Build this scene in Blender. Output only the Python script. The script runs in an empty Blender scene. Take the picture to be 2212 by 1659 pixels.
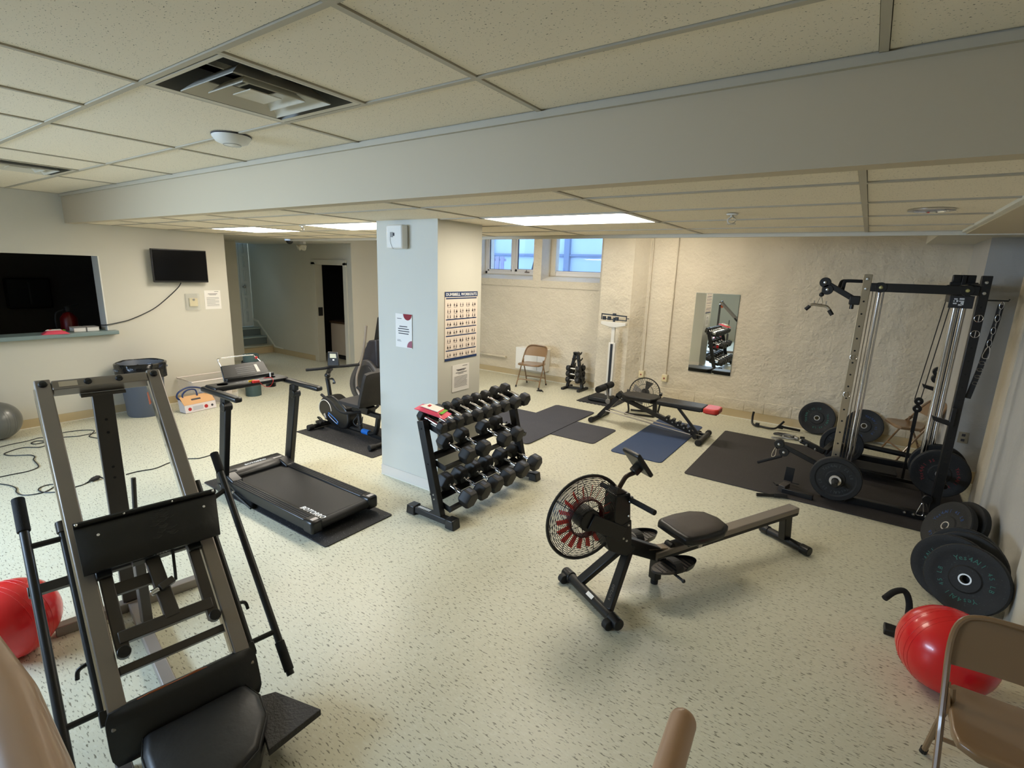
import bpy, bmesh, math, random
from mathutils import Vector, Matrix, Quaternion
PI = math.pi
random.seed(7)
SC = bpy.context.scene
COL = SC.collection

# ---------------------------------------------------------------- camera, world, exposure
CAMH, FPX, CX, CY = 1.938, 1093.2, 1106.0, 829.5
YAW, PITCH, ROLL = -0.5995137, 0.2195537, -0.033637
_f = Vector((math.sin(YAW)*math.cos(PITCH), math.cos(YAW)*math.cos(PITCH), -math.sin(PITCH)))
_r = Vector((math.cos(YAW), -math.sin(YAW), 0.0))
_d = _f.cross(_r)
_r2 = math.cos(ROLL)*_r + math.sin(ROLL)*_d
_d2 = -math.sin(ROLL)*_r + math.cos(ROLL)*_d
CAM = Vector((0, 0, CAMH))
cam_data = bpy.data.cameras.new('camera')
cam = bpy.data.objects.new('camera', cam_data)
COL.objects.link(cam)
cam_data.sensor_width = 36.0
cam_data.lens = FPX/2212.0*36.0
cam_data.clip_start = 0.05
_m = Matrix((_r2, -_d2, -_f)).transposed().to_4x4()
_m.translation = CAM
cam.matrix_world = _m
SC.camera = cam
SC.view_settings.view_transform = 'Standard'
SC.view_settings.look = 'None'
SC.view_settings.gamma = 1.0
SC.view_settings.use_curve_mapping = False
SC.view_settings.exposure = 1.0
SC.cycles.caustics_reflective = False
SC.cycles.caustics_refractive = False
SC.cycles.max_bounces = 8

world = bpy.data.worlds.new('overcast_sky')
SC.world = world
world.use_nodes = True
world.node_tree.nodes['Background'].inputs['Color'].default_value = (0.40, 0.61, 1.0, 1)
world.node_tree.nodes['Background'].inputs['Strength'].default_value = 2.8


def area_light(name, loc, target, sx, sy, power, color):
    ld = bpy.data.lights.new(name, 'AREA')
    ld.shape = 'RECTANGLE'; ld.size = sx; ld.size_y = sy
    ld.energy = power; ld.color = color
    o = bpy.data.objects.new(name, ld); COL.objects.link(o)
    o.location = loc
    o.rotation_euler = (Vector(target)-Vector(loc)).to_track_quat('-Z', 'Y').to_euler()
    return o


PANEL_EMIT = 12.0      # the three lit ceiling panels
o_ = area_light('assumed_front_daylight', (-5.0, -2.30, 2.0), (-3.5, 1.5, 0.0), 3.0, 0.8, 62, (0.58, 0.77, 1.0))  # assumed cool daylight from an unseen window behind the camera
o_.data.spread = math.radians(100)
area_light('assumed_stairwell_light', (-12.0, 5.3, 2.8), (-12.0, 5.5, 0.5), 0.8, 0.6, 18, (0.75, 0.88, 1.0))  # unseen lamp added to brighten the stairs and hall door


# ---------------------------------------------------------------- photograph rays (to read sizes off the picture)
def ray(x, y):
    a, b = (x-CX)/FPX, (y-CY)/FPX
    return a*_r2 + b*_d2 + _f
def onz(x, y, z=0.0):
    d = ray(x, y); return CAM + d*((z-CAMH)/d.z)
def ony(x, y, Y):
    d = ray(x, y); return CAM + d*(Y/d.y)
def onx(x, y, X):
    d = ray(x, y); return CAM + d*(X/d.x)
def onp(x, y, p0, n):
    d = ray(x, y); return CAM + d*((Vector(p0)-CAM).dot(n)/d.dot(n))


# ---------------------------------------------------------------- materials
def lin(c):
    o = []
    for v in c[:3]:
        v = v/255.0
        o.append(v/12.92 if v <= 0.04045 else ((v+0.055)/1.055)**2.4)
    return (o[0], o[1], o[2], 1.0)


MATS = {}
def mat(name, color, rough=0.5, metal=0.0, var=0.0, vscale=8.0, bump=0.0, bscale=60.0, spec=0.5, emit=0.0, coat=0.0, stretch=None, detail=4.0):
    if name in MATS:
        return MATS[name]
    m = bpy.data.materials.new(name); m.use_nodes = True
    nt = m.node_tree; b = nt.nodes['Principled BSDF']
    b.inputs['Base Color'].default_value = lin(color)
    b.inputs['Roughness'].default_value = rough
    b.inputs['Metallic'].default_value = metal
    b.inputs['Specular IOR Level'].default_value = spec
    b.inputs['Coat Weight'].default_value = coat
    if emit:
        b.inputs['Emission Color'].default_value = lin(color)
        b.inputs['Emission Strength'].default_value = emit
    if var or bump:
        tc = nt.nodes.new('ShaderNodeTexCoord')
        mp = nt.nodes.new('ShaderNodeMapping')
        nt.links.new(tc.outputs['Object'], mp.inputs['Vector'])
        if stretch:
            mp.inputs['Scale'].default_value = stretch
    if var:
        n = nt.nodes.new('ShaderNodeTexNoise'); n.inputs['Scale'].default_value = vscale; n.inputs['Detail'].default_value = detail
        nt.links.new(mp.outputs['Vector'], n.inputs['Vector'])
        mx = nt.nodes.new('ShaderNodeMix'); mx.data_type = 'RGBA'
        c = lin(color)
        mx.inputs['A'].default_value = tuple(max(0, v*(1-var)) for v in c[:3])+(1,)
        mx.inputs['B'].default_value = tuple(min(1, v*(1+var)) for v in c[:3])+(1,)
        nt.links.new(n.outputs['Fac'], mx.inputs['Factor'])
        nt.links.new(mx.outputs['Result'], b.inputs['Base Color'])
    if bump:
        n2 = nt.nodes.new('ShaderNodeTexNoise'); n2.inputs['Scale'].default_value = bscale; n2.inputs['Detail'].default_value = 3
        nt.links.new(mp.outputs['Vector'], n2.inputs['Vector'])
        bp = nt.nodes.new('ShaderNodeBump'); bp.inputs['Strength'].default_value = bump; bp.inputs['Distance'].default_value = 0.01
        nt.links.new(n2.outputs['Fac'], bp.inputs['Height'])
        nt.links.new(bp.outputs['Normal'], b.inputs['Normal'])
    MATS[name] = m
    return m


def ramp(nt, fac, stops):
    r = nt.nodes.new('ShaderNodeValToRGB')
    el = r.color_ramp.elements
    el[0].position, el[0].color = stops[0]
    el[1].position, el[1].color = stops[-1]
    for p, c in stops[1:-1]:
        e = el.new(p); e.color = c
    nt.links.new(fac, r.inputs['Fac'])
    return r


def floor_material():
    m = bpy.data.materials.new('flecked_vinyl'); m.use_nodes = True
    nt = m.node_tree; b = nt.nodes['Principled BSDF']; L = nt.links.new
    tc = nt.nodes.new('ShaderNodeTexCoord')
    def noise(scale, stretch, det=3, rot=0.0, off=(0, 0, 0)):
        mp = nt.nodes.new('ShaderNodeMapping'); mp.inputs['Scale'].default_value = stretch; mp.inputs['Rotation'].default_value = (0, 0, rot); mp.inputs['Location'].default_value = off
        L(tc.outputs['Object'], mp.inputs['Vector'])
        n = nt.nodes.new('ShaderNodeTexNoise'); n.inputs['Scale'].default_value = scale; n.inputs['Detail'].default_value = det
        L(mp.outputs['Vector'], n.inputs['Vector']); return n
    n1 = noise(120, (0.28, 1.0, 1), 2)
    r1 = ramp(nt, n1.outputs['Fac'], [(0.0, (0, 0, 0, 1)), (0.33, (0, 0, 0, 1)), (0.42, (1, 1, 1, 1)), (1.0, (1, 1, 1, 1))])
    n2 = noise(90, (0.30, 1.0, 1), 2, 0.12, (5, 3, 0))
    r2 = ramp(nt, n2.outputs['Fac'], [(0.0, (0, 0, 0, 1)), (0.56, (0, 0, 0, 1)), (0.66, (1, 1, 1, 1)), (1.0, (1, 1, 1, 1))])
    n3 = noise(0.9, (1, 1, 1), 3)
    base = nt.nodes.new('ShaderNodeMix'); base.data_type = 'RGBA'
    base.inputs['A'].default_value = lin((200, 197, 174)); base.inputs['B'].default_value = lin((210, 207, 185))
    L(n3.outputs['Fac'], base.inputs['Factor'])
    mx1 = nt.nodes.new('ShaderNodeMix'); mx1.data_type = 'RGBA'
    mx1.inputs['A'].default_value = lin((116, 112, 94)); L(base.outputs['Result'], mx1.inputs['B']); L(r1.outputs['Color'], mx1.inputs['Factor'])
    mx2 = nt.nodes.new('ShaderNodeMix'); mx2.data_type = 'RGBA'
    L(mx1.outputs['Result'], mx2.inputs['A']); mx2.inputs['B'].default_value = lin((210, 208, 188)); L(r2.outputs['Color'], mx2.inputs['Factor'])
    L(mx2.outputs['Result'], b.inputs['Base Color'])
    n4 = noise(3.0, (1, 1, 1), 4)
    rr = nt.nodes.new('ShaderNodeMapRange'); rr.inputs['To Min'].default_value = 0.30; rr.inputs['To Max'].default_value = 0.44
    L(n4.outputs['Fac'], rr.inputs['Value']); L(rr.outputs['Result'], b.inputs['Roughness'])
    n5 = noise(14, (1, 1, 1), 2)
    bp = nt.nodes.new('ShaderNodeBump'); bp.inputs['Strength'].default_value = 0.06; bp.inputs['Distance'].default_value = 0.01
    L(n5.outputs['Fac'], bp.inputs['Height']); L(bp.outputs['Normal'], b.inputs['Normal'])
    return m


def plaster_material(name, color, big=0.5, fine=0.3, var=0.08):
    m = bpy.data.materials.new(name); m.use_nodes = True
    nt = m.node_tree; b = nt.nodes['Principled BSDF']; L = nt.links.new
    tc = nt.nodes.new('ShaderNodeTexCoord')
    n1 = nt.nodes.new('ShaderNodeTexNoise'); n1.inputs['Scale'].default_value = 3.0; n1.inputs['Detail'].default_value = 5
    n2 = nt.nodes.new('ShaderNodeTexNoise'); n2.inputs['Scale'].default_value = 26.0; n2.inputs['Detail'].default_value = 4
    L(tc.outputs['Object'], n1.inputs['Vector']); L(tc.outputs['Object'], n2.inputs['Vector'])
    mx = nt.nodes.new('ShaderNodeMix'); mx.data_type = 'RGBA'
    c = lin(color)
    mx.inputs['A'].default_value = tuple(v*(1-var) for v in c[:3])+(1,); mx.inputs['B'].default_value = tuple(min(1, v*(1+var)) for v in c[:3])+(1,)
    L(n1.outputs['Fac'], mx.inputs['Factor']); L(mx.outputs['Result'], b.inputs['Base Color'])
    b.inputs['Roughness'].default_value = 0.75; b.inputs['Specular IOR Level'].default_value = 0.3
    b1 = nt.nodes.new('ShaderNodeBump'); b1.inputs['Strength'].default_value = big; b1.inputs['Distance'].default_value = 0.07
    b2 = nt.nodes.new('ShaderNodeBump'); b2.inputs['Strength'].default_value = fine; b2.inputs['Distance'].default_value = 0.02
    L(n1.outputs['Fac'], b1.inputs['Height']); L(n2.outputs['Fac'], b2.inputs['Height'])
    L(b1.outputs['Normal'], b2.inputs['Normal']); L(b2.outputs['Normal'], b.inputs['Normal'])
    return m


def tile_material():
    m = bpy.data.materials.new('fissured_ceiling_tile'); m.use_nodes = True
    nt = m.node_tree; b = nt.nodes['Principled BSDF']; L = nt.links.new
    tc = nt.nodes.new('ShaderNodeTexCoord')
    mp = nt.nodes.new('ShaderNodeMapping'); mp.inputs['Scale'].default_value = (0.6, 1, 1); mp.inputs['Rotation'].default_value = (0, 0, 0.5)
    L(tc.outputs['Object'], mp.inputs['Vector'])
    n = nt.nodes.new('ShaderNodeTexNoise'); n.inputs['Scale'].default_value = 200; n.inputs['Detail'].default_value = 2
    L(mp.outputs['Vector'], n.inputs['Vector'])
    r = ramp(nt, n.outputs['Fac'], [(0.0, (0, 0, 0, 1)), (0.29, (0, 0, 0, 1)), (0.34, (1, 1, 1, 1)), (1.0, (1, 1, 1, 1))])
    mx = nt.nodes.new('ShaderNodeMix'); mx.data_type = 'RGBA'
    mx.inputs['A'].default_value = lin((118, 110, 95)); mx.inputs['B'].default_value = lin((244, 233, 212))
    L(r.outputs['Color'], mx.inputs['Factor']); L(mx.outputs['Result'], b.inputs['Base Color'])
    b.inputs['Roughness'].default_value = 0.9; b.inputs['Specular IOR Level'].default_value = 0.2
    bp = nt.nodes.new('ShaderNodeBump'); bp.inputs['Strength'].default_value = 0.5; bp.inputs['Distance'].default_value = 0.004
    L(r.outputs['Color'], bp.inputs['Height']); L(bp.outputs['Normal'], b.inputs['Normal'])
    return m


def rubber_material(name, color, speck=(150, 150, 155), amount=0.66, scale=160):
    m = bpy.data.materials.new(name); m.use_nodes = True
    nt = m.node_tree; b = nt.nodes['Principled BSDF']; L = nt.links.new
    tc = nt.nodes.new('ShaderNodeTexCoord')
    n = nt.nodes.new('ShaderNodeTexNoise'); n.inputs['Scale'].default_value = scale; n.inputs['Detail'].default_value = 2
    L(tc.outputs['Object'], n.inputs['Vector'])
    r = ramp(nt, n.outputs['Fac'], [(0.0, (0, 0, 0, 1)), (amount, (0, 0, 0, 1)), (amount+0.05, (1, 1, 1, 1)), (1.0, (1, 1, 1, 1))])
    n2 = nt.nodes.new('ShaderNodeTexNoise'); n2.inputs['Scale'].default_value = 3.0; n2.inputs['Detail'].default_value = 5
    L(tc.outputs['Object'], n2.inputs['Vector'])
    c = lin(color)
    m0 = nt.nodes.new('ShaderNodeMix'); m0.data_type = 'RGBA'
    m0.inputs['A'].default_value = tuple(v*0.8 for v in c[:3])+(1,); m0.inputs['B'].default_value = tuple(v*1.25 for v in c[:3])+(1,)
    L(n2.outputs['Fac'], m0.inputs['Factor'])
    mx = nt.nodes.new('ShaderNodeMix'); mx.data_type = 'RGBA'
    L(m0.outputs['Result'], mx.inputs['A']); mx.inputs['B'].default_value = lin(speck)
    L(r.outputs['Color'], mx.inputs['Factor']); L(mx.outputs['Result'], b.inputs['Base Color'])
    b.inputs['Roughness'].default_value = 0.7
    bp = nt.nodes.new('ShaderNodeBump'); bp.inputs['Strength'].default_value = 0.25; bp.inputs['Distance'].default_value = 0.004
    L(n.outputs['Fac'], bp.inputs['Height']); L(bp.outputs['Normal'], b.inputs['Normal'])
    MATS[name] = m
    return m


M_FLOOR = floor_material()
M_TILE = tile_material()
M_WALL = mat('cream_wall_paint', (207, 203, 190), 0.65, var=0.03, vscale=1.5, bump=0.05, bscale=120)
M_PILLAR = mat('pillar_paint', (205, 203, 192), 0.6, var=0.02, vscale=1.5, bump=0.04, bscale=150)
M_BEAM = mat('beam_paint', (198, 184, 158), 0.6, var=0.02, vscale=1.0, bump=0.04, bscale=120)
M_PLASTER = plaster_material('rough_plaster', (209, 198, 176), 0.85, 0.6)
M_PLASTERG = plaster_material('grey_plaster', (186, 184, 178), 0.3, 0.22)
M_HALL = mat('hall_paint', (196, 193, 178), 0.7, var=0.05, vscale=2)
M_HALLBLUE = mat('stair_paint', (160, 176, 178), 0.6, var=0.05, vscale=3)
M_BASE = mat('tan_cove_base', (190, 172, 136), 0.5, var=0.06, vscale=4)
M_CAULK = mat('pale_caulk', (226, 222, 208), 0.6)
M_GRID = mat('ceiling_grid', (188, 180, 162), 0.5)
M_WHITE = mat('white_plastic', (228, 226, 220), 0.4)
M_PAPER = mat('paper', (236, 232, 226), 0.8)
M_INK = mat('ink', (62, 60, 66), 0.8)
M_BLACK = mat('black_powder_coat', (13, 13, 14), 0.42, var=0.15, vscale=6)
M_SATIN = mat('black_satin_plastic', (17, 17, 18), 0.35)
M_RUB = mat('black_rubber', (16, 16, 17), 0.6, var=0.15, vscale=20)
M_FOAM = mat('black_foam', (15, 15, 16), 0.85, bump=0.2, bscale=200)
M_VINYL = mat('black_vinyl', (16, 15, 15), 0.45, bump=0.15, bscale=25)
M_CHROME = mat('chrome', (215, 215, 218), 0.12, 1.0)
M_STEEL = mat('brushed_steel', (170, 166, 160), 0.32, 1.0)
M_BOLT = mat('zinc_bolt', (200, 198, 192), 0.3, 1.0)
M_GREYMET = mat('grey_metallic_paint', (140, 132, 125), 0.36, 0.3, var=0.08, vscale=5)
M_DGREY = mat('dark_grey_paint', (72, 67, 63), 0.4, 0.3, var=0.1, vscale=6)
M_TAN = mat('tan_chair_enamel', (128, 100, 70), 0.3, 0.0, var=0.05, vscale=4, coat=0.3)
M_TANRAIL = mat('tan_rail_paint', (206, 166, 134), 0.35, var=0.05, vscale=6, coat=0.2)
M_RED = mat('red_ball_vinyl', (214, 30, 34), 0.25, var=0.06, vscale=3, coat=0.2)
M_GREYBALL = mat('grey_ball_vinyl', (108, 108, 104), 0.3, 0.2, var=0.05, vscale=3)
M_REDP = mat('red_plastic', (196, 34, 30), 0.45)
M_BLUEP = mat('blue_print', (28, 52, 96), 0.7)
M_WLET = mat('white_lettering', (235, 235, 235), 0.5)
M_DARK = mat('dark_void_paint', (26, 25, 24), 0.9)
M_CORD = mat('black_cord', (28, 28, 30), 0.5)
M_SPECK = rubber_material('speckled_rubber', (30, 29, 30), (170, 170, 172), 0.68, 150)
M_MATBLK = rubber_material('rubber_mat', (56, 56, 64), (90, 88, 92), 0.66, 120)
M_MATBIG = rubber_material('large_rubber_mat', (44, 40, 40), (80, 76, 76), 0.66, 120)
M_BLUEMAT = mat('blue_exercise_mat', (48, 68, 104), 0.6, var=0.12, vscale=2.5, bump=0.15, bscale=220)


# ---------------------------------------------------------------- mesh builder
def V3(p):
    return Vector(p)
def frame(d, up=Vector((0, 0, 1))):
    d = Vector(d).normalized(); up = Vector(up)
    if abs(d.dot(up.normalized())) > 0.985:
        up = Vector((0, 1, 0)) if abs(d.y) < 0.9 else Vector((1, 0, 0))
    s = d.cross(up).normalized()
    u = s.cross(d).normalized()
    return d, s, u
def smoothpath(pts, n=6, closed=False):
    P = [Vector(p) for p in pts]; out = []
    N = len(P)
    rng = range(N) if closed else range(N-1)
    for i in rng:
        p0 = P[(i-1) % N] if (closed or i > 0) else P[0]*2-P[1]
        p1 = P[i]; p2 = P[(i+1) % N]
        p3 = P[(i+2) % N] if (closed or i+2 < N) else P[-1]*2-P[-2]
        for k in range(n):
            t = k/n
            out.append(0.5*((2*p1)+(-p0+p2)*t+(2*p0-5*p1+4*p2-p3)*t*t+(-p0+3*p1-3*p2+p3)*t**3))
    if not closed:
        out.append(P[-1])
    return out


class MB:
    def __init__(s):
        s.v = []; s.f = []
    def add(s, vs, fs):
        o = len(s.v); s.v += [Vector(p) for p in vs]; s.f += [tuple(i+o for i in f) for f in fs]; return s
    def box(s, c, d, R=None):
        c = Vector(c); h = [x/2 for x in d]
        vs = []
        for x in (-1, 1):
            for y in (-1, 1):
                for z in (-1, 1):
                    p = Vector((x*h[0], y*h[1], z*h[2]))
                    if R is not None: p = R @ p
                    vs.append(c+p)
        return s.add(vs, [(0, 1, 3, 2), (4, 6, 7, 5), (0, 4, 5, 1), (2, 3, 7, 6), (0, 2, 6, 4), (1, 5, 7, 3)])
    def bb(s, a, b):
        a = Vector(a); b = Vector(b)
        lo = Vector(map(min, a, b)); hi = Vector(map(max, a, b))
        return s.box((lo+hi)/2, hi-lo)
    def bar(s, p, q, w, h, up=(0, 0, 1)):
        p = Vector(p); q = Vector(q)
        d, sd, u = frame(q-p, up)
        vs = [b+sd*(i*w/2)+u*(j*h/2) for b in (p, q) for i, j in ((-1, -1), (1, -1), (1, 1), (-1, 1))]
        return s.add(vs, [(3, 2, 1, 0), (4, 5, 6, 7), (0, 1, 5, 4), (1, 2, 6, 5), (2, 3, 7, 6), (3, 0, 4, 7)])
    def tube(s, p, q, r, n=12, r2=None, caps=True):
        p = Vector(p); q = Vector(q); r2 = r if r2 is None else r2
        d, a, b = frame(q-p)
        vs = []
        for c, rr in ((p, r), (q, r2)):
            for i in range(n):
                t = 2*PI*i/n
                vs.append(c+a*(rr*math.cos(t))+b*(rr*math.sin(t)))
        fs = [(i, (i+1) % n, n+(i+1) % n, n+i) for i in range(n)]
        if caps: fs += [tuple(range(n-1, -1, -1)), tuple(range(n, 2*n))]
        return s.add(vs, fs)
    def path(s, pts, r, n=8, closed=False, flat=None):
        P = [Vector(p) for p in pts]; N = len(P)
        prev = None; rings = []
        for i in range(N):
            if closed: t = P[(i+1) % N]-P[i-1]
            else: t = P[min(i+1, N-1)]-P[max(i-1, 0)]
            if t.length < 1e-9: t = Vector((0, 0, 1))
            t.normalize()
            if prev is None:
                _, a, b = frame(t)
            else:
                a = prev - t*prev.dot(t)
                if a.length < 1e-6: _, a, b = frame(t)
                a.normalize()
            b = t.cross(a)
            prev = a
            rr = r[i] if isinstance(r, (list, tuple)) else r
            rings.append([P[i]+a*(rr*math.cos(2*PI*k/n))+b*(rr*math.sin(2*PI*k/n)) for k in range(n)])
        vs = [p for rg in rings for p in rg]; fs = []
        m = N if closed else N-1
        for i in range(m):
            j = (i+1) % N
            fs += [(i*n+k, i*n+(k+1) % n, j*n+(k+1) % n, j*n+k) for k in range(n)]
        if not closed:
            fs += [tuple(range(n-1, -1, -1)), tuple((N-1)*n+k for k in range(n))]
        return s.add(vs, fs)
    def lathe(s, prof, c=(0, 0, 0), axis=(0, 0, 1), n=24, closed=False):
        c = Vector(c); d, a, b = frame(axis)
        vs = []; N = len(prof)
        for r, z in prof:
            for k in range(n):
                t = 2*PI*k/n
                vs.append(c+d*z+(a*math.cos(t)+b*math.sin(t))*r)
        fs = []
        for i in range(N if closed else N-1):
            j = (i+1) % N
            fs += [(i*n+k, i*n+(k+1) % n, j*n+(k+1) % n, j*n+k) for k in range(n)]
        if not closed:
            if prof[0][0] > 1e-6: fs.append(tuple(range(n-1, -1, -1)))
            if prof[-1][0] > 1e-6: fs.append(tuple((N-1)*n+k for k in range(n)))
        return s.add(vs, fs)
    def ball(s, c, r, n=16, m=10, sc=(1, 1, 1)):
        c = Vector(c); vs = [c+Vector((0, 0, r*sc[2]))]
        for i in range(1, m):
            t = PI*i/m
            for k in range(n):
                p = 2*PI*k/n
                vs.append(c+Vector((r*sc[0]*math.sin(t)*math.cos(p), r*sc[1]*math.sin(t)*math.sin(p), r*sc[2]*math.cos(t))))
        vs.append(c-Vector((0, 0, r*sc[2])))
        fs = [(0, 1+k, 1+(k+1) % n) for k in range(n)]
        for i in range(m-2):
            fs += [(1+i*n+k, 1+(i+1)*n+k, 1+(i+1)*n+(k+1) % n, 1+i*n+(k+1) % n) for k in range(n)]
        L = len(vs)-1
        fs += [(L, 1+(m-2)*n+(k+1) % n, 1+(m-2)*n+k) for k in range(n)]
        return s.add(vs, fs)
    def prism(s, poly, o, ux, uy, th):
        """polygon in the plane (o, ux, uy), extruded by th along ux x uy"""
        o = Vector(o); ux = Vector(ux).normalized(); uy = Vector(uy).normalized(); n = ux.cross(uy).normalized()
        N = len(poly)
        vs = [o+ux*x+uy*y for x, y in poly]+[o+ux*x+uy*y+n*th for x, y in poly]
        fs = [tuple(range(N-1, -1, -1)), tuple(range(N, 2*N))]+[(i, (i+1) % N, N+(i+1) % N, N+i) for i in range(N)]
        return s.add(vs, fs)


HOME = {}        # object -> matrix that takes world points into the frame its mesh is written in


def tag(o, label=None, cat=None, group=None, kind=None):
    if label: o['label'] = label
    if cat: o['category'] = cat
    if group: o['group'] = group
    if kind: o['kind'] = kind
    return o


def thing(name, label, cat, loc=(0, 0, 0), rz=0.0, group=None, kind=None):
    o = bpy.data.objects.new(name, None); COL.objects.link(o)
    o.empty_display_size = 0.1
    o.location = loc; o.rotation_euler = (0, 0, rz)
    HOME[o] = (Matrix.Translation(Vector(loc)) @ Matrix.Rotation(rz, 4, 'Z')).inverted()
    return tag(o, label, cat, group, kind)


def make(name, mb, m, parent=None, bevel=0.0, world=False, sharp=38, seg=2, label=None):
    """one mesh object; world=True: the points are world points and are taken into the parent's frame"""
    H = HOME.get(parent, Matrix()) if parent is not None else Matrix()
    vs = [(H @ p) for p in mb.v] if world else mb.v
    me = bpy.data.meshes.new(name)
    me.from_pydata([tuple(p) for p in vs], [], mb.f)
    me.validate()
    bm = bmesh.new(); bm.from_mesh(me); bmesh.ops.recalc_face_normals(bm, faces=bm.faces[:]); bm.to_mesh(me); bm.free()
    me.shade_smooth(); me.set_sharp_from_angle(angle=math.radians(sharp))
    for x in (m if isinstance(m, (list, tuple)) else [m]): me.materials.append(x)
    o = bpy.data.objects.new(name, me); COL.objects.link(o)
    if parent is not None:
        o.parent = parent; HOME[o] = H
    if bevel:
        b = o.modifiers.new('soft_edges', 'BEVEL'); b.width = bevel; b.segments = seg; b.limit_method = 'ANGLE'; b.angle_limit = math.radians(40)
    if label: o['label'] = label
    return o


def solo(name, mb, m, label, cat, group=None, kind=None, bevel=0.0, loc=None, sharp=38, seg=2):
    """a thing that is one mesh; world points, origin moved to loc (its base)"""
    if loc is not None:
        mb2 = MB(); mb2.v = [p-Vector(loc) for p in mb.v]; mb2.f = mb.f; mb = mb2
    o = make(name, mb, m, None, bevel, sharp=sharp, seg=seg)
    if loc is not None: o.location = loc
    return tag(o, label, cat, group, kind)


def struct(name, mb, m, parent=None, bevel=0.0):
    o = make(name, mb, m, parent, bevel)
    if parent is None: o['kind'] = 'structure'
    return o


def copy_tree(o, parent=None):
    c = o.copy(); COL.objects.link(c); c.parent = parent
    for ch in list(o.children):
        copy_tree(ch, c)
    return c


GLYPHS = {}
def lettering(s, size, m, parent, o, ux, uy, th=0.002, name='lettering', world=False, align='LEFT', bold=0.0, shear=0.0, sx=1.0):
    key = (s, size, align, bold, shear)
    if key not in GLYPHS: GLYPHS[key] = glyphs(s, size, th, align, bold, shear)
    vv, ff = GLYPHS[key]
    ux = Vector(ux).normalized(); uy = Vector(uy).normalized(); n = ux.cross(uy)
    o = Vector(o)
    mb = MB(); mb.v = [o+ux*(v[0]*sx)+uy*v[1]+n*((th if v[2] > 0 else 0.0)) for v in vv]; mb.f = ff
    return make(name, mb, m, parent, world=world, sharp=30)


def glyphs(s, size, th, align, bold, shear):
    cu = bpy.data.curves.new('txt', 'FONT'); cu.body = s; cu.size = size; cu.extrude = th/2; cu.align_x = align; cu.offset = bold; cu.shear = shear
    cu.resolution_u = 2
    ob = bpy.data.objects.new('txt', cu); COL.objects.link(ob)
    dg = bpy.context.evaluated_depsgraph_get(); dg.update()
    me = bpy.data.meshes.new_from_object(ob.evaluated_get(dg))
    bpy.data.objects.remove(ob)
    r = ([tuple(v.co) for v in me.vertices], [tuple(p.vertices) for p in me.polygons])
    bpy.data.meshes.remove(me)
    return r


# ================================================================ THE ROOM
XL, YB, YBL, ZU, ZL = -7.65, 7.58, 7.85, 2.618, 2.316
YF = -2.4
# floor
struct('floor', MB().bb((-13.6, YF-0.2, -0.12), (1.6, 8.4, 0.0)), M_FLOOR)

# left wall with the pass-through opening
py0, py1, pz0, pz1 = 0.55, 2.31, 1.055, 1.95
mb = MB()
mb.bb((XL, YF, 0), (XL-0.2, 3.80, pz0)); mb.bb((XL, YF, pz1), (XL-0.2, 3.80, 2.8))
mb.bb((XL, YF, pz0), (XL-0.2, py0, pz1)); mb.bb((XL, py1, pz0), (XL-0.2, 3.80, pz1))
struct('wall_left', mb, M_WALL)
mb = MB()   # kiosk room behind the opening
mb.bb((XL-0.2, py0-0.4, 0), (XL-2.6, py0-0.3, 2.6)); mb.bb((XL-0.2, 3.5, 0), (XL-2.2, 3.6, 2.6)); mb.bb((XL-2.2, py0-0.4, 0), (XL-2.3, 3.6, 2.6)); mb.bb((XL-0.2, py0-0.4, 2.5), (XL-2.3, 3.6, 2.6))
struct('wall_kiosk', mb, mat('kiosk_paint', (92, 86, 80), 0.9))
# wall on the far side of the hall opening, same plane as the left wall
XF = -7.91
struct('wall_left_far', MB().bb((XF, 6.192, 0), (XF-0.14, 8.5, 2.8)), M_WALL)
struct('wall_header', MB().bb((XF, 3.80, 2.335), (XF-0.14, 6.19, 2.8)).bb((XL, 3.80, 2.335), (XF-0.1, 3.9, 2.8)), M_WALL)

# hall beyond the opening
mb = MB()
mb.bb((-10.2, 3.0, 0), (-10.35, 5.28, 2.5))
mb.bb((XL-0.2, 3.7, 0), (-10.3, 3.8, 2.5))
struct('wall_hall_end', mb, M_HALL)
mb = MB()
dx0, dx1, dz1 = -9.05, -8.10, 1.985
mb.bb((-13.4, 6.19, 0), (dx0, 6.33, 2.9)); mb.bb((dx1, 6.19, 0), (XF-0.002, 6.33, 2.9)); mb.bb((dx0, 6.19, dz1), (dx1, 6.33, 2.9))
struct('wall_hall_side', mb, M_HALL)
struct('ceiling_hall', MB().bb((XF-0.14, 3.4, 2.33), (-11.2, 6.3, 2.42)), M_WALL)
mb = MB()   # dark room behind the side door
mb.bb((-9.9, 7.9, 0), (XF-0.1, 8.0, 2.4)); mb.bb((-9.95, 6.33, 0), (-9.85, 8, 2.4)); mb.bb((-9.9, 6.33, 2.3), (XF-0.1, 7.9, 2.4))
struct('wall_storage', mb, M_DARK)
# stair well walls
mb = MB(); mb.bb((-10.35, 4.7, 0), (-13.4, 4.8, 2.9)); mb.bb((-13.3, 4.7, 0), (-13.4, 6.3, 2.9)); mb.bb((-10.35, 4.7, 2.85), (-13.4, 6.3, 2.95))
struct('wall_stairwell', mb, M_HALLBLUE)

# pillar
mb = MB().bb((-3.57, 3.07, 0), (-2.855, 3.635, 2.4))
pil = struct('pillar', mb, M_PILLAR)
mb = MB(); mb.bb((-3.575, 3.065, 0), (-2.85, 3.64, 0.1))
struct('baseboard_pillar', mb, mat('pale_pink_base', (214, 206, 196), 0.5))
mb = MB(); mb.bb((-3.578, 3.062, 0), (-2.847, 3.643, 0.008))
struct('trim_1', mb, M_CAULK)

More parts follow.
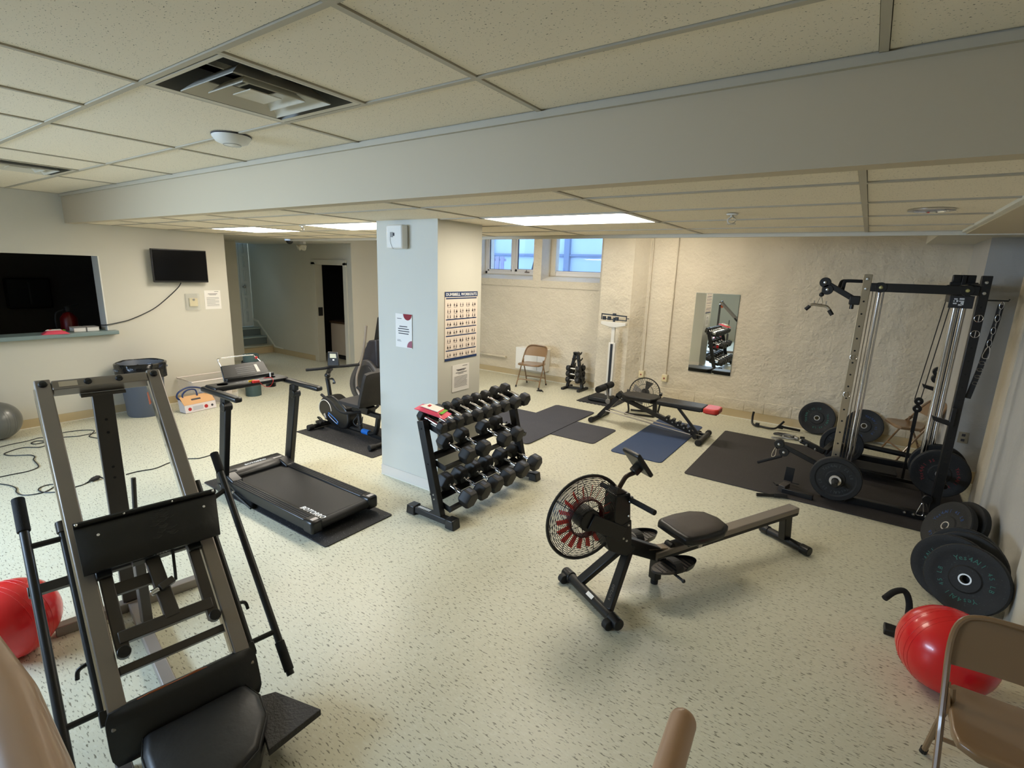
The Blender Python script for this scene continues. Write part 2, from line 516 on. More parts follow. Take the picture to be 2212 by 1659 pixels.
# back wall: left bay with two deep window openings, pier, right bay
wz = 1.79
W1 = (-6.33, -4.99); W2 = (-4.82, -3.675)
mb = MB()
def slab(x0, x1, z0, z1): mb.bb((x0, YBL, z0), (x1, YBL+0.62, z1))
slab(XF-0.1, -3.3, 0, wz-0.12); slab(XF-0.1, W1[0], wz-0.12, 2.8); slab(W1[1], W2[0], wz-0.12, 2.8); slab(W2[1], -3.3, wz-0.12, 2.8)
for w in (W1, W2):      # sloping sill
    x0, x1 = w
    mb.add([(x0, YBL, wz), (x1, YBL, wz), (x1, YBL+0.34, wz+0.085), (x0, YBL+0.34, wz+0.085), (x0, YBL, wz-0.13), (x1, YBL, wz-0.13), (x1, YBL+0.34, wz-0.13), (x0, YBL+0.34, wz-0.13)],
           [(0, 1, 2, 3), (4, 7, 6, 5), (0, 4, 5, 1), (1, 5, 6, 2), (2, 6, 7, 3), (3, 7, 4, 0)])
    mb.bb((x0, YBL+0.34, wz-0.13), (x1, YBL+0.62, wz+0.085))
struct('wall_back_left', mb, M_PLASTER)
mb = MB().prism([(-3.47, 7.47), (-2.93, 7.40), (-2.74, YB+0.02), (-2.74, 8.2), (-3.47, 8.2)], (0, 0, 0), (1, 0, 0), (0, 1, 0), 2.8)
struct('wall_pier', mb, M_PLASTER)
struct('wall_back_right', MB().bb((-2.8, YB, 0), (1.5, YB+0.3, 2.9)), M_PLASTER)
# right-hand corner, recess and columns
struct('wall_right_corner', MB().bb((0.875, 6.6, 0), (1.6, YB+0.1, 2.9)), M_PLASTERG)
struct('wall_right_recess', MB().bb((1.30, 5.6, 0), (1.5, 6.7, 2.9)), M_PLASTERG)
struct('wall_right_middle', MB().bb((1.02, 3.8, 0), (1.4, 5.78, 2.9)), M_PLASTERG)
struct('trim_2', MB().bb((1.012, 5.40, 0), (1.1, 5.79, 2.9)), M_PLASTER)
struct('wall_right', MB().bb((0.95, YF, 0), (1.3, 3.86, 2.9)), M_WALL)
# front wall behind the camera, with an assumed, unseen row of high windows for the daylight
fx0, fx1, fz0, fz1 = -6.5, -3.5, 1.6, 2.4
mb = MB(); mb.bb((XL, YF, 0), (1.0, YF-0.2, fz0)); mb.bb((XL, YF, fz1), (1.0, YF-0.2, 2.8)); mb.bb((XL, YF, fz0), (fx0, YF-0.2, fz1)); mb.bb((fx1, YF, fz0), (1.0, YF-0.2, fz1))
struct('wall_front', mb, M_WALL)
mb = MB()
for x in (fx0, fx0+1, fx0+2, fx1): mb.bar((x, YF-0.1, fz0), (x, YF-0.1, fz1), 0.06, 0.06)
for z in (fz0+0.03, fz1-0.03): mb.bar((fx0, YF-0.1, z), (fx1, YF-0.1, z), 0.06, 0.06)
struct('window_3', mb, M_WHITE)
# entrance landing the photographer stands on
struct('landing', MB().bb((-1.2, YF, 0), (0.95, 0.25, 0.45)), M_FLOOR)

# baseboards
mb = MB(); mb.bb((XL, YF, 0), (XL+0.012, 3.80, 0.105))
struct('baseboard_left', mb, M_BASE)
struct('trim_3', MB().bb((XL, YF, 0), (XL+0.02, 3.80, 0.01)), M_CAULK)
mb = MB(); mb.bb((XF, 6.19, 0), (XF+0.012, YBL, 0.1))
struct('baseboard_left_far', mb, M_BASE)
mb = MB(); mb.bb((XL, YBL-0.014, 0), (-3.45, YBL, 0.11))
struct('baseboard_back_left', mb, M_BASE)
mb = MB(); mb.bb((-2.76, YB-0.014, 0), (0.88, YB, 0.115))
struct('baseboard_back_right', mb, M_BASE)
struct('trim_4', MB().bb((-2.76, YB-0.022, 0), (0.88, YB, 0.012)), M_CAULK)
struct('trim_5', MB().bb((XL, YBL-0.022, 0), (-3.45, YBL, 0.012)), M_CAULK)
mb = MB(); mb.bb((-12.0, 6.178, 0.0), (dx0-0.05, 6.19, 0.11))
struct('baseboard_hall', mb, M_BASE)
mb = MB(); mb.bb((0.87, 6.588, 0), (1.3, 6.6, 0.12)); mb.bb((1.288, 5.7, 0), (1.3, 6.6, 0.12))
struct('baseboard_right', mb, M_BASE)
# uneven lower plaster ledge and conduit along the back wall
mb = MB()
random.seed(3)
x = -2.74
while x < 0.85:
    w = random.uniform(0.22, 0.45); h = 0.27+random.uniform(-0.02, 0.02)
    mb.bb((x, YB-0.012-random.uniform(0, 0.006), 0.115), (min(x+w, 0.87), YB, h)); x += w
struct('trim_6', mb, M_PLASTER, bevel=0.006)
mb = MB(); mb.bb((XL, YBL-0.018, 0.11), (-3.45, YBL, 0.27))
struct('trim_7', mb, M_PLASTER, bevel=0.006)
struct('trim_8', MB().tube((XL, YBL-0.045, 0.33), (-5.5, YBL-0.045, 0.33), 0.022), M_PLASTER)

# ---- beam, lip, soffits
struct('beam', MB().bb((XL, 2.04, 2.302), (1.0, 2.13, 2.9)), M_BEAM)
struct('trim_9', MB().bb((XL, 2.02, ZU-0.03), (1.0, 2.04, ZU-0.003)), M_GRID)
struct('trim_10', MB().bb((XL, 4.83, 2.288), (1.1, 4.88, 2.9)), M_WALL)
mb = MB(); mb.bb((0.50, 2.13, 2.295), (1.3, 4.83, 2.9))
struct('soffit_right', mb, M_BEAM)
struct('trim_11', MB().bb((0.475, 2.13, 2.303), (0.505, 4.83, 2.33)), M_CAULK)
struct('soffit_far', MB().bb((0.455, 4.88, 2.39), (1.3, YB, 2.9)), M_WALL)
struct('ceiling_far', MB().bb((XF-0.2, 4.88, 2.8), (1.3, 8.5, 2.9)), M_WALL)

# ---- suspended ceilings: slab above, each tile and each tee a part
tile_cache = {}
def tile_ceiling(name, xs, ys, z, holes, extra=()):
    root = struct(name, MB().bb((xs[0], ys[0], z+0.12), (xs[-1], ys[-1], z+0.18)), M_GRID)
    cells = []
    for i in range(len(xs)-1):
        for j in range(len(ys)-1):
            c = (xs[i], xs[i+1], ys[j], ys[j+1])
            if any(h[0]-0.05 <= c[0] and c[1] <= h[1]+0.05 and h[2]-0.05 <= c[2] and c[3] <= h[3]+0.05 for h in holes): continue
            cells.append(c)
    out = []
    for c in cells:
        cut = [e for e in extra if e[1] <= c[2]+0.01 and e[2] >= c[3]-0.01 and c[0]+0.05 < e[0] < c[1]-0.05]
        if cut:
            out += [(c[0], cut[0][0], c[2], c[3]), (cut[0][0], c[1], c[2], c[3])]
        else: out.append(c)
    for c in out:
        if any(h[0]-0.05 <= c[0] and c[1] <= h[1]+0.05 and h[2]-0.05 <= c[2] and c[3] <= h[3]+0.05 for h in holes): continue
        w, d = c[1]-c[0]-0.028, c[3]-c[2]-0.028
        k = (round(w, 3), round(d, 3))
        if k not in tile_cache:
            o = make('tile', MB().box((0, 0, 0.011), (w, d, 0.014)), M_TILE, root); tile_cache[k] = o.data
        else:
            o = bpy.data.objects.new('tile', tile_cache[k]); COL.objects.link(o); o.parent = root
        o.location = ((c[0]+c[1])/2, (c[2]+c[3])/2, z)
    for x in xs:
        make('grid_tee', MB().bb((x-0.012, ys[0], z-0.002), (x+0.012, ys[-1], z+0.03)), M_GRID, root)
    for y in ys:
        make('grid_tee', MB().bb((xs[0], y-0.0115, z-0.0025), (xs[-1], y+0.0115, z+0.03)), M_GRID, root)
    for e in extra:
        make('grid_tee', MB().bb((e[0]-0.012, e[1], z-0.003), (e[0]+0.012, e[2], z+0.03)), M_GRID, root)
    return root
DIF1 = (-2.5, -1.9, 0.97, 1.59); DIF2 = (-6.0, -5.4, 0.97, 1.59)
tile_ceiling('ceiling', [-7.65, -6.0, -4.83, -3.69, -2.5, -1.29, -0.07, 0.95], [-2.4, -2.08, -1.47, -0.86, -0.25, 0.36, 0.97, 1.59, 2.04], ZU, [DIF1, DIF2],
             [(-1.9, 0.97, 1.59), (-5.4, 0.97, 1.59), (-3.1, 0.36, 0.97)])
PAN = [(-2.47, -1.30, 3.10, 3.72), (-4.72, -3.60, 3.10, 3.72), (-6.60, -5.60, 3.10, 3.72)]
tile_ceiling('ceiling_lower', [-7.65, -6.60, -5.60, -4.72, -3.60, -2.47, -1.30, -0.08, 0.49], [2.13, 2.49, 3.10, 3.72, 4.33, 4.83], ZL, PAN)

# lit panels
M_PANEL = mat('lit_panel', (255, 245, 228), 0.4, emit=PANEL_EMIT)
ZFAR = 2.8
PAN_ASSUMED = [(-5.0, -4.2, 6.08, 6.56), (-2.75, -1.85, 6.10, 6.60)]      # assumed panels, unseen behind the ceiling edge, added to light the back wall
for p, lb in zip(PAN_ASSUMED, ('assumed lit ceiling panel over the back bay by the windows', 'assumed lit ceiling panel over the back bay by the mirror')):
    t = thing('ceiling_light', lb, 'ceiling light', ((p[0]+p[1])/2, (p[2]+p[3])/2, ZFAR), group='assumed back bay ceiling panels')
    make('frame', MB().bb((p[0], p[2], ZFAR-0.02), (p[1], p[3], ZFAR)), M_WHITE, t, world=True)
    make('diffuser', MB().bb((p[0]+0.03, p[2]+0.03, ZFAR-0.03), (p[1]-0.03, p[3]-0.03, ZFAR-0.015)), mat('assumed_panel_far', (255, 245, 228), 0.4, emit=PANEL_EMIT*1.35), t, world=True)
for i, (p, lb) in enumerate(zip(PAN, ('lit rectangular ceiling panel in front of the basement windows', 'lit ceiling panel left of and beside the pillar top', 'lit ceiling panel farthest left, nearest the wall television'))):
    cx, cy = (p[0]+p[1])/2, (p[2]+p[3])/2
    t = thing('ceiling_light', lb, 'ceiling light', (cx, cy, ZL), group='lit ceiling panels')
    mb = MB()
    for a, b in (((p[0], p[2]), (p[1], p[2]+0.03)), ((p[0], p[3]-0.03), (p[1], p[3])), ((p[0], p[2]), (p[0]+0.03, p[3])), ((p[1]-0.03, p[2]), (p[1], p[3]))):
        mb.bb((a[0], a[1], ZL-0.004), (b[0], b[1], ZL+0.03))
    make('frame', mb, M_WHITE, t, world=True)
    make('diffuser', MB().bb((p[0]+0.03, p[2]+0.03, ZL), (p[1]-0.03, p[3]-0.03, ZL+0.02)), M_PANEL if i else mat('lit_panel_dimmed', (255, 244, 224), 0.4, emit=PANEL_EMIT*0.62), t, world=True)  # first panel dimmed to keep the pillar's side from over-lighting
# air diffusers
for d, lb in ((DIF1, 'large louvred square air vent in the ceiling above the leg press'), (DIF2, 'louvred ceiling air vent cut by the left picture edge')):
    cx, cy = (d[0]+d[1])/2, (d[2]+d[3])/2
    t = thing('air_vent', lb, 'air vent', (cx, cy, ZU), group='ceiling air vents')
    make('duct_throat', MB().lathe([(0.40, 0.105), (0.20, 0.105), (0.20, 0.115)], (0, 0, 0), (0, 0, 1), 4), M_DARK, t)
    M_LOUV = mat('vent_enamel', (214, 208, 192), 0.45)
    def ring(r0, z0, r1, z1, th=0.004):
        m_ = MB(); q = math.sqrt(2)
        m_.lathe([(r0*q, z0), (r1*q, z1), (r1*q, z1+th), (r0*q, z0+th)], (0, 0, 0), (0, 0, 1), 4, closed=True)
        R = Matrix.Rotation(PI/4, 3, 'Z'); m_.v = [R @ p for p in m_.v]
        return m_
    make('outer_frame', ring(0.292, -0.003, 0.270, 0.0), M_LOUV, t)
    make('outer_shroud', ring(0.270, 0.0, 0.235, 0.11), mat('shaded_shroud', (112, 110, 104), 0.5, 0.3), t)  # shade inside the vent cavity is put into this darker grey
    make('louvre', ring(0.205, -0.016, 0.150, 0.035), M_LOUV, t)
    make('louvre', ring(0.132, -0.014, 0.088, 0.028), M_LOUV, t)
    make('centre_pan', ring(0.066, -0.012, 0.0, 0.004), M_LOUV, t)
    make('louvre_brace', MB().bar((-0.24, 0, 0.06), (0.24, 0, 0.06), 0.012, 0.02).bar((0, -0.24, 0.062), (0, 0.24, 0.062), 0.012, 0.02), M_LOUV, t)


# ================================================================ WALL, CEILING AND HALL THINGS
def sheet(name, label, cat, o, ux, uy, w, h, m=M_PAPER, th=0.003, group=None):
    """a flat sheet: lower-left corner o, axes ux (right) and uy (up)"""
    ux = Vector(ux).normalized(); uy = Vector(uy).normalized()
    t = thing(name, label, cat, Vector(o), group=group)
    make('sheet', MB().prism([(0, 0), (w, 0), (w, h), (0, h)], o, ux, uy, th), m, t, world=True)
    return t
def print_rects(t, name, m, o, ux, uy, rects, lift=0.0035, th=0.0008):
    ux = Vector(ux).normalized(); uy = Vector(uy).normalized(); n = ux.cross(uy)
    mb = MB()
    for x0, y0, x1, y1 in rects:
        mb.prism([(x0, y0), (x1, y0), (x1, y1), (x0, y1)], Vector(o)+n*lift, ux, uy, th)
    return make(name, mb, m, t, world=True)
X_, Y_, Z_ = Vector((1, 0, 0)), Vector((0, 1, 0)), Vector((0, 0, 1))

# --- television on the left wall
t = thing('television', 'black flat television on a wall mount on the left wall', 'television', (XL+0.12, 3.2, 1.62))
a = onx(325, 540, XL+0.12); b = onx(443, 542, XL+0.12); c_ = onx(331, 610, XL+0.12)
y0, y1, z0, z1 = a.y, b.y+0.01, c_.z, b.z
make('housing', MB().bb((XL+0.08, y0, z0), (XL+0.118, y1, z1)), M_SATIN, t, 0.006, world=True)
make('screen', MB().bb((XL+0.117, y0+0.012, z0+0.022), (XL+0.121, y1-0.012, z1-0.012)), mat('tv_glass', (8, 8, 9), 0.12), t, world=True)
make('mount', MB().bb((XL, (y0+y1)/2-0.1, (z0+z1)/2-0.1), (XL+0.08, (y0+y1)/2+0.1, (z0+z1)/2+0.1)), M_BLACK, t, world=True)
cab = [onx(391, 611, XL+0.098), onx(384, 622, XL+0.05), onx(360, 645, XL+0.02), onx(330, 668, XL+0.02), onx(285, 689, XL+0.02), onx(255, 697, XL+0.02), onx(228, 702, XL+0.03), onx(218, 702, XL-0.05)]
solo('power_cord', MB().path(smoothpath(cab, 6), 0.006, 6), M_CORD, 'thin black cord hanging from the wall television to the counter', 'cord')

# --- thermostat in its clear guard, notice
p0 = onx(401, 670, XL); p1 = onx(427, 634, XL)
t = thing('thermostat', 'cream thermostat inside a clear guard below the television', 'thermostat', (XL, (p0.y+p1.y)/2, p0.z))
M_CLEAR = mat('clear_plastic', (225, 228, 222), 0.15)
M_CLEAR.node_tree.nodes['Principled BSDF'].inputs['Alpha'].default_value = 0.22
make('clear_guard', MB().bb((XL, p0.y, p0.z), (XL+0.05, p1.y, p1.z)), M_CLEAR, t, 0.006, world=True)
make('dial_housing', MB().bb((XL, p0.y+0.05, p0.z+0.05), (XL+0.03, p1.y-0.02, p1.z-0.06)), mat('cream_plastic', (220, 204, 160), 0.45), t, 0.004, world=True)
make('dial', MB().tube((XL+0.03, (p0.y+p1.y)/2+0.015, p0.z+0.14), (XL+0.036, (p0.y+p1.y)/2+0.015, p0.z+0.14), 0.016), M_STEEL, t, world=True)
def text_lines(w, h, n, top, left=0.12, right=0.88, seed=1):
    rnd = random.Random(seed); out = []
    for i in range(n):
        y = top-(i+1)*(top-0.12*h)/(n+1)
        out.append((left*w, y, (right-rnd.random()*0.25)*w if i % 4 == 3 else right*w, y+0.010*h))
    return out
o = onx(444, 668, XL); o2 = onx(475, 627, XL)
o.x += 0.001
t = sheet('notice', 'white typed notice on the left wall beside the thermostat', 'notice', o, Y_, Z_, o2.y-o.y, o2.z-o.z)
w, h = o2.y-o.y, o2.z-o.z
print_rects(t, 'text_line', M_INK, o, Y_, Z_, text_lines(w, h, 11, 0.66*h, seed=2)+[(0.22*w, 0.80*h, 0.8*w, 0.825*h), (0.3*w, 0.75*h, 0.72*w, 0.77*h), (0.62*w, 0.92*h, 0.88*w, 0.94*h)])

# --- pass-through counter
def counter_z(x, y): return onz(x, y, 1.06)
struct('window_sill', MB().bb((XL-0.22, py0-0.1, 1.015), (XL+0.10, 2.385, 1.06)), mat('blue_grey_enamel', (124, 142, 142), 0.4, var=0.05), bevel=0.006)
struct('trim_12', MB().bb((XL-0.2, py1-0.012, 1.06), (XL+0.004, py1+0.001, pz1)), M_WHITE)
q = onx(118, 712, XL+0.03); q.z = 1.06
def wipes(name, label, loc, rz, size, tilt=0.0, group='packs of cleaning wipes'):
    t = thing(name, label, 'wipes pack', loc, rz, group=group)
    L, W, H = size
    mb = MB(); n = 8
    prof = [(-L/2, 0.002), (-L/2+0.03, H*0.55), (-L/4, H), (L/4, H), (L/2-0.03, H*0.55), (L/2, 0.002)]
    vs = []
    for x, z in prof:
        for y, k in ((-W/2, 0.25), (-W/3, 0.9), (0, 1), (W/3, 0.9), (W/2, 0.25)):
            vs.append((x, y, z*k+0.001))
    for x, z in prof:
        for y in (-W/2, -W/3, 0, W/3, W/2): vs.append((x, y, 0.0))
    nx = len(prof); fs = []
    for i in range(nx-1):
        for j in range(4):
            fs.append((i*5+j, i*5+j+1, (i+1)*5+j+1, (i+1)*5+j)); fs.append((nx*5+i*5+j, nx*5+(i+1)*5+j, nx*5+(i+1)*5+j+1, nx*5+i*5+j+1))
    for i in range(nx-1):
        fs.append((i*5, (i+1)*5, nx*5+(i+1)*5, nx*5+i*5)); fs.append((i*5+4, nx*5+i*5+4, nx*5+(i+1)*5+4, (i+1)*5+4))
    for j in range(4):
        fs.append((j, nx*5+j, nx*5+j+1, j+1)); e = (nx-1)*5; fs.append((e+j, e+j+1, nx*5+e+j+1, nx*5+e+j))
    mb.add(vs, fs)
    make('pouch', mb, mat('pink_foil', (226, 78, 100), 0.35), t, sharp=60)
    make('white_panel', MB().prism([(-L*0.36, -W*0.36), (L*0.22, -W*0.36), (L*0.24, W*0.38), (-L*0.24, W*0.38)], (0, 0, H*0.96), X_, Y_, 0.004), M_PAPER, t)
    make('lid', MB().prism([(-L*0.20, -W*0.10), (-L*0.12, -W*0.10), (-L*0.12, W*0.16), (-L*0.20, W*0.16)], (0, 0, H*1.06), X_, Y_, 0.005), mat('red_lid', (206, 40, 60), 0.4), t, 0.002)
    make('green_band', MB().prism([(L*0.27, -W*0.36), (L*0.38, -W*0.36), (L*0.38, W*0.36), (L*0.27, W*0.36)], (0, 0, H*0.80), X_, Y_, 0.003), mat('green_print', (110, 180, 50), 0.4), t)
    return t
wipes('wipes_pack', 'pink wipes pack lying on the kiosk counter', q, 1.45, (0.24, 0.15, 0.045))
for i, (px, lb) in enumerate(((167, 'white carton on the kiosk counter next to the pink wipes'), (196, 'white carton on the kiosk counter at the opening corner'))):
    q = onx(px, 706, XL-0.10)
    t = thing('carton', lb, 'box', (XL-0.10, q.y, 1.06), group='cartons on the kiosk counter')
    make('carton_body', MB().box((0, 0, 0.022), (0.16, 0.115, 0.044)), M_PAPER, t, 0.003)
    make('carton_lid', MB().box((0, 0, 0.047), (0.166, 0.12, 0.008)), mat('grey_card', (150, 148, 146), 0.7), t, 0.002)
t = thing('fire_extinguisher', 'dim red fire extinguisher in the dark kiosk room', 'fire extinguisher', onx(150, 700, XL-0.75) * 1.0)
t.location.z = 0.94; HOME[t] = Matrix.Translation(t.location).inverted()
make('cylinder', MB().lathe([(0.0, 0.0), (0.085, 0.0), (0.09, 0.02), (0.09, 0.22), (0.05, 0.28), (0.02, 0.30), (0, 0.30)], n=18), mat('dark_red_enamel', (110, 14, 12), 0.35), t)
make('valve', MB().box((0, 0, 0.33), (0.04, 0.05, 0.06)), M_BLACK, t, 0.004)
make('lever', MB().bar((0, -0.02, 0.36), (0, 0.12, 0.39), 0.02, 0.01), M_BLACK, t)
make('hose', MB().path(smoothpath([(0, -0.03, 0.33), (0, -0.12, 0.28), (0, -0.13, 0.12), (0, -0.10, 0.02)], 5), 0.012, 8), M_RUB, t)
solo('kiosk_shelf', MB().bb((XL-0.55, py0, 0.88), (XL-1.1, 2.9, 0.94)), M_DARK, 'dark shelf inside the kiosk room', 'shelf')
p = onx(60, 633, XL-2.18)
t = thing('wall_speaker', 'dark square box on the far wall of the dark kiosk', 'wall box', (XL-2.19, p.y, p.z-0.2))
make('case', MB().bb((XL-2.2, p.y-0.24, p.z-0.21), (XL-2.08, p.y+0.24, p.z+0.21)), mat('near_black', (8, 8, 9), 0.6), t, 0.02, world=True)
make('seam', MB().bb((XL-2.081, p.y-0.01, p.z-0.15), (XL-2.07, p.y+0.01, p.z+0.15)), mat('dark_grey', (44, 44, 46), 0.5), t, world=True)

# --- outlets
def outlet(name, label, o, ux, w=0.075, h=0.115, m=M_STEEL, th=0.008, sock=M_INK):
    ux = Vector(ux); n = ux.cross(Z_)
    t = thing(name, label, 'outlet', o, group='wall outlets')
    make('cover_plate', MB().prism([(-w/2, -h/2), (w/2, -h/2), (w/2, h/2), (-w/2, h/2)], o, ux, Z_, th), m, t, 0.002, world=True)
    for s in (-1, 1):
        make('socket', MB().prism([(-0.014, s*0.026-0.013), (0.014, s*0.026-0.013), (0.014, s*0.026+0.013), (-0.014, s*0.026+0.013)], Vector(o)+n*th, ux, Z_, 0.003), sock, t, world=True)
    return t
outlet('wall_outlet', 'small wall outlet left of the exercise bike seat by the hall', onx(795, 746, XF+0.001), Y_)
outlet('wall_outlet', 'steel outlet plate low on the dark corner behind the rack', ony(2080, 945, 6.598), X_, 0.08, 0.115, mat('tan_plate', (160, 150, 128), 0.4))

# --- things on the pillar
fy = 3.068
a = ony(849, 538, fy); b = ony(884, 486, fy)
t = thing('air_freshener', 'white air freshener dispenser high on the pillar', 'dispenser', (a.x, fy, a.z))
make('housing', MB().bb((a.x, fy, a.z), (b.x-0.01, fy-0.075, b.z)), M_WHITE, t, 0.014, world=True)
make('window_slot', MB().bb((a.x+0.05, fy-0.074, b.z-0.10), (a.x+0.085, fy-0.078, b.z-0.06)), mat('grey_plastic', (150, 150, 148), 0.4), t, 0.002, world=True)
make('button', MB().bb((a.x+0.088, fy-0.074, b.z-0.09), (a.x+0.10, fy-0.079, b.z-0.065)), M_INK, t, world=True)
make('lid_seam', MB().path(smoothpath([(a.x+0.05, fy-0.0765, b.z-0.10), (a.x+0.055, fy-0.0765, b.z-0.14), (a.x+0.08, fy-0.0765, b.z-0.19), (a.x+0.09, fy-0.0765, a.z+0.005)], 4), 0.0015, 5), mat('grey_plastic', (150, 150, 148), 0.4), t, world=True)
a = ony(856, 748, fy-0.002); b = ony(890, 680, fy-0.002)
w, h = b.x-a.x, b.z-a.z
t = sheet('notice', 'white notice with dark red circles on the pillar front', 'notice', a, X_, Z_, w, h)
def disc(t, name, m, o, ux, uy, r, a0=0, a1=2*PI, lift=0.0036, n=20, th=0.0006):
    ux = Vector(ux); uy = Vector(uy); nn = ux.cross(uy)
    pts = [(r*math.cos(a0+(a1-a0)*k/n), r*math.sin(a0+(a1-a0)*k/n)) for k in range(n+1)]
    if abs(a1-a0) < 6.2: pts = [(0, 0)]+pts
    else: pts = pts[:-1]
    return make(name, MB().prism(pts, Vector(o)+nn*lift, ux, uy, th), m, t, world=True)
disc(t, 'red_circle', mat('dark_red_ink', (140, 40, 48), 0.8), a+X_*(w*0.74)+Z_*h, X_, Z_, w*0.26, PI, 2*PI)
disc(t, 'red_circle', mat('pale_red_ink', (160, 96, 110), 0.8), a+X_*w+Z_*(0.02*h), X_, Z_, w*0.3, PI/2, PI)
print_rects(t, 'text_line', M_INK, a, X_, Z_, [(0.24*w, 0.615*h, 0.72*w, 0.64*h), (0.16*w, 0.545*h, 0.82*w, 0.57*h), (0.16*w, 0.475*h, 0.84*w, 0.50*h), (0.18*w, 0.405*h, 0.80*w, 0.43*h), (0.1*w, 0.21*h, 0.3*w, 0.22*h), (0.1*w, 0.18*h, 0.34*w, 0.19*h), (0.1*w, 0.85*h, 0.38*w, 0.865*h)])
fx = -2.853
a = onx(960, 781, fx); b = onx(1031, 629, fx); bl = onx(1030, 771, fx)
w, h = b.y-a.y, b.z-a.z
t = sheet('exercise_poster', 'dumbbell workouts poster with blue bars on the pillar side', 'poster', a, Y_, Z_, w, h, mat('poster_paper', (232, 218, 205), 0.6))
bars = [(0, 0.925, 1, 1.0), (0.03, 0.895, 0.97, 0.912), (0.03, 0.595, 0.97, 0.61), (0.03, 0.475, 0.97, 0.49), (0.03, 0.355, 0.97, 0.37), (0.03, 0.14, 0.97, 0.155), (0, 0, 1, 0.035)]
print_rects(t, 'blue_bar', M_BLUEP, a, Y_, Z_, [(x0*w, y0*h, x1*w, y1*h) for x0, y0, x1, y1 in bars])
lettering('DUMBBELL WORKOUTS', h*0.058, M_WLET, t, a+Y_*(w*0.5)+Z_*(h*0.942)+X_*0.0042, Y_, Z_, 0.0008, world=True, align='CENTER', bold=h*0.0012, sx=0.92*w/(h*0.058*10.6))
rnd = random.Random(5); figs = []; caps = []
for row in (0.79, 0.70, 0.625, 0.515, 0.395, 0.27, 0.18, 0.06):
    for c5 in range(5):
        cx_ = (0.12+0.19*c5)*w; cy_ = row*h
        for k in range(2):
            fx_ = cx_-0.035*w+k*0.07*w
            figs.append((fx_-0.008*w, cy_, fx_+0.008*w, cy_+0.035*h)); figs.append((fx_-0.02*w, cy_+0.02*h*rnd.random(), fx_+0.022*w, cy_+0.008*h+0.02*h*rnd.random()))
            figs.append((fx_-0.006*w, cy_+0.038*h, fx_+0.006*w, cy_+0.047*h))
        caps.append((cx_-0.05*w, cy_-0.012*h, cx_+0.05*w, cy_-0.008*h))
tag(print_rects(t, 'exercise_figure', mat('figure_ink', (96, 84, 84), 0.8), a, Y_, Z_, figs), kind='stuff')
tag(print_rects(t, 'caption', M_INK, a, Y_, Z_, caps), kind='stuff')
a = onx(976, 848, fx); b = onx(1013, 783, fx)
w, h = b.y-a.y, b.z-a.z
t = sheet('notice', 'typed notice sheet on the pillar side under the poster', 'notice', a, Y_, Z_, w, h)
print_rects(t, 'text_line', M_INK, a, Y_, Z_, text_lines(w, h, 9, 0.6*h, seed=4)+[(0.24*w, 0.80*h, 0.8*w, 0.825*h), (0.3*w, 0.765*h, 0.72*w, 0.785*h), (0.2*w, 0.69*h, 0.85*w, 0.71*h), (0.35*w, 0.65*h, 0.65*w, 0.665*h), (0.6*w, 0.93*h, 0.88*w, 0.945*h)])

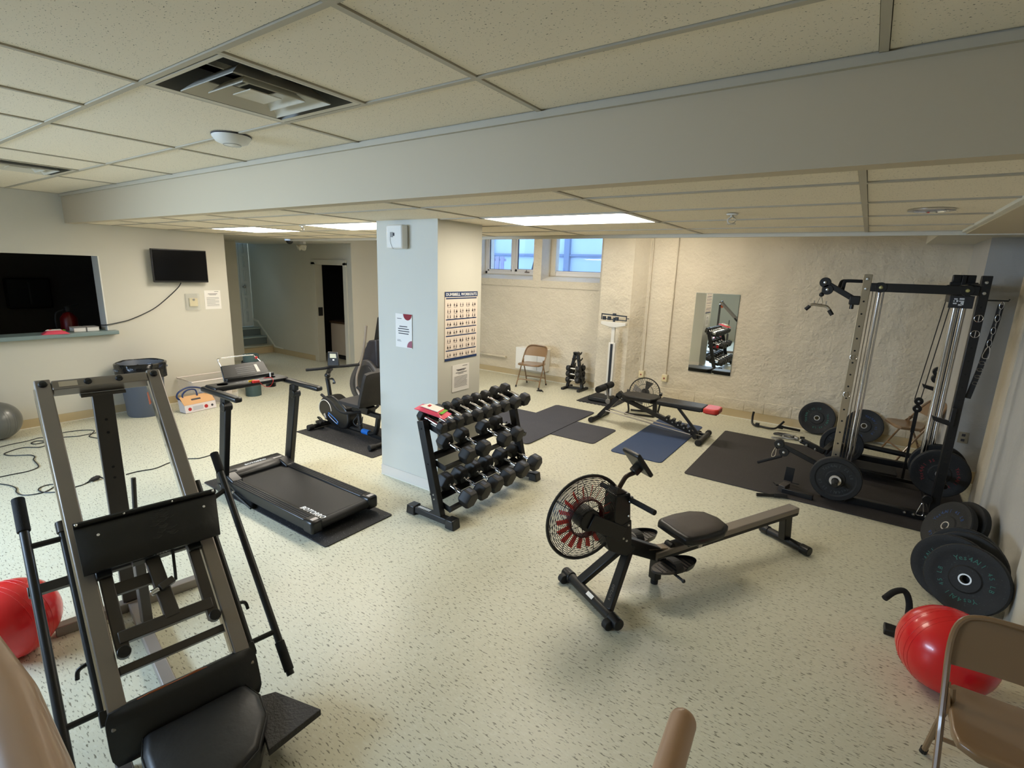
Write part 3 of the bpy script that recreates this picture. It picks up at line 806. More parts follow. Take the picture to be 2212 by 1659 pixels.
# --- windows in the back wall
M_GLASS = bpy.data.materials.new('window_glass'); M_GLASS.use_nodes = True
nt = M_GLASS.node_tree; nt.nodes.clear()
out = nt.nodes.new('ShaderNodeOutputMaterial'); mixs = nt.nodes.new('ShaderNodeMixShader'); tr = nt.nodes.new('ShaderNodeBsdfTransparent'); gl = nt.nodes.new('ShaderNodeBsdfGlossy')
gl.inputs['Roughness'].default_value = 0.02; tr.inputs['Color'].default_value = (0.92, 0.96, 1, 1); mixs.inputs['Fac'].default_value = 0.06
nt.links.new(tr.outputs[0], mixs.inputs[1]); nt.links.new(gl.outputs[0], mixs.inputs[2]); nt.links.new(mixs.outputs[0], out.inputs['Surface'])
M_VIN = mat('white_vinyl_frame', (226, 220, 212), 0.4)
wy = YBL+0.34
def window(n, x0, x1, split):
    z0, z1 = wz+0.085, 2.78
    t = thing('window_%d' % n, None, None, ((x0+x1)/2, wy, z0)); t['kind'] = 'structure'
    mb = MB()
    for a, b in (((x0, z0), (x1, z0+0.055)), ((x0, z1-0.05), (x1, z1)), ((x0, z0), (x0+0.05, z1)), ((x1-0.05, z0), (x1, z1))):
        mb.bb((a[0], wy, a[1]), (b[0], wy+0.09, b[1]))
    make('window_frame', mb, M_VIN, t, 0.004, world=True)
    panes = [(x0+0.05, x1-0.05)]
    if split:
        xm = x0+(x1-x0)*0.5
        make('mullion', MB().bb((xm-0.035, wy-0.005, z0), (xm+0.035, wy+0.09, z1)), M_VIN, t, 0.004, world=True)
        panes = [(x0+0.05, xm-0.035), (xm+0.035, x1-0.05)]
    for i, (a, b) in enumerate(panes):
        mb = MB(); s = 0.032 if i == 0 else 0.045
        for p, q in (((a, z0+0.055), (b, z0+0.055+s)), ((a, z1-0.05-s), (b, z1-0.05)), ((a, z0+0.055), (a+s, z1-0.05)), ((b-s, z0+0.055), (b, z1-0.05))):
            mb.bb((p[0], wy+0.015, p[1]), (q[0], wy+0.06, q[1]))
        make('sash', mb, M_VIN, t, 0.003, world=True)
        mb = MB()
        for p, q in (((a+s-0.004, z0+0.055+s), (a+s+0.010, z1)), ((a+s, z0+0.05+s), (b-s, z0+0.061+s))): mb.bb((p[0], wy+0.03, p[1]), (q[0], wy+0.05, q[1]))
        make('gasket', mb, M_INK, t, world=True)
        make('pane', MB().bb((a+s, wy+0.036, z0+0.055+s), (b-s, wy+0.042, z1-0.05-s)), M_GLASS, t, world=True)
    if split:
        xm = (panes[1][0]+panes[1][1])/2
        make('crank_handle', MB().box((xm, wy-0.01, z0+0.05), (0.10, 0.02, 0.018)).tube((xm-0.02, wy-0.02, z0+0.055), (xm+0.0, wy-0.03, z0+0.085), 0.007), mat('bronze_handle', (110, 92, 80), 0.4), t, world=True)
        make('sash_lock', MB().box((panes[0][1]+0.05, wy-0.01, z0+0.16), (0.012, 0.02, 0.09)), M_VIN, t, world=True)
    return t
window(1, W1[0], W1[1], True)
window(2, W2[0], W2[1], False)
make('inner_jamb', MB().bb((W2[0], wy-0.02, wz+0.085), (W2[0]+0.10, wy+0.1, 2.78)), M_PLASTER, bpy.data.objects['window_2'], world=True)
# yard outside the windows
struct('yard_ground', MB().bb((-14, 8.5, 1.55), (3, 14.5, 1.72)), mat('snowy_gravel', (196, 204, 214), 0.9, var=0.3, vscale=3))
M_CONC = mat('yard_concrete', (176, 184, 192), 0.85, var=0.2, vscale=1.2)
t = thing('yard_wall', 'pale concrete wall across the yard outside the basement windows', 'wall', (-6, 12.2, 1.72))
make('wall_face', MB().bb((-13, 12.2, 1.6), (2, 12.4, 4.5)), M_CONC, t, world=True)
make('ledge', MB().bb((-13, 12.14, 2.36), (2, 12.2, 2.42)), mat('ledge_grey', (120, 126, 138), 0.8), t, world=True)
make('pilaster', MB().bb((-6.75, 12.1, 1.6), (-6.6, 12.2, 4.4)), mat('ledge_grey', (120, 126, 138), 0.8), t, world=True)
make('pilaster', MB().bb((-9.2, 12.1, 1.6), (-9.12, 12.2, 4.4)), mat('ledge_grey', (120, 126, 138), 0.8), t, world=True)
t = thing('yard_fence', 'weathered picket fence seen through the left window', 'fence', (-8.4, 10.9, 1.72))
for k in range(7):
    make('picket', MB().bb((-8.85+k*0.15, 10.9, 1.72), (-8.74+k*0.15, 10.93, 2.3)), mat('weathered_wood', (150, 140, 150), 0.9, var=0.2, vscale=6), t, world=True)
make('rail', MB().bb((-8.9, 10.93, 2.18), (-7.8, 10.96, 2.24)), mat('weathered_wood', (150, 140, 150), 0.9), t, world=True)
solo('yard_pipe', MB().path(smoothpath([(-8.3, 10.2, 2.25), (-8.05, 10.2, 1.95), (-7.8, 10.2, 1.78), (-7.4, 10.2, 1.735), (-6.9, 10.2, 1.735)], 5), 0.02, 6), M_DGREY, 'dark hose on the ground outside the left window', 'hose', loc=(-7.6, 10.2, 1.72))
solo('yard_vine', MB().path(smoothpath([(-6.38, 9.9, 1.73), (-6.28, 9.9, 2.15), (-6.2, 9.9, 2.35), (-6.05, 9.9, 2.52), (-5.9, 9.9, 2.62)], 5), 0.018, 6), M_DGREY, 'dark bent cable outside the right window', 'cable', loc=(-6.2, 9.9, 1.72))
solo('yard_curb', MB().bb((-6.1, 11.2, 1.72), (-3.0, 11.6, 1.98)), mat('dark_planter', (88, 92, 108), 0.9, var=0.3, vscale=5), 'low dark planter outside the right window', 'planter', bevel=0.02)

# --- hall: stairs, panelled double door, side door frame, counter
st = thing('stairs', None, None, (-10.7, 5.6, 0)); st['kind'] = 'structure'
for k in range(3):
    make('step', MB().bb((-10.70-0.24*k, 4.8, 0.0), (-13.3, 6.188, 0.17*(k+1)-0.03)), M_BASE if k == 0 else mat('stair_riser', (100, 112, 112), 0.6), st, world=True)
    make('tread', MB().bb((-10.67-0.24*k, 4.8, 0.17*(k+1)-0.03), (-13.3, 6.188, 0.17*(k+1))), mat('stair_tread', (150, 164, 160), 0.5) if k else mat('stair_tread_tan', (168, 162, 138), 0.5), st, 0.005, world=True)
make('skirt', MB().prism([(-11.5, 0.66), (-11.25, 0.62), (-10.62, 0.12), (-10.3, 0.11), (-10.3, 0.13), (-10.60, 0.15), (-11.24, 0.66), (-11.5, 0.70)], (0, 6.188, 0), X_, Z_, 0.012), M_CAULK, st, world=True)
dpl = -11.42
ym = onx(522, 640, dpl).y
M_DOOR = mat('pale_blue_door', (206, 214, 214), 0.45)
t = thing('door_1', None, None, (dpl, ym, 0.51)); t['kind'] = 'structure'
for dy0, dy1, ks in ((ym+0.004, 6.17, 1), (ym-0.36, ym-0.004, -1)):
    lf = make('door_leaf', MB().bb((dpl-0.04, dy0, 0.52), (dpl, dy1, 2.75)), M_DOOR, t, world=True)
    for k in range(7):
        z = 0.62+k*0.30
        m2 = MB(); ya, yb = dy0+0.07, dy1-0.09
        m2.bb((dpl, ya, z), (dpl+0.018, yb, z+0.02)); m2.bb((dpl, ya, z+0.22), (dpl+0.018, yb, z+0.24)); m2.bb((dpl, ya, z), (dpl+0.018, ya+0.018, z+0.24)); m2.bb((dpl, yb-0.018, z), (dpl+0.018, yb, z+0.24))
        make('panel_moulding', m2, M_DOOR, lf, 0.004, world=True)
make('door_knob', MB().tube((dpl, ym+0.05, 1.40), (dpl+0.05, ym+0.05, 1.40), 0.012).ball((dpl+0.06, ym+0.05, 1.40), 0.03, 10, 8), M_STEEL, t, world=True)
make('door_frame', MB().bb((dpl-0.05, ym-0.52, 0.51), (dpl+0.03, ym-0.37, 2.85)), M_HALLBLUE, t, world=True)
t = thing('door_2', None, None, ((dx0+dx1)/2, 6.19, 0)); t['kind'] = 'structure'
mb = MB(); mb.bb((dx0-0.07, 6.165, 0), (dx0+0.05, 6.33, dz1)); mb.bb((dx1-0.04, 6.165, 0), (dx1+0.06, 6.33, dz1)); mb.bb((dx0-0.07, 6.165, dz1-0.05), (dx1+0.06, 6.33, dz1+0.05))
make('door_frame', mb, M_HALL, t, 0.004, world=True)
make('strike_plate', MB().bb((dx0+0.05, 6.2, 0.93), (dx0+0.062, 6.3, 1.10)), M_DARK, t, 0.006, world=True)
mb = MB().bb((-9.0, 6.34, 0), (-8.74, 6.9, 0.78))
t = thing('counter', 'pale counter with a wood top inside the dark side doorway', 'counter', (-8.75, 6.75, 0))
make('cabinet_panel', MB().bb((-9.2, 6.62, 0.10), (-8.38, 7.2, 0.76)), mat('pale_laminate', (188, 176, 160), 0.5), t, 0.004, world=True)
make('worktop', MB().bb((-9.2, 6.58, 0.76), (-8.36, 7.25, 0.80)), mat('dark_wood', (70, 52, 36), 0.5), t, 0.004, world=True)
make('plinth', MB().bb((-9.2, 6.67, 0), (-8.42, 7.2, 0.10)), M_DARK, t, world=True)
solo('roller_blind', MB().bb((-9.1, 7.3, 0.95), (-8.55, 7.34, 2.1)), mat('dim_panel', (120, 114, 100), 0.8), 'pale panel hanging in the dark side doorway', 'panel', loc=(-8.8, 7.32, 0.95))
# emergency lights on the hall ceiling, dome camera, sprinklers
e = ony(654, 521, 5.6)
t = thing('emergency_light', 'twin-lamp emergency light under the hall ceiling', 'emergency light', (e.x, 5.6, 2.33))
make('mount', MB().bb((-0.05, -0.03, -0.04), (0.05, 0.03, 0.0)), M_WHITE, t)
for s in (-1, 1): make('lamp_head', MB().lathe([(0.0, -0.06), (0.03, -0.05), (0.055, 0.02), (0.05, 0.03), (0, 0.025)], (s*0.065, -0.03, -0.10), (s*0.3, -0.8, -0.45), 14), mat('lamp_lens', (214, 208, 190), 0.25), t)
e = onz(625, 516, 2.33)
t = thing('dome_camera', 'small dome camera on the hall ceiling', 'camera', (e.x, e.y, 2.33))
make('base', MB().lathe([(0, 0), (0.075, 0), (0.075, -0.03), (0, -0.03)], n=18), M_WHITE, t)
make('dome', MB().ball((0, 0, -0.03), 0.055, 14, 8), M_SATIN, t)
def sprinkler(px, py, label):
    p = onz(px, py, ZL)
    t = thing('sprinkler', label, 'sprinkler', (p.x, p.y, ZL), group='ceiling sprinklers')
    make('escutcheon', MB().lathe([(0, 0), (0.035, 0), (0.03, -0.008), (0, -0.008)], n=14), M_WHITE, t)
    mb = MB().tube((0, 0, 0), (0, 0, -0.018), 0.010, 8)
    for s in (-1, 1): mb.path(smoothpath([(0, 0, -0.015), (s*0.022, 0, -0.03), (s*0.018, 0, -0.05), (0, 0, -0.058)], 3), 0.004, 5)
    make('frame_arms', mb, M_BOLT, t)
    make('deflector', MB().lathe([(0, -0.057), (0.028, -0.057), (0.026, -0.061), (0, -0.061)], n=12), M_BOLT, t)
sprinkler(653, 487, 'ceiling sprinkler head left of the pillar')
sprinkler(1582, 462, 'ceiling sprinkler head above the wall mirror')
p = onz(2012, 454, ZL)
t = thing('downlight', 'unlit round recessed downlight at the right end of the ceiling', 'downlight', (p.x, p.y, ZL))
make('trim_ring', MB().lathe([(0.10, -0.004), (0.075, -0.006), (0.07, 0.0), (0.10, 0.002)], n=28, closed=True), M_CHROME, t)
make('reflector', MB().lathe([(0.073, -0.001), (0.055, 0.012), (0.0, 0.014)], n=28), mat('blue_reflector', (126, 148, 190), 0.15, 0.6), t)
p = onz(500, 293, ZU)
t = thing('access_point', 'white round wireless dome on the ceiling beside the vent', 'access point', (p.x, p.y, ZU))
make('body', MB().lathe([(0.0, -0.052), (0.04, -0.05), (0.08, -0.036), (0.098, -0.012), (0.10, -0.004), (0, -0.004)], n=32), M_WHITE, t, sharp=60)
make('ring_mark', MB().path([(0.045*math.cos(k*PI/12), 0.045*math.sin(k*PI/12), -0.0495) for k in range(24)], 0.0012, 4, closed=True), mat('grey_plastic', (150, 150, 148), 0.4), t)
make('gap', MB().lathe([(0.097, -0.006), (0.101, -0.006), (0.101, -0.001), (0.097, -0.001)], n=32, closed=True), M_INK, t)

# --- conduits with boxes, mirror, boxes on the back wall
def conduit(px0, px1, pyb, label, boxlabel):
    a = ony(px1, pyb, YB); xx = a.x
    t = thing('conduit', label, 'conduit', (xx, YB, a.z), group='painted conduits')
    make('pipe', MB().tube((xx, YB-0.016, a.z), (xx, YB-0.016, 2.8), 0.012, 10), M_PLASTER, t, world=True)
    for z in (a.z+0.30, a.z+1.15, a.z+1.9): make('strap', MB().tube((xx, YB-0.016, z-0.012), (xx, YB-0.016, z+0.012), 0.016, 10), M_PLASTER, t, world=True)
    t = thing('outlet_box', boxlabel, 'outlet', (xx, YB, a.z-0.11), group='boxes under the conduits')
    make('box', MB().bb((xx-0.042, YB, a.z-0.115), (xx+0.042, YB-0.055, a.z)), mat('cream_box', (206, 196, 168), 0.5), t, 0.006, world=True)
    make('face_plate', MB().bb((xx-0.036, YB-0.054, a.z-0.105), (xx+0.036, YB-0.06, a.z-0.01)), mat('cream_plastic', (220, 204, 160), 0.45), t, 0.002, world=True)
    make('socket', MB().tube((xx, YB-0.059, a.z-0.058), (xx, YB-0.063, a.z-0.058), 0.014), mat('socket_red', (140, 70, 50), 0.5), t, world=True)
conduit(1417, 1388, 800, 'thin painted conduit in the corner by the pier', 'small outlet box behind the round floor fan')
conduit(1473, 1438, 808, 'thin painted conduit running down left of the mirror', 'cream outlet box on the wall left of the mirror')
a = ony(1489, 800, YB-0.012); b = ony(1603, 635, YB-0.012)
mx0, mx1, mz0, mz1 = -2.02, -1.435, 0.585, 1.72
t = thing('wall_mirror', 'tall frameless mirror on the rough back wall', 'mirror', ((mx0+mx1)/2, YB, mz0))
Rm_ = Matrix.Rotation(0.012, 3, 'X')
make('glass', MB().bb((mx0, YB-0.004, mz0), (mx1, YB-0.012, mz1)), mat('mirror_silver', (232, 236, 234), 0.015, 1.0), t, world=True)
make('edge', MB().bb((mx0-0.003, YB, mz0-0.003), (mx1+0.003, YB-0.006, mz1+0.003)), mat('mirror_edge', (150, 160, 156), 0.3), t, world=True)
a = ony(1113, 795, YBL-0.2); b = ony(1182, 758, YBL-0.2)
t = thing('wall_cabinet', 'white wall-mounted box behind the back folding chair', 'wall box', ((a.x+b.x)/2, YBL, a.z))
make('front', MB().bb((a.x, YBL-0.20, a.z), (b.x-0.05, YBL, b.z)), M_WHITE, t, 0.006, world=True)
make('seam', MB().bb(((a.x+b.x)/2+0.13, YBL-0.203, a.z+0.02), ((a.x+b.x)/2+0.136, YBL-0.2, b.z-0.01)), mat('grey_plastic', (150, 150, 148), 0.4), t, world=True)


# ================================================================ LEG PRESS (bottom left)
LT = Vector((0.168, 0.986, 0)).normalized(); LU = Vector((LT.y, -LT.x, 0))
LM = Vector((-3.142, 0.888, 1.317)); LR = Vector((0.701, -0.114, -0.704)).normalized(); LN = LR.cross(LT).normalized()
if LN.z < 0: LN = -LN          # front side of the rails, up and towards the seat
def LP(t, r, off=0.0): return LM+LT*t+LR*r+LN*off
lp = thing('leg_press_machine', 'grey steel leg press machine with black pads and inclined rails', 'leg press', (LM.x, LM.y, 0))
def lpart(name, mb, m, bevel=0.0, parent=None, **k): return make(name, mb, m, parent or lp, bevel, world=True, **k)
for s in (-1, 1):
    rail = lpart('rail', MB().bar(LP(s*0.221, -0.03), LP(s*0.221, 1.585), 0.060, 0.055, LN), M_GREYMET, 0.006)
    lpart('chrome_strip', MB().bar(LP(s*0.186 if s > 0 else -0.254, 0.02, 0.0), LP(s*0.186 if s > 0 else -0.254, 1.5, 0.0), 0.007, 0.045, LN), M_CHROME, 0.0, rail)
    for r in ((0.0, 0.0),): lpart('bolt', MB().lathe([(0, 0.016), (0.014, 0.012), (0.018, 0.0), (0, 0)], LP(s*0.221, 0.0, 0.028), LN, 12), M_SATIN, 0, rail)
cb = lpart('top_crossbar', MB().bar(LP(-0.19, 0.01), LP(0.19, 0.01), 0.055, 0.06, LN), M_GREYMET, 0.005)
for t in (-0.055, 0.07): lpart('bolt', MB().lathe([(0, 0.016), (0.012, 0.013), (0.017, 0.0), (0, 0)], LP(t, 0.008, 0.030), LN, 12), M_SATIN, 0, cb)
lpart('sticker', MB().prism([(-0.05, -0.015), (0.02, -0.015), (0.02, 0.015), (-0.05, 0.015)], LP(-0.115, 0.01, 0.0305), LT, -LR, 0.001) if LT.cross(-LR).dot(LN) > 0 else MB().prism([(-0.05, -0.015), (0.02, -0.015), (0.02, 0.015), (-0.05, 0.015)], LP(-0.115, 0.01, 0.0305), -LT, -LR, 0.001), mat('worn_sticker', (208, 196, 176), 0.6), 0, cb)
lpart('orange_tab', MB().bar(LP(0.185, 0.07, -0.035), LP(0.185, 0.13, -0.06), 0.05, 0.004, LT), mat('orange_tab', (212, 92, 34), 0.5))
# rear post, base frame on the floor
PB = LM.copy(); PB.z = 0.03
post = lpart('rear_post', MB().bar((LM.x-0.02, LM.y, 1.262), (LM.x-0.02, LM.y, 0.06), 0.085, 0.05, LU), M_DGREY, 0.004)
lpart('post_plate', MB().bar(LM+LT*-0.09+Vector((0, 0, -0.055)), LM+LT*0.09+Vector((0, 0, -0.055)), 0.07, 0.014, (0, 0, 1)), M_DGREY)
for z in (1.12, 1.05, 0.86, 0.80): lpart('hole', MB().lathe([(0, 0.002), (0.006, 0.002), (0.007, 0), (0, 0)], (LM.x-0.02, LM.y, z)+LU*0.0255 if False else Vector((LM.x-0.02, LM.y, z))+LU*0.0255, LU, 8), M_DARK, 0, post)
bz = 0.028
lpart('base_crosstube', MB().bar(Vector((LM.x-0.02, LM.y, bz))+LT*-0.33, Vector((LM.x-0.02, LM.y, bz))+LT*0.33, 0.06, 0.055), M_GREYMET, 0.005)
LB = Vector((LM.x, LM.y, bz))
lpart('base_spine', MB().bar(LB+LU*0.0, LB+LU*1.42, 0.055, 0.05), M_GREYMET, 0.005)
lpart('base_crosstube', MB().bar(LB+LU*1.24+LT*-0.33, LB+LU*1.24+LT*0.33, 0.055, 0.055), M_GREYMET, 0.005)
for s in (-1, 1):
    lpart('base_side', MB().bar(LB+LT*(s*0.221)+LU*1.24, LB+LT*(s*0.221)+LU*1.10, 0.05, 0.05), M_DGREY, 0.005)
# carriage
fr = lpart('carriage_side', MB().bar(LP(-0.163, 0.80), LP(-0.163, 1.33), 0.045, 0.045, LN), M_DGREY, 0.004)
lpart('carriage_side', MB().bar(LP(0.163, 0.80), LP(0.163, 1.33), 0.045, 0.045, LN), M_DGREY, 0.004)
lpart('carriage_crossbar', MB().bar(LP(-0.17, 1.265, 0.005), LP(0.17, 1.265, 0.005), 0.05, 0.045, LN), M_DGREY, 0.004)
lpart('carriage_crossbar', MB().bar(LP(-0.19, 1.385, -0.01), LP(0.19, 1.385, -0.01), 0.032, 0.04, LN), M_DGREY, 0.003)
lpart('carriage_crossbar', MB().bar(LP(-0.15, 1.06, -0.01), LP(0.02, 1.06, -0.01), 0.05, 0.03, LN), M_DGREY, 0.003)
lpart('centre_spine', MB().bar(LP(0.0, 0.92, 0.01), LP(0.02, 1.26, 0.01), 0.055, 0.04, LN), M_DGREY, 0.004)
for s, r in ((-1, 1.325), (1, 1.325), (-1, 0.985), (1, 0.985)):
    lpart('roller', MB().tube(LP(s*0.163-0.0, r, 0.0), LP(s*0.163, r, 0.042), 0.024, 14), M_SATIN, 0.003)
for s in (-1, 1): lpart('roller_guard', MB().bar(LP(s*0.14, 0.985, 0.03), LP(s*0.195, 0.985, 0.03), 0.05, 0.03, LN), M_SATIN, 0.006)
# latch bracket with chrome knob in the middle
lt = lpart('latch_bracket', MB().bar(LP(0.0, 1.13, 0.04), LP(0.055, 1.11, 0.04), 0.03, 0.03, LN), M_DGREY, 0.003)
lpart('latch_knob', MB().tube(LP(-0.005, 1.131, 0.04), LP(-0.035, 1.14, 0.04), 0.013, 12), M_CHROME, 0.002, lt)
lpart('latch_wire', MB().path(smoothpath([LP(0.06, 1.12, 0.05), LP(0.07, 1.05, 0.05), LP(0.075, 0.97, 0.07), LP(0.05, 0.93, 0.08)], 5), 0.006, 6), M_BLACK, 0, lt)
# foot plate pad on the carriage (worn upholstery, rivets along the top edge)
pd = 0.085
def PD(t, r, o=0.0): return LP(t, r, pd+o)
nx, ny = 14, 6
vs = []; fs = []
for side in (0, 1):
    for j in range(ny+1):
        for i in range(nx+1):
            a, b = i/nx, j/ny
            e = min(a, 1-a, b, 1-b)
            puff = 0.014*min(1, e*7)**0.5
            tt = -0.232+0.535*a-0.035*b*a; rr = 0.775+0.215*b
            vs.append(PD(tt, rr, (puff if side == 0 else -0.014)))
st_ = (nx+1)*(ny+1)
for j in range(ny):
    for i in range(nx):
        q = j*(nx+1)+i
        fs.append((q, q+1, q+nx+2, q+nx+1)); fs.append((st_+q, st_+q+nx+1, st_+q+nx+2, st_+q+1))
for i in range(nx):
    fs.append((i, st_+i, st_+i+1, i+1)); q = ny*(nx+1)+i; fs.append((q, q+1, st_+q+1, st_+q))
for j in range(ny):
    q = j*(nx+1); fs.append((q, q+nx+1, st_+q+nx+1, st_+q)); q += nx; fs.append((q, st_+q, st_+q+nx+1, q+nx+1))
pad = lpart('foot_plate', MB().add(vs, fs), M_VINYL, sharp=50)
lpart('edge_roll', MB().path([PD(-0.232, 0.772, 0.006), PD(0.03, 0.772, 0.01), PD(0.303, 0.772, 0.006)], 0.012, 8), M_VINYL, 0, pad)
for t in (-0.222, -0.06, 0.12, 0.29): lpart('rivet', MB().lathe([(0, 0.005), (0.005, 0.003), (0.007, 0), (0, 0)], PD(t, 0.774, 0.016), LN, 8), M_CHROME, 0, pad)
for t in (-0.16, 0.235): lpart('worn_spot', MB().lathe([(0, 0.001), (0.006, 0.0), (0, 0)], PD(t, 0.84, 0.0145), LN, 8), M_PAPER, 0, pad)
rnd = random.Random(11)
cr = MB()
for k in range(26):
    t0 = 0.05+rnd.uniform(-0.035, 0.03); r0 = 0.80+k*0.005+rnd.uniform(-0.003, 0.003)
    cr.path([PD(t0, r0, 0.0138), PD(t0+0.018, r0+0.006, 0.0146), PD(t0+0.034, r0-0.002, 0.0138)], 0.0013, 4)
tag(lpart('crease', cr, mat('creased_vinyl', (58, 55, 54), 0.4), 0, pad), kind='stuff')
lpart('pad_bracket', MB().bar(LP(0.0, 0.86, 0.03), LP(0.0, 0.99, 0.03), 0.14, 0.06, LN), M_BLACK, 0.004)
mb = MB()
for k in range(5): mb.bar(LP(0.005+0.011*k, 0.985, 0.073), LP(0.011+0.011*k, 0.985, 0.073), 0.011, 0.002, LN)
tag(lpart('small_print', mb, M_WLET), kind='stuff')
# handle tubes
for s in (-1, 1):
    r0, r1 = (0.555, 1.66) if s < 0 else (0.53, 1.70)
    h = lpart('outer_handle', MB().tube(LP(s*0.376, r0), LP(s*0.376, r1), 0.0165, 14), M_BLACK)
    if s < 0: lpart('grip', MB().tube(LP(s*0.376, r0-0.005), LP(s*0.376, r0+0.15), 0.022, 14), M_FOAM, 0.003, h)
    else:
        lpart('grip', MB().tube(LP(s*0.376, 1.545), LP(s*0.376, 1.68), 0.021, 14), M_FOAM, 0.003, h)
        lpart('grip', MB().tube(LP(s*0.376, r0-0.005), LP(s*0.376, r0+0.11), 0.020, 14), M_FOAM, 0.003, h)
    h2 = lpart('inner_tube', MB().tube(LP(s*0.262, 0.71 if s < 0 else 0.66), LP(s*0.262, 1.55), 0.0145, 12), M_BLACK)
    if s < 0: lpart('end_cap', MB().tube(LP(s*0.262, 0.70), LP(s*0.262, 0.75), 0.020, 12), M_DGREY, 0.002, h2)
    lpart('link_tube', MB().tube(LP(s*0.262, 1.495), LP(s*0.376, 1.495), 0.012, 10), M_BLACK)
    lpart('link_tube', MB().tube(LP(s*0.262 if s < 0 else 0.30, 0.775), LP(s*0.376, 0.775 if s < 0 else 0.74), 0.012, 10), M_BLACK)
    lpart('tube_clamp', MB().bar(LP(s*0.24, 1.52), LP(s*0.275, 1.52), 0.05, 0.04, LN), M_BLACK, 0.003)
    lpart('stop_pin', MB().path(smoothpath([LP(s*0.25, 1.30, -0.02), LP(s*0.30, 1.31, -0.03), LP(s*0.31, 1.34, -0.05)], 4), 0.008, 6), M_BLACK)
# weight horn (a square stub sticking out on the left) and loading rod
lpart('weight_horn', MB().bar(LP(-0.02, 0.93, -0.10), LP(-0.40, 0.93, -0.10), 0.04, 0.035, LN), M_DGREY, 0.003)
lpart('weight_horn', MB().bar(LP(0.02, 0.93, -0.10), LP(0.20, 0.93, -0.10), 0.04, 0.035, LN), M_DGREY, 0.003)
q0 = onp(286, 1120, LM+LU*0.25, LU); q1 = onp(288, 1032, LM+LU*0.25, LU)
lpart('loading_rod', MB().tube(q0-Vector((0, 0, 0.2)), q1, 0.011, 12), M_DGREY, 0.002)
for s in (-0.09, 0.05): lpart('pulley_wheel', MB().tube(LP(s, 0.745, -0.02)+LT*-0.012, LP(s, 0.745, -0.02)+LT*0.012, 0.026, 14), M_SATIN, 0.004)
lpart('rod_support', MB().bar(Vector((q0.x, q0.y, 0.055)), Vector((q0.x, q0.y, 0.50)), 0.045, 0.045), M_DGREY, 0.004)
# backrest pad, seat cushion and side step at the low end
LS = Vector((-2.086, 0.717, 0)) 
def SP(t, u, z): return LS+LT*t+LU*u+Vector((0, 0, z))
def cushion(P0, ax, ay, az, w, h, th, n=12, m=7, round_=0.35):
    """padded block centred on P0; ax, ay the face axes, az its thickness axis"""
    mb = MB(); vs = []; fs = []
    for side in (1, -1):
        for j in range(m+1):
            for i in range(n+1):
                a = -1+2*i/n; b = -1+2*j/m
                k = (abs(a)**5+abs(b)**5)
                f = (1-min(1, k)*round_)
                lift = th/2*(1-0.55*min(1, max(abs(a), abs(b))**6))
                vs.append(Vector(P0)+ax*(a*w/2*(1-0.06*abs(b)**6))+ay*(b*h/2*(1-0.05*abs(a)**6))+az*(side*lift))
    S = (n+1)*(m+1)
    for j in range(m):
        for i in range(n):
            q = j*(n+1)+i
            fs.append((q, q+1, q+n+2, q+n+1)); fs.append((S+q, S+q+n+1, S+q+n+2, S+q+1))
    for i in range(n):
        fs.append((i, S+i, S+i+1, i+1)); q = m*(n+1)+i; fs.append((q, q+1, S+q+1, S+q))
    for j in range(m):
        q = j*(n+1); fs.append((q, q+n+1, S+q+n+1, S+q)); q += n; fs.append((q, S+q, S+q+n+1, q+n+1))
    return mb.add(vs, fs)
bn = (LU*0.93+Vector((0, 0, 0.36))).normalized(); bu = (Vector((0, 0, 1))-bn*bn.z).normalized()
bp_ = lpart('backrest_pad', cushion(SP(0.0, 0.06, 0.178), LT, bu, bn, 0.53, 0.205, 0.08), M_VINYL, sharp=60)
lpart('torn_edge', MB().path([SP(-0.16+0.04*k, 0.035-0.003*(k % 2), 0.273+0.003*((k*7) % 3)) for k in range(7)], 0.006, 5), mat('foam_tear', (150, 84, 46), 0.9), 0, bp_)
# seat: shield-shaped wedge
poly = [(-0.17, 0.10), (0.20, 0.10), (0.225, 0.20), (0.21, 0.32), (0.13, 0.46), (0.02, 0.52), (-0.12, 0.52), (-0.19, 0.42), (-0.19, 0.2)]
mb = MB(); N = len(poly)
ring0 = [SP(t, u, 0.075) for t, u in poly]
ring1 = [SP(t, u, 0.155) for t, u in poly]
cx0 = sum(p[0] for p in poly)/N; cu0 = sum(p[1] for p in poly)/N
ring2 = [SP(cx0+(t-cx0)*0.90, cu0+(u-cu0)*0.90, 0.182) for t, u in poly]
ring3 = [SP(cx0+(t-cx0)*0.5, cu0+(u-cu0)*0.5, 0.192) for t, u in poly]
mb.v = ring0+ring1+ring2+ring3
for k in range(3):
    for i in range(N): mb.f.append((k*N+i, k*N+(i+1) % N, (k+1)*N+(i+1) % N, (k+1)*N+i))
mb.f.append(tuple(range(N-1, -1, -1))); mb.f.append(tuple(range(3*N, 4*N)))
seat = lpart('seat_cushion', mb, M_VINYL, 0.012, sharp=70, seg=3)
lpart('piping', MB().path([SP(cx0+(t-cx0)*0.985, cu0+(u-cu0)*0.985, 0.160) for t, u in poly], 0.004, 6, closed=True), M_VINYL, 0, seat)
lpart('side_step', MB().prism([(0.205, 0.17), (0.286, 0.20), (0.385, 0.42), (0.16, 0.46)], LS+Vector((0, 0, 0.105)), LT, LU, -0.03) if LT.cross(LU).z < 0 else MB().prism([(0.205, 0.17), (0.286, 0.20), (0.385, 0.42), (0.16, 0.46)], LS+Vector((0, 0, 0.105)), LT, LU, 0.03), mat('ribbed_step', (44, 41, 40), 0.6, bump=0.4, bscale=90), 0.003)
lpart('seat_support', MB().bar(SP(0, 0.1, 0.055), SP(0, 0.52, 0.055), 0.08, 0.05), M_DGREY, 0.004)
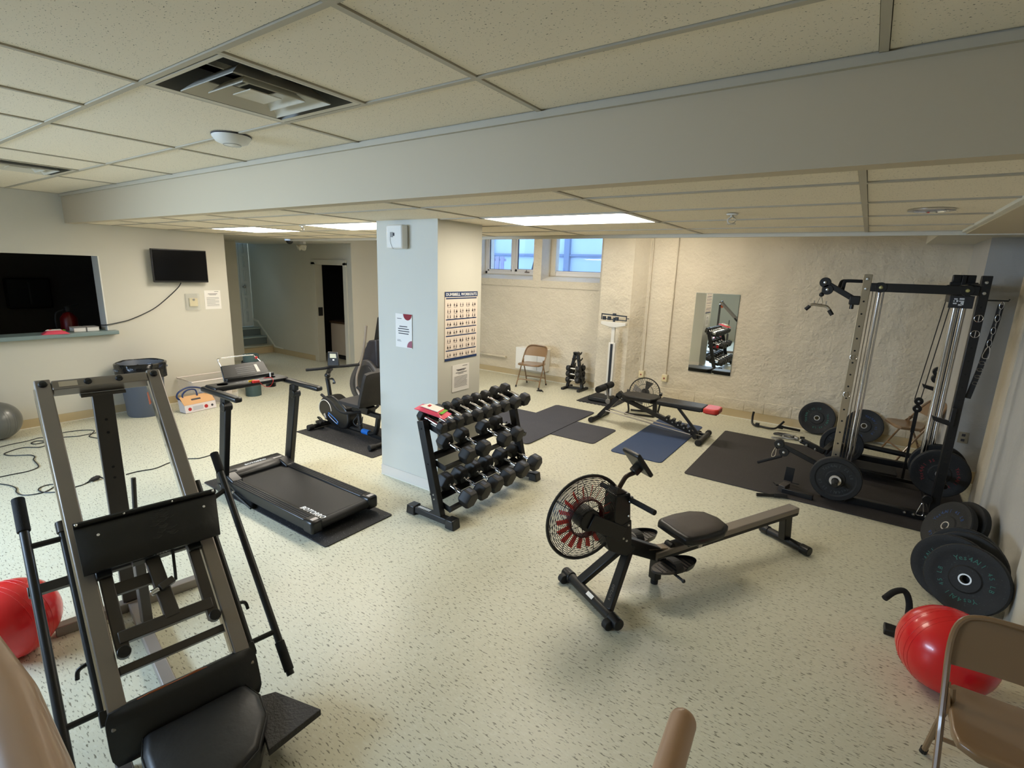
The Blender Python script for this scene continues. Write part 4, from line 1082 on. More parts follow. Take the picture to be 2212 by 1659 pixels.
lpart('seat_foot', MB().bar(SP(-0.14, 0.46, 0.02), SP(0.14, 0.46, 0.02), 0.05, 0.04), M_DGREY, 0.004)
lpart('step_bracket', MB().bar(SP(0.25, 0.30, 0.0), SP(0.25, 0.30, 0.11), 0.05, 0.05), M_DGREY)
lpart('back_support', MB().bar(SP(0, 0.02, 0.05), SP(0, 0.02, 0.22), 0.06, 0.04), M_DGREY, 0.004)


# ================================================================ TREADMILL, BIKE, RECUMBENT MACHINE
def mat_rect(name, label, x0, x1, y0, y1, th, m, cat='floor mat', group='rubber floor mats', r=0.02, z=0.0):
    pts = []
    for cx, cy, a0 in ((x1-r, y1-r, 0), (x0+r, y1-r, PI/2), (x0+r, y0+r, PI), (x1-r, y0+r, 3*PI/2)):
        for k in range(5):
            a = a0+PI/2*k/4; pts.append((cx+r*math.cos(a), cy+r*math.sin(a)))
    c = Vector(((x0+x1)/2, (y0+y1)/2, z))
    return solo(name, MB().prism(pts, (0, 0, z), X_, Y_, th), m, label, cat, group, loc=c, bevel=0.002)
mat_rect('equipment_mat', 'speckled black rubber mat under the treadmill', -4.62, -2.855, 1.93, 2.55, 0.008, M_SPECK)
mz = 0.008
tm = thing('treadmill', 'black folding treadmill with a wide console bar', 'treadmill', (-3.65, 2.23, mz))
def tpart(name, mb, m, bevel=0.0, parent=None, **k): return make(name, mb, m, parent or tm, bevel, world=True, **k)
M_BELT = mat('treadmill_belt', (22, 21, 22), 0.55, bump=0.15, bscale=300)
ty0, ty1, tx0, tx1 = 1.925, 2.515, -4.24, -2.99
tpart('deck_base', MB().bb((tx0, ty0+0.03, 0.045), (tx1-0.04, ty1-0.03, 0.115)), M_SATIN, 0.01)
tpart('belt', MB().bb((tx0, ty0+0.085, 0.11), (tx1-0.05, ty1-0.085, 0.131)).tube((tx1-0.045, ty0+0.085, 0.092), (tx1-0.045, ty1-0.085, 0.092), 0.039, 16), M_BELT)
for y0_, y1_ in ((ty0, ty0+0.085), (ty1-0.085, ty1)):
    sr = tpart('side_rail', MB().bb((tx0+0.02, y0_, 0.06), (tx1-0.10, y1_, 0.145)), M_SATIN, 0.008)
    for k in range(3): tpart('tread_rib', MB().bb((tx0+0.14, y0_+0.018+k*0.02, 0.145), (tx1-0.11, y0_+0.026+k*0.02, 0.149)), M_RUB, 0, sr)
    ec = tpart('end_cap', MB().bb((tx1-0.12, y0_-0.006, 0.045), (tx1, y1_+0.006, 0.15)), M_SATIN, 0.02)
    tpart('reflector', MB().bb((tx1-0.055, y0_+0.018, 0.1495), (tx1-0.02, y1_-0.018, 0.152)), mat('pale_reflector', (190, 180, 172), 0.4), 0, ec)
hood = tpart('motor_hood', MB().prism([(tx0-0.17, 0.05), (tx0+0.06, 0.05), (tx0+0.06, 0.155), (tx0+0.02, 0.185), (tx0-0.12, 0.19), (tx0-0.17, 0.16)], (0, ty1-0.02, 0), X_, Z_, ty1-ty0-0.04), M_SATIN, 0.012)
for y0_, y1_ in ((ty0+0.01, ty0+0.10), (ty1-0.10, ty1-0.01)): tpart('hood_corner', MB().prism([(tx0, 0.06), (tx0+0.14, 0.06), (tx0+0.14, 0.15), (tx0+0.05, 0.18), (tx0, 0.188)], (0, y1_, 0), X_, Z_, y1_-y0_), M_SATIN, 0.01, hood)
lettering('BOTORRO', 0.040, M_WLET, hood, (tx0-0.045, ty0+0.22, 0.1885), Y_, -X_, 0.001, world=True, bold=0.001)
lettering('BOTORRO', 0.058, M_WLET, tm, (tx1-0.31, ty0+0.100, 0.1315), X_, Y_, 0.001, world=True, bold=0.0015, shear=0.2)
tpart('badge', MB().bb((tx0-0.02, ty0+0.03, 0.1885), (tx0+0.01, ty0+0.12, 0.190)), mat('badge_blue', (40, 46, 60), 0.3), 0, hood)
tpart('hood_reflector', MB().bb((tx0-0.03, ty1-0.13, 0.188), (tx0+0.0, ty1-0.05, 0.190)), mat('pale_reflector', (190, 180, 172), 0.4), 0, hood)
for i, y in enumerate((ty0+0.015, ty1+0.03)):
    xb, xt = (-4.31, -4.14) if i == 0 else (-4.19, -4.02)
    xb, xt = -4.27, -4.10
    up = tpart('upright', MB().bar((xb, y, 0.05), (xt, y, 0.80), 0.05, 0.075, X_), M_BLACK, 0.008)
    tpart('upright_groove', MB().bar((xb-0.055, y, 0.07), (xt-0.055, y, 0.87), 0.022, 0.02, X_), M_BLACK, 0.003, up)
    tpart('hinge', MB().tube((xt+0.0, y-0.035, 0.80), (xt, y+0.035, 0.80), 0.038, 16), M_SATIN, 0.004, up)
    tpart('hinge_arm', MB().bar((xt-0.005, y, 0.80), (xt+0.005, y, 0.885), 0.045, 0.05, X_), M_BLACK, 0.005, up)
    tpart('base_pivot', MB().tube((xb, y-0.04, 0.055), (xb, y+0.04, 0.055), 0.045, 16), M_SATIN, 0.005, up)
    hy = ty0-0.0 if i == 0 else ty1+0.04
    hb = tpart('handrail', MB().bar((-4.42 if i == 0 else -4.30, hy, 0.90), (-3.86 if i == 0 else -3.74, hy, 0.895), 0.062, 0.042), M_SATIN, 0.014)
    stt = tpart('gas_strut', MB().tube((xb+0.05, y-0.03, 0.13), (xb+0.27, y-0.03, 0.07), 0.007, 8), M_SATIN)
    tpart('strut_body', MB().tube((xb+0.22, y-0.03, 0.083), (xb+0.48, y-0.03, 0.02), 0.011, 10), M_BLACK, 0, stt)
    tpart('strut_collar', MB().tube((xb+0.215, y-0.03, 0.085), (xb+0.235, y-0.03, 0.079), 0.013, 10), M_CHROME, 0, stt)
con = tpart('console_bar', MB().bb((-4.40, ty0-0.0, 0.895), (-4.22, ty1+0.05, 0.935)), M_SATIN, 0.012)
for y in (ty0+0.10, ty1-0.07): tpart('cup_holder', MB().lathe([(0.0, 0.0), (0.038, 0.0), (0.042, 0.0)], (-4.31, y, 0.9365), Z_, 20), M_DARK, 0, con)
tpart('cup_well', MB().tube((-4.31, ty1-0.07, 0.85), (-4.31, ty1-0.07, 0.9), 0.042, 18), M_SATIN, 0, con)
tpart('antenna', MB().tube((-4.31, ty1-0.07, 0.936), (-4.31, ty1-0.07, 0.975), 0.006, 8), M_WHITE, 0, con)
kb = MB()
for k in range(9): kb.bb((-4.30, ty0+0.20+k*0.032, 0.9355), (-4.28, ty0+0.22+k*0.032, 0.9365))
tag(tpart('key_legend', kb, mat('grey_legend', (120, 120, 122), 0.5), 0, con), kind='stuff')
key = tpart('safety_key', MB().bb((-4.235, ty0+0.305, 0.925), (-4.205, ty0+0.365, 0.948)), M_REDP, 0.006)
tpart('key_tag', MB().bb((-4.245, ty0+0.285, 0.932), (-4.235, ty0+0.335, 0.950)), mat('yellow_tag', (214, 178, 40), 0.5), 0, key)
tpart('key_cord', MB().path(smoothpath([(-4.21, ty0+0.36, 0.93), (-4.20, ty0+0.40, 0.885), (-4.20, ty0+0.45, 0.88), (-4.20, ty0+0.48, 0.92), (-4.24, ty0+0.485, 0.945), (-4.28, ty0+0.44, 0.94)], 5), 0.0025, 5), M_REDP, 0, key)
# folded tablet board with wire rail behind the console
bd = tpart('tablet_board', MB().prism([(-0.21, 0.0), (0.21, 0.0), (0.19, 0.145), (-0.19, 0.145)], (-4.425, 2.30, 0.925), Y_, Vector((-0.55, 0, 0.83)), 0.018), M_SATIN, 0.006)
tpart('board_lip', MB().bar((-4.40, 2.10, 0.945), (-4.40, 2.52, 0.945), 0.03, 0.05, X_), M_SATIN, 0.006, bd)
pb = MB()
bu2 = Vector((-0.55, 0, 0.83)).normalized(); bn2 = Y_.cross(bu2)
for k in range(4): pb.prism([(-0.08, 0.05+k*0.018), (0.08, 0.05+k*0.018), (0.08, 0.055+k*0.018), (-0.08, 0.055+k*0.018)], Vector((-4.425, 2.30, 0.925))+bn2*0.0185, Y_, bu2, 0.0006)
tag(tpart('print', pb, mat('grey_legend', (120, 120, 122), 0.5), 0, bd), kind='stuff')
tpart('label_patch', MB().prism([(0.095, 0.045), (0.125, 0.045), (0.115, 0.12), (0.09, 0.12)], Vector((-4.425, 2.30, 0.925))+bn2*0.0186, Y_, bu2, 0.0006), M_PAPER, 0, bd)
wr = [(-4.50, 2.115, 1.045), (-4.53, 2.11, 1.10), (-4.53, 2.14, 1.115), (-4.53, 2.40, 1.115), (-4.53, 2.43, 1.10), (-4.50, 2.475, 1.04), (-4.45, 2.50, 0.97)]
tpart('wire_rail', MB().path(smoothpath(wr, 4), 0.005, 6), M_CHROME, 0, bd)
tpart('rail_cap', MB().ball((-4.525, 2.445, 1.085), 0.013, 10, 8), M_REDP, 0, bd)

# ---- recumbent bike on its mat
mat_rect('equipment_mat', 'speckled black rubber mat under the exercise bike', -5.30, -3.95, 3.27, 3.99, 0.008, M_SPECK)
bk = thing('exercise_bike', 'black recumbent exercise bike with blue decals behind the pillar', 'exercise bike', (-4.75, 3.66, mz))
def bpart(name, mb, m, bevel=0.0, parent=None, **k): return make(name, mb, m, parent or bk, bevel, world=True, **k)
BY = 3.66
for x, lbl in ((-5.21, 'f'), (-4.12, 'r')):
    sb = bpart('stabiliser', MB().tube((x, 3.40, 0.045), (x, 3.92, 0.045), 0.026, 14), M_BLACK)
    for y in (3.40, 3.90): bpart('foot_cap', MB().tube((x, y-0.03, 0.045), (x, y+0.04, 0.045), 0.034, 14), M_RUB, 0.006, sb)
hullp = [(-5.16, 0.40), (-5.06, 0.425), (-4.98, 0.41), (-4.82, 0.335), (-4.75, 0.265), (-4.735, 0.16), (-4.79, 0.07), (-4.90, 0.045), (-5.06, 0.07), (-5.2, 0.12), (-5.29, 0.20), (-5.28, 0.29), (-5.235, 0.36)]
hull = smoothpath([(x, 0, z) for x, z in hullp], 3, closed=True)
hp = [(p.x, p.z) for p in hull]
sh = bpart('flywheel_shroud', MB().prism(hp, (0, BY+0.075, 0), X_, Z_, 0.15), M_SATIN, 0.022, seg=3)
M_BLUEA = mat('blue_decal', (30, 110, 200), 0.4)
def ringarc(cx, cz, r, a0, a1, y, n=24): return [Vector((cx+r*math.cos(a0+(a1-a0)*k/n), y, cz+r*math.sin(a0+(a1-a0)*k/n))) for k in range(n+1)]
bpart('white_arc', MB().path(ringarc(-5.165, 0.235, 0.118, 0.0, 3.7, BY-0.076), 0.004, 5), M_WHITE, 0, sh)
cap_ = smoothpath([Vector((-5.10, BY-0.077, 0.20)), Vector((-5.085, BY-0.077, 0.205)), Vector((-4.94, BY-0.077, 0.135)), Vector((-4.93, BY-0.077, 0.11)), Vector((-4.955, BY-0.077, 0.10)), Vector((-5.10, BY-0.077, 0.17))], 4, closed=True)
bpart('blue_outline', MB().path(cap_, 0.004, 5, closed=True), M_BLUEA, 0, sh)
bpart('white_outline', MB().path([Vector((-5.015, BY-0.077, 0.15))+(p-Vector((-5.015, BY-0.077, 0.15)))*0.85 for p in cap_], 0.002, 5, closed=True), M_WHITE, 0, sh)
ck = bpart('crank_arm', MB().bar((-5.16, BY-0.095, 0.19), (-5.12, BY-0.10, 0.13), 0.03, 0.015, Y_), M_STEEL, 0.003)
pdl = bpart('pedal', MB().box((-5.15, BY-0.15, 0.10), (0.10, 0.09, 0.03)), M_SATIN, 0.006)
bpart('pedal_strap', MB().path(smoothpath([(-5.21, BY-0.11, 0.10), (-5.20, BY-0.16, 0.15), (-5.13, BY-0.17, 0.16), (-5.09, BY-0.15, 0.11)], 4), 0.008, 6), M_RUB, 0, pdl)
bpart('mast', MB().path(smoothpath([(-5.16, BY, 0.38), (-5.18, BY, 0.50), (-5.20, BY, 0.62), (-5.16, BY, 0.70), (-5.12, BY, 0.73)], 4), 0.026, 10), M_BLACK)
bpart('cup_holder', MB().path(smoothpath([(-5.16, BY, 0.60), (-5.10, BY, 0.61), (-5.06, BY, 0.57), (-5.09, BY, 0.56)], 4), 0.012, 6), M_SATIN)
bpart('knob', MB().ball((-5.11, BY-0.06, 0.66), 0.035, 12, 8), M_SATIN)
bar_ = bpart('handlebar', MB().path(smoothpath([(-5.26, BY-0.24, 0.73), (-5.14, BY-0.10, 0.745), (-5.08, BY, 0.76), (-4.98, BY+0.10, 0.77), (-4.90, BY+0.24, 0.78)], 5), 0.017, 10), M_FOAM)
mon = bpart('monitor', MB().prism([(-0.07, 0), (0.07, 0), (0.06, 0.17), (-0.06, 0.17)], (-5.03, BY-0.02, 0.775), (0.82, 0.57, 0), Vector((-0.28, 0.2, 0.94)), 0.03), M_SATIN, 0.008)
mu = Vector((0.82, 0.57, 0)).normalized(); mv = Vector((-0.28, 0.2, 0.94)).normalized(); mn = mu.cross(mv)
bpart('display', MB().prism([(-0.035, 0.095), (0.04, 0.095), (0.035, 0.145), (-0.035, 0.145)], Vector((-5.03, BY-0.02, 0.775))+mn*0.0301, mu, mv, 0.001), mat('lcd', (176, 178, 160), 0.3), 0, mon)
bpart('mode_button', MB().prism([(-0.005, 0.065), (0.015, 0.065), (0.015, 0.08), (-0.005, 0.08)], Vector((-5.03, BY-0.02, 0.775))+mn*0.0301, mu, mv, 0.001), M_WLET, 0, mon)
bpart('floor_rail', MB().path(smoothpath([(-4.90, BY, 0.075), (-4.6, BY, 0.07), (-4.42, BY, 0.07), (-4.34, BY, 0.12), (-4.30, BY, 0.28)], 4), 0.030, 12), M_BLACK)
bpart('blue_stripe', MB().path([(-4.57, BY-0.003, 0.071), (-4.46, BY-0.003, 0.071)], 0.0315, 12), M_BLUEA)
bpart('rear_foot_link', MB().bar((-4.42, BY, 0.06), (-4.12, BY, 0.05), 0.05, 0.04), M_BLACK, 0.004)
bpart('seat_post', MB().tube((-4.60, BY, 0.06), (-4.64, BY, 0.31), 0.026, 12), M_BLACK)
bpart('seat_slide', MB().bar((-4.73, BY, 0.315), (-4.25, BY, 0.30), 0.055, 0.045), M_BLACK, 0.004)
bpart('seat_cushion', cushion(Vector((-4.58, BY, 0.425)), X_, Y_, Z_, 0.38, 0.38, 0.075), mat('dark_seat_fabric', (44, 42, 42), 0.8, bump=0.2, bscale=150), sharp=60)
bpart('seat_bracket', MB().bar((-4.50, BY, 0.33), (-4.48, BY, 0.40), 0.12, 0.16), M_BLACK, 0.004)
bpart('seat_backrest', cushion(Vector((-4.33, BY, 0.62)), Vector((0.32, 0, 0.95)).normalized(), Y_, Vector((-0.95, 0, 0.32)).normalized(), 0.42, 0.40, 0.085), mat('dark_seat_fabric', (44, 42, 42), 0.8), sharp=60)
for s in (-1, 1):
    bpart('side_handle', MB().path(smoothpath([(-4.97, BY+s*0.25, 0.485), (-4.90, BY+s*0.25, 0.46), (-4.78, BY+s*0.25, 0.42), (-4.66, BY+s*0.25, 0.35), (-4.56, BY+s*0.22, 0.335), (-4.47, BY+s*0.10, 0.34)], 4), 0.016, 10), M_FOAM)
bpart('spare_strap', MB().path(smoothpath([(-4.50, BY-0.12, 0.30), (-4.56, BY-0.14, 0.22), (-4.50, BY-0.14, 0.18), (-4.43, BY-0.13, 0.22), (-4.42, BY-0.12, 0.30)], 4), 0.006, 5), M_RUB)

# ---- elliptical trainer behind it, mostly hidden by the pillar
el = thing('elliptical_trainer', 'grey and black elliptical trainer half hidden behind the pillar', 'elliptical', (-5.6, 4.75, 0))
def epart(name, mb, m, bevel=0.0, parent=None, **k): return make(name, mb, m, parent or el, bevel, world=True, **k)
EY = 4.75
out = smoothpath([(-5.98, 0, 0.06), (-6.06, 0, 0.20), (-6.04, 0, 0.34), (-5.94, 0, 0.50), (-5.80, 0, 0.62), (-5.62, 0, 0.64), (-5.46, 0, 0.5), (-5.40, 0, 0.30), (-5.46, 0, 0.12), (-5.62, 0, 0.05), (-5.82, 0, 0.03)], 3, closed=True)
s2 = epart('shroud', MB().prism([(p.x, p.z) for p in out], (0, EY+0.12, 0), X_, Z_, 0.24), mat('charcoal_shell', (66, 64, 64), 0.5), 0.02)
ins = [Vector((-5.70, 0, 0.33))+(p-Vector((-5.70, 0, 0.33)))*0.78 for p in out]
epart('flywheel_cover', MB().prism([(p.x+0.02, p.z) for p in ins], (0, EY-0.118, 0), X_, Z_, 0.02), mat('dark_shell', (40, 39, 40), 0.5), 0.008, s2)
epart('top_fairing', MB().prism([(-5.93, 0.52), (-5.66, 0.92), (-5.50, 0.95), (-5.48, 0.55), (-5.62, 0.62), (-5.8, 0.6)], (0, EY+0.08, 0), X_, Z_, 0.16), mat('dark_navy_shell', (32, 32, 40), 0.5), 0.02)
epart('swing_arm', MB().path(smoothpath([(-5.52, EY-0.22, 1.15), (-5.58, EY-0.22, 0.85), (-5.70, EY-0.20, 0.58), (-5.78, EY-0.20, 0.40), (-5.78, EY-0.20, 0.22), (-5.70, EY-0.20, 0.10)], 5), 0.018, 10), M_GREYMET)
epart('mast', MB().bar((-5.58, EY, 0.85), (-5.48, EY, 1.25), 0.07, 0.06), M_BLACK, 0.006)
epart('floor_frame', MB().bar((-5.9, EY, 0.03), (-4.6, EY, 0.03), 0.08, 0.06), M_BLACK, 0.005)
epart('cross_foot', MB().bar((-5.72, EY-0.3, 0.025), (-5.72, EY+0.3, 0.025), 0.06, 0.05), M_BLACK, 0.005)
epart('cross_foot', MB().bar((-4.62, EY-0.3, 0.025), (-4.62, EY+0.3, 0.025), 0.06, 0.05), M_BLACK, 0.005)


# ================================================================ DUMBBELL RACK WITH DUMBBELLS
rk = thing('dumbbell_rack', 'black three-tier dumbbell rack standing beside the pillar', 'dumbbell rack', (-2.55, 3.28, 0))
def rpart(name, mb, m, bevel=0.0, parent=None, **k): return make(name, mb, m, parent or rk, bevel, world=True, **k)
RY0, RY1 = 2.69, 3.87
for y in (RY0, RY1):
    ft = rpart('foot', MB().bar((-2.80, y, 0.045), (-2.31, y, 0.045), 0.06, 0.05), M_BLACK, 0.006)
    for x0, x1 in ((-2.81, -2.72), (-2.39, -2.30)):
        c = MB().prism([(x0, 0.0), (x1, 0.0), (x1-(0.012 if x1 > -2.5 else 0), 0.078), (x0+(0.012 if x0 < -2.5 else 0), 0.078)], (0, y+0.042, 0), X_, Z_, 0.084)
        rpart('foot_cap', c, M_SATIN, 0.008, ft)
    upl = rpart('upright', MB().bar((-2.475, y, 0.06), (-2.66, y, 0.80), 0.055, 0.07, X_), M_BLACK, 0.006)
    for z in (0.20, 0.235, 0.47, 0.74): rpart('bolt', MB().lathe([(0, 0.006), (0.006, 0.005), (0.008, 0), (0, 0)], (-2.475-0.185*(z-0.06)/0.74, y-0.0275, z), (0, -1, 0), 8), M_BOLT if z < 0.3 else M_SATIN, 0, upl)
mb = MB()
for k in range(7): mb.prism([(0.018*k, 0), (0.018*k+0.012, 0), (0.018*k+0.016, 0.026), (0.018*k+0.004, 0.026)], (-2.70, RY0-0.014, 0.0712), X_, Y_, 0.001)
tag(rpart('worn_print', mb, M_WLET), kind='stuff')
TIERS = [(-2.716, 0.775, -2.505, 0.722), (-2.657, 0.495, -2.452, 0.442), (-2.592, 0.172, -2.395, 0.117)]
for xb, zb, xf, zf in TIERS:
    d = Vector((xf-xb, 0, zf-zb)).normalized(); nrm = Vector((-d.z, 0, d.x))
    for y in (RY0+0.035, RY1-0.035):
        br = rpart('tier_bracket', MB().bar((xb, y, zb), (xf, y, zf), 0.006, 0.045, nrm), M_BLACK, 0.001)
        rpart('bracket_lip', MB().bar((xb-0.012, y, zb+0.015), (xb-0.012, y, zb+0.03), 0.006, 0.02), M_BLACK, 0, br)
    for k, (x, z) in enumerate(((xb+0.045, zb-0.012), (xf-0.02, zf-0.002))):
        ang = rpart('tier_rail', MB().bar((x, RY0+0.03, z), (x, RY1-0.03, z), 0.05, 0.004, nrm), M_BLACK)
        rpart('rail_flange', MB().bar(Vector((x, RY0+0.03, z))+d*(0.024 if k else -0.024)+nrm*0.015, Vector((x, RY1-0.03, z))+d*(0.024 if k else -0.024)+nrm*0.015, 0.004, 0.035, nrm), M_BLACK, 0, ang)
M_HEX = mat('hex_rubber', (19, 19, 20), 0.55, var=0.12, vscale=30)
def dumbbell_master(L, r, t):
    """hex dumbbell along local X, resting on z = 0 with a flat down"""
    o = thing('hex_dumbbell', None, None)
    cz = r*0.866
    for s in (-1, 1):
        mb = MB().lathe([(r*0.62, 0), (r*0.97, t*0.16), (r, t*0.25), (r, t*0.80), (r*0.86, t*0.98), (r*0.55, t), (0, t)], (s*(L/2-t), 0, cz), (s, 0, 0), 6)
        hd = make('head', mb, M_HEX, o, 0.004, sharp=30)
        make('weight_mark', MB().box((s*(L/2-t*0.52), 0, cz+r*0.866), (t*0.42, r*0.45, 0.001)), mat('mark_grey', (70, 76, 90), 0.45), hd)
    prof = [(0.016, -L/2+t), (0.012, -L/2+t+0.012), (0.0165, -0.018-0.02), (0.0165, 0.018+0.02), (0.012, L/2-t-0.012), (0.016, L/2-t)]
    make('handle', MB().lathe(prof, (0, 0, cz), (1, 0, 0), 14), M_CHROME, o)
    return o
DBM = {}
def dumbbell(kind, loc, label, tilt=0.0, rz=0.0, group='hex dumbbells on the three-tier rack'):
    if kind not in DBM:
        o = DBM[kind] = dumbbell_master(*kind)
    else:
        o = copy_tree(DBM[kind])
    o.location = loc; o.rotation_euler = (0, tilt, rz)
    return tag(o, label, 'dumbbell', group)
def zpix(x, y): return 860+x*0.2049, 820+y*0.2049
def tier(idx, pts, kinds, labels):
    xb, zb, xf, zf = TIERS[idx]
    tilt = math.atan2(zb-zf, xf-xb)
    for i, (p, k, lb) in enumerate(zip(pts, kinds, labels)):
        L, r, t = k
        xm = (xb+xf)/2+0.005; zm = (zb+zf)/2+0.006
        xf_ = xm+(L/2-t/2)*math.cos(tilt)
        q = onx(*zpix(*p), xf_)
        dumbbell(k, (xm, q.y, zm), lb, tilt)
def ordn(i): return ('first', 'second', 'third', 'fourth', 'fifth', 'sixth', 'seventh', 'eighth', 'ninth', 'tenth')[i]
tier(0, [(450, 485), (540, 450), (620, 420), (710, 395), (820, 370), (920, 330), (1010, 290), (1105, 265), (1215, 225), (1315, 210)],
     [(0.27, 0.046, 0.065)]*2+[(0.29, 0.052, 0.075)]*2+[(0.30, 0.056, 0.08)]*4+[(0.315, 0.063, 0.085)]*2,
     ['small black hex dumbbell on the rack top tier, %s from the wipes end' % ordn(i) for i in range(10)])
tier(1, [(710, 790), (880, 720), (1100, 635), (1230, 585)], [(0.34, 0.073, 0.10)]*4,
     ['black hex dumbbell on the middle tier, nearest the camera', 'black hex dumbbell on the middle tier, second from the camera', 'black hex dumbbell on the middle tier, just beyond the gap', 'black hex dumbbell on the middle tier, farthest from the camera'])
tier(2, [(715, 1240), (865, 1160), (1000, 1090), (1130, 1035), (1280, 960), (1415, 900)], [(0.36, 0.080, 0.11)]*6,
     ['large black hex dumbbell on the bottom tier, %s from the camera' % ordn(i) for i in range(6)])
q = onx(940, 893, -2.56)
w = wipes('wipes_pack', 'red and green wipes pack lying on top of the dumbbells', (-2.60, q.y+0.02, 0.868), 0.35, (0.25, 0.16, 0.03))
w.rotation_euler = (0.0, math.atan2(0.05, 0.21), 0.35)

# ================================================================ ROWER
RA = Vector((0.49, 0.872, 0)).normalized(); RT = Vector((RA.y, -RA.x, 0)); R0 = Vector((-1.1, 2.52, 0))
def RP(s, z, t=0.0): return R0+RA*s+RT*t+Vector((0, 0, z))
rw = thing('rowing_machine', 'black air rowing machine with a red-bladed fan wheel', 'rowing machine', (-0.65, 3.3, 0))
def wpart(name, mb, m, bevel=0.0, parent=None, **k): return make(name, mb, m, parent or rw, bevel, world=True, **k)
# feet
ff = wpart('front_foot', MB().tube(RP(0.0, 0.042, -0.24), RP(0.0, 0.042, 0.24), 0.030, 16), M_BLACK)
for s in (-1, 1):
    wpart('foot_cap', MB().tube(RP(0.0, 0.042, s*0.20), RP(0.0, 0.040, s*0.285), 0.037, 14, 0.034), M_SATIN, 0.008, ff)
    wpart('transport_wheel', MB().tube(RP(-0.045, 0.03, s*0.215), RP(-0.045, 0.03, s*0.255), 0.030, 14), M_RUB, 0.004, ff)
wpart('sticker', MB().prism([(-0.03, -0.012), (0.03, -0.012), (0.03, 0.012), (-0.03, 0.012)], RP(-0.018, 0.0675, 0.02), RT, (RA*0.8+Vector((0, 0, 0.6))), 0.0008), M_PAPER, 0, ff)
wpart('leg', MB().bar(RP(0.235, 0.33, -0.01), RP(0.01, 0.055, -0.13), 0.038, 0.06, RT), M_BLACK, 0.006)
lg = wpart('leg', MB().bar(RP(0.262, 0.33, 0.01), RP(0.01, 0.055, 0.16), 0.038, 0.06, RT), M_BLACK, 0.006)
ldir = (RP(0.262, 0.33, 0.01)-RP(0.01, 0.055, 0.16)).normalized()
lettering('RW200', 0.030, mat('grey_lettering', (150, 150, 150), 0.5), lg, RP(0.055, 0.105, 0.133)+RT*0.022-RA*0.032, ldir, (RA*-0.6+Vector((0, 0, 0.5))).cross(ldir).cross(ldir)*-1, 0.001, world=True)
# rear leg
rf = wpart('rear_foot', MB().tube(RP(1.76, 0.036, -0.17), RP(1.76, 0.036, 0.17), 0.030, 14), M_BLACK)
for s in (-1, 1): wpart('foot_cap', MB().tube(RP(1.76, 0.036, s*0.13), RP(1.76, 0.036, s*0.20), 0.035, 14), M_SATIN, 0.006, rf)
wpart('rear_post', MB().bar(RP(1.755, 0.05), RP(1.73, 0.26), 0.055, 0.075, RA), M_BLACK, 0.005)
rl = wpart('slide_rail', MB().bar(RP(0.46, 0.215), RP(1.815, 0.272), 0.085, 0.055), M_GREYMET, 0.006)
wpart('rail_side', MB().bar(RP(0.47, 0.195), RP(1.80, 0.252), 0.088, 0.020), M_BLACK, 0, rl)
for t in (-0.02, 0.02): wpart('screw', MB().lathe([(0, 0.003), (0.005, 0.002), (0.006, 0), (0, 0)], RP(1.785, 0.299, t), Z_, 8), M_BOLT, 0, rl)
# main beam and housing
wpart('main_beam', MB().bar(RP(0.20, 0.355), RP(0.56, 0.185), 0.06, 0.09), M_BLACK, 0.006)
ml = wpart('middle_leg', MB().bar(RP(0.50, 0.22), RP(0.50, 0.035), 0.06, 0.055, RA), M_BLACK, 0.004)
wpart('levelling_foot', MB().tube(RP(0.50, 0.0), RP(0.50, 0.04), 0.024, 12), M_RUB, 0.003, ml)
hs = wpart('drive_housing', MB().prism([(0.03, 0.46), (0.215, 0.53), (0.235, 0.36), (0.27, 0.33), (0.20, 0.29), (0.07, 0.36)], RP(0, 0, 0.06), RA, Z_, -0.12) if RA.cross(Z_).dot(RT) > 0 else MB().prism([(0.03, 0.46), (0.215, 0.53), (0.235, 0.36), (0.27, 0.33), (0.20, 0.29), (0.07, 0.36)], RP(0, 0, -0.06), RA, Z_, 0.12), M_BLACK, 0.006)
tw = wpart('drive_tower', MB().prism([(0.09, 0.48), (0.215, 0.505), (0.195, 0.70), (0.09, 0.70)], RP(0, 0, -0.055), RA, Z_, 0.11) if RA.cross(Z_).dot(RT) > 0 else MB().prism([(0.09, 0.48), (0.215, 0.505), (0.195, 0.70), (0.09, 0.70)], RP(0, 0, 0.055), RA, Z_, 0.11), M_SATIN, 0.008)
for s_, z_ in ((0.195, 0.50), (0.19, 0.56), (0.19, 0.65), (0.165, 0.42), (0.19, 0.40)): wpart('bolt', MB().lathe([(0, 0.005), (0.006, 0.004), (0.008, 0), (0, 0)], RP(s_, z_, 0.06), RT, 8), M_BOLT, 0, tw)
wpart('tower_cap', MB().prism([(0.10, 0.695), (0.20, 0.66), (0.20, 0.69), (0.11, 0.745)], RP(0, 0, -0.04), RA, Z_, 0.08) if RA.cross(Z_).dot(RT) > 0 else MB().prism([(0.10, 0.695), (0.20, 0.66), (0.20, 0.69), (0.11, 0.745)], RP(0, 0, 0.04), RA, Z_, 0.08), M_DGREY, 0.006, tw)
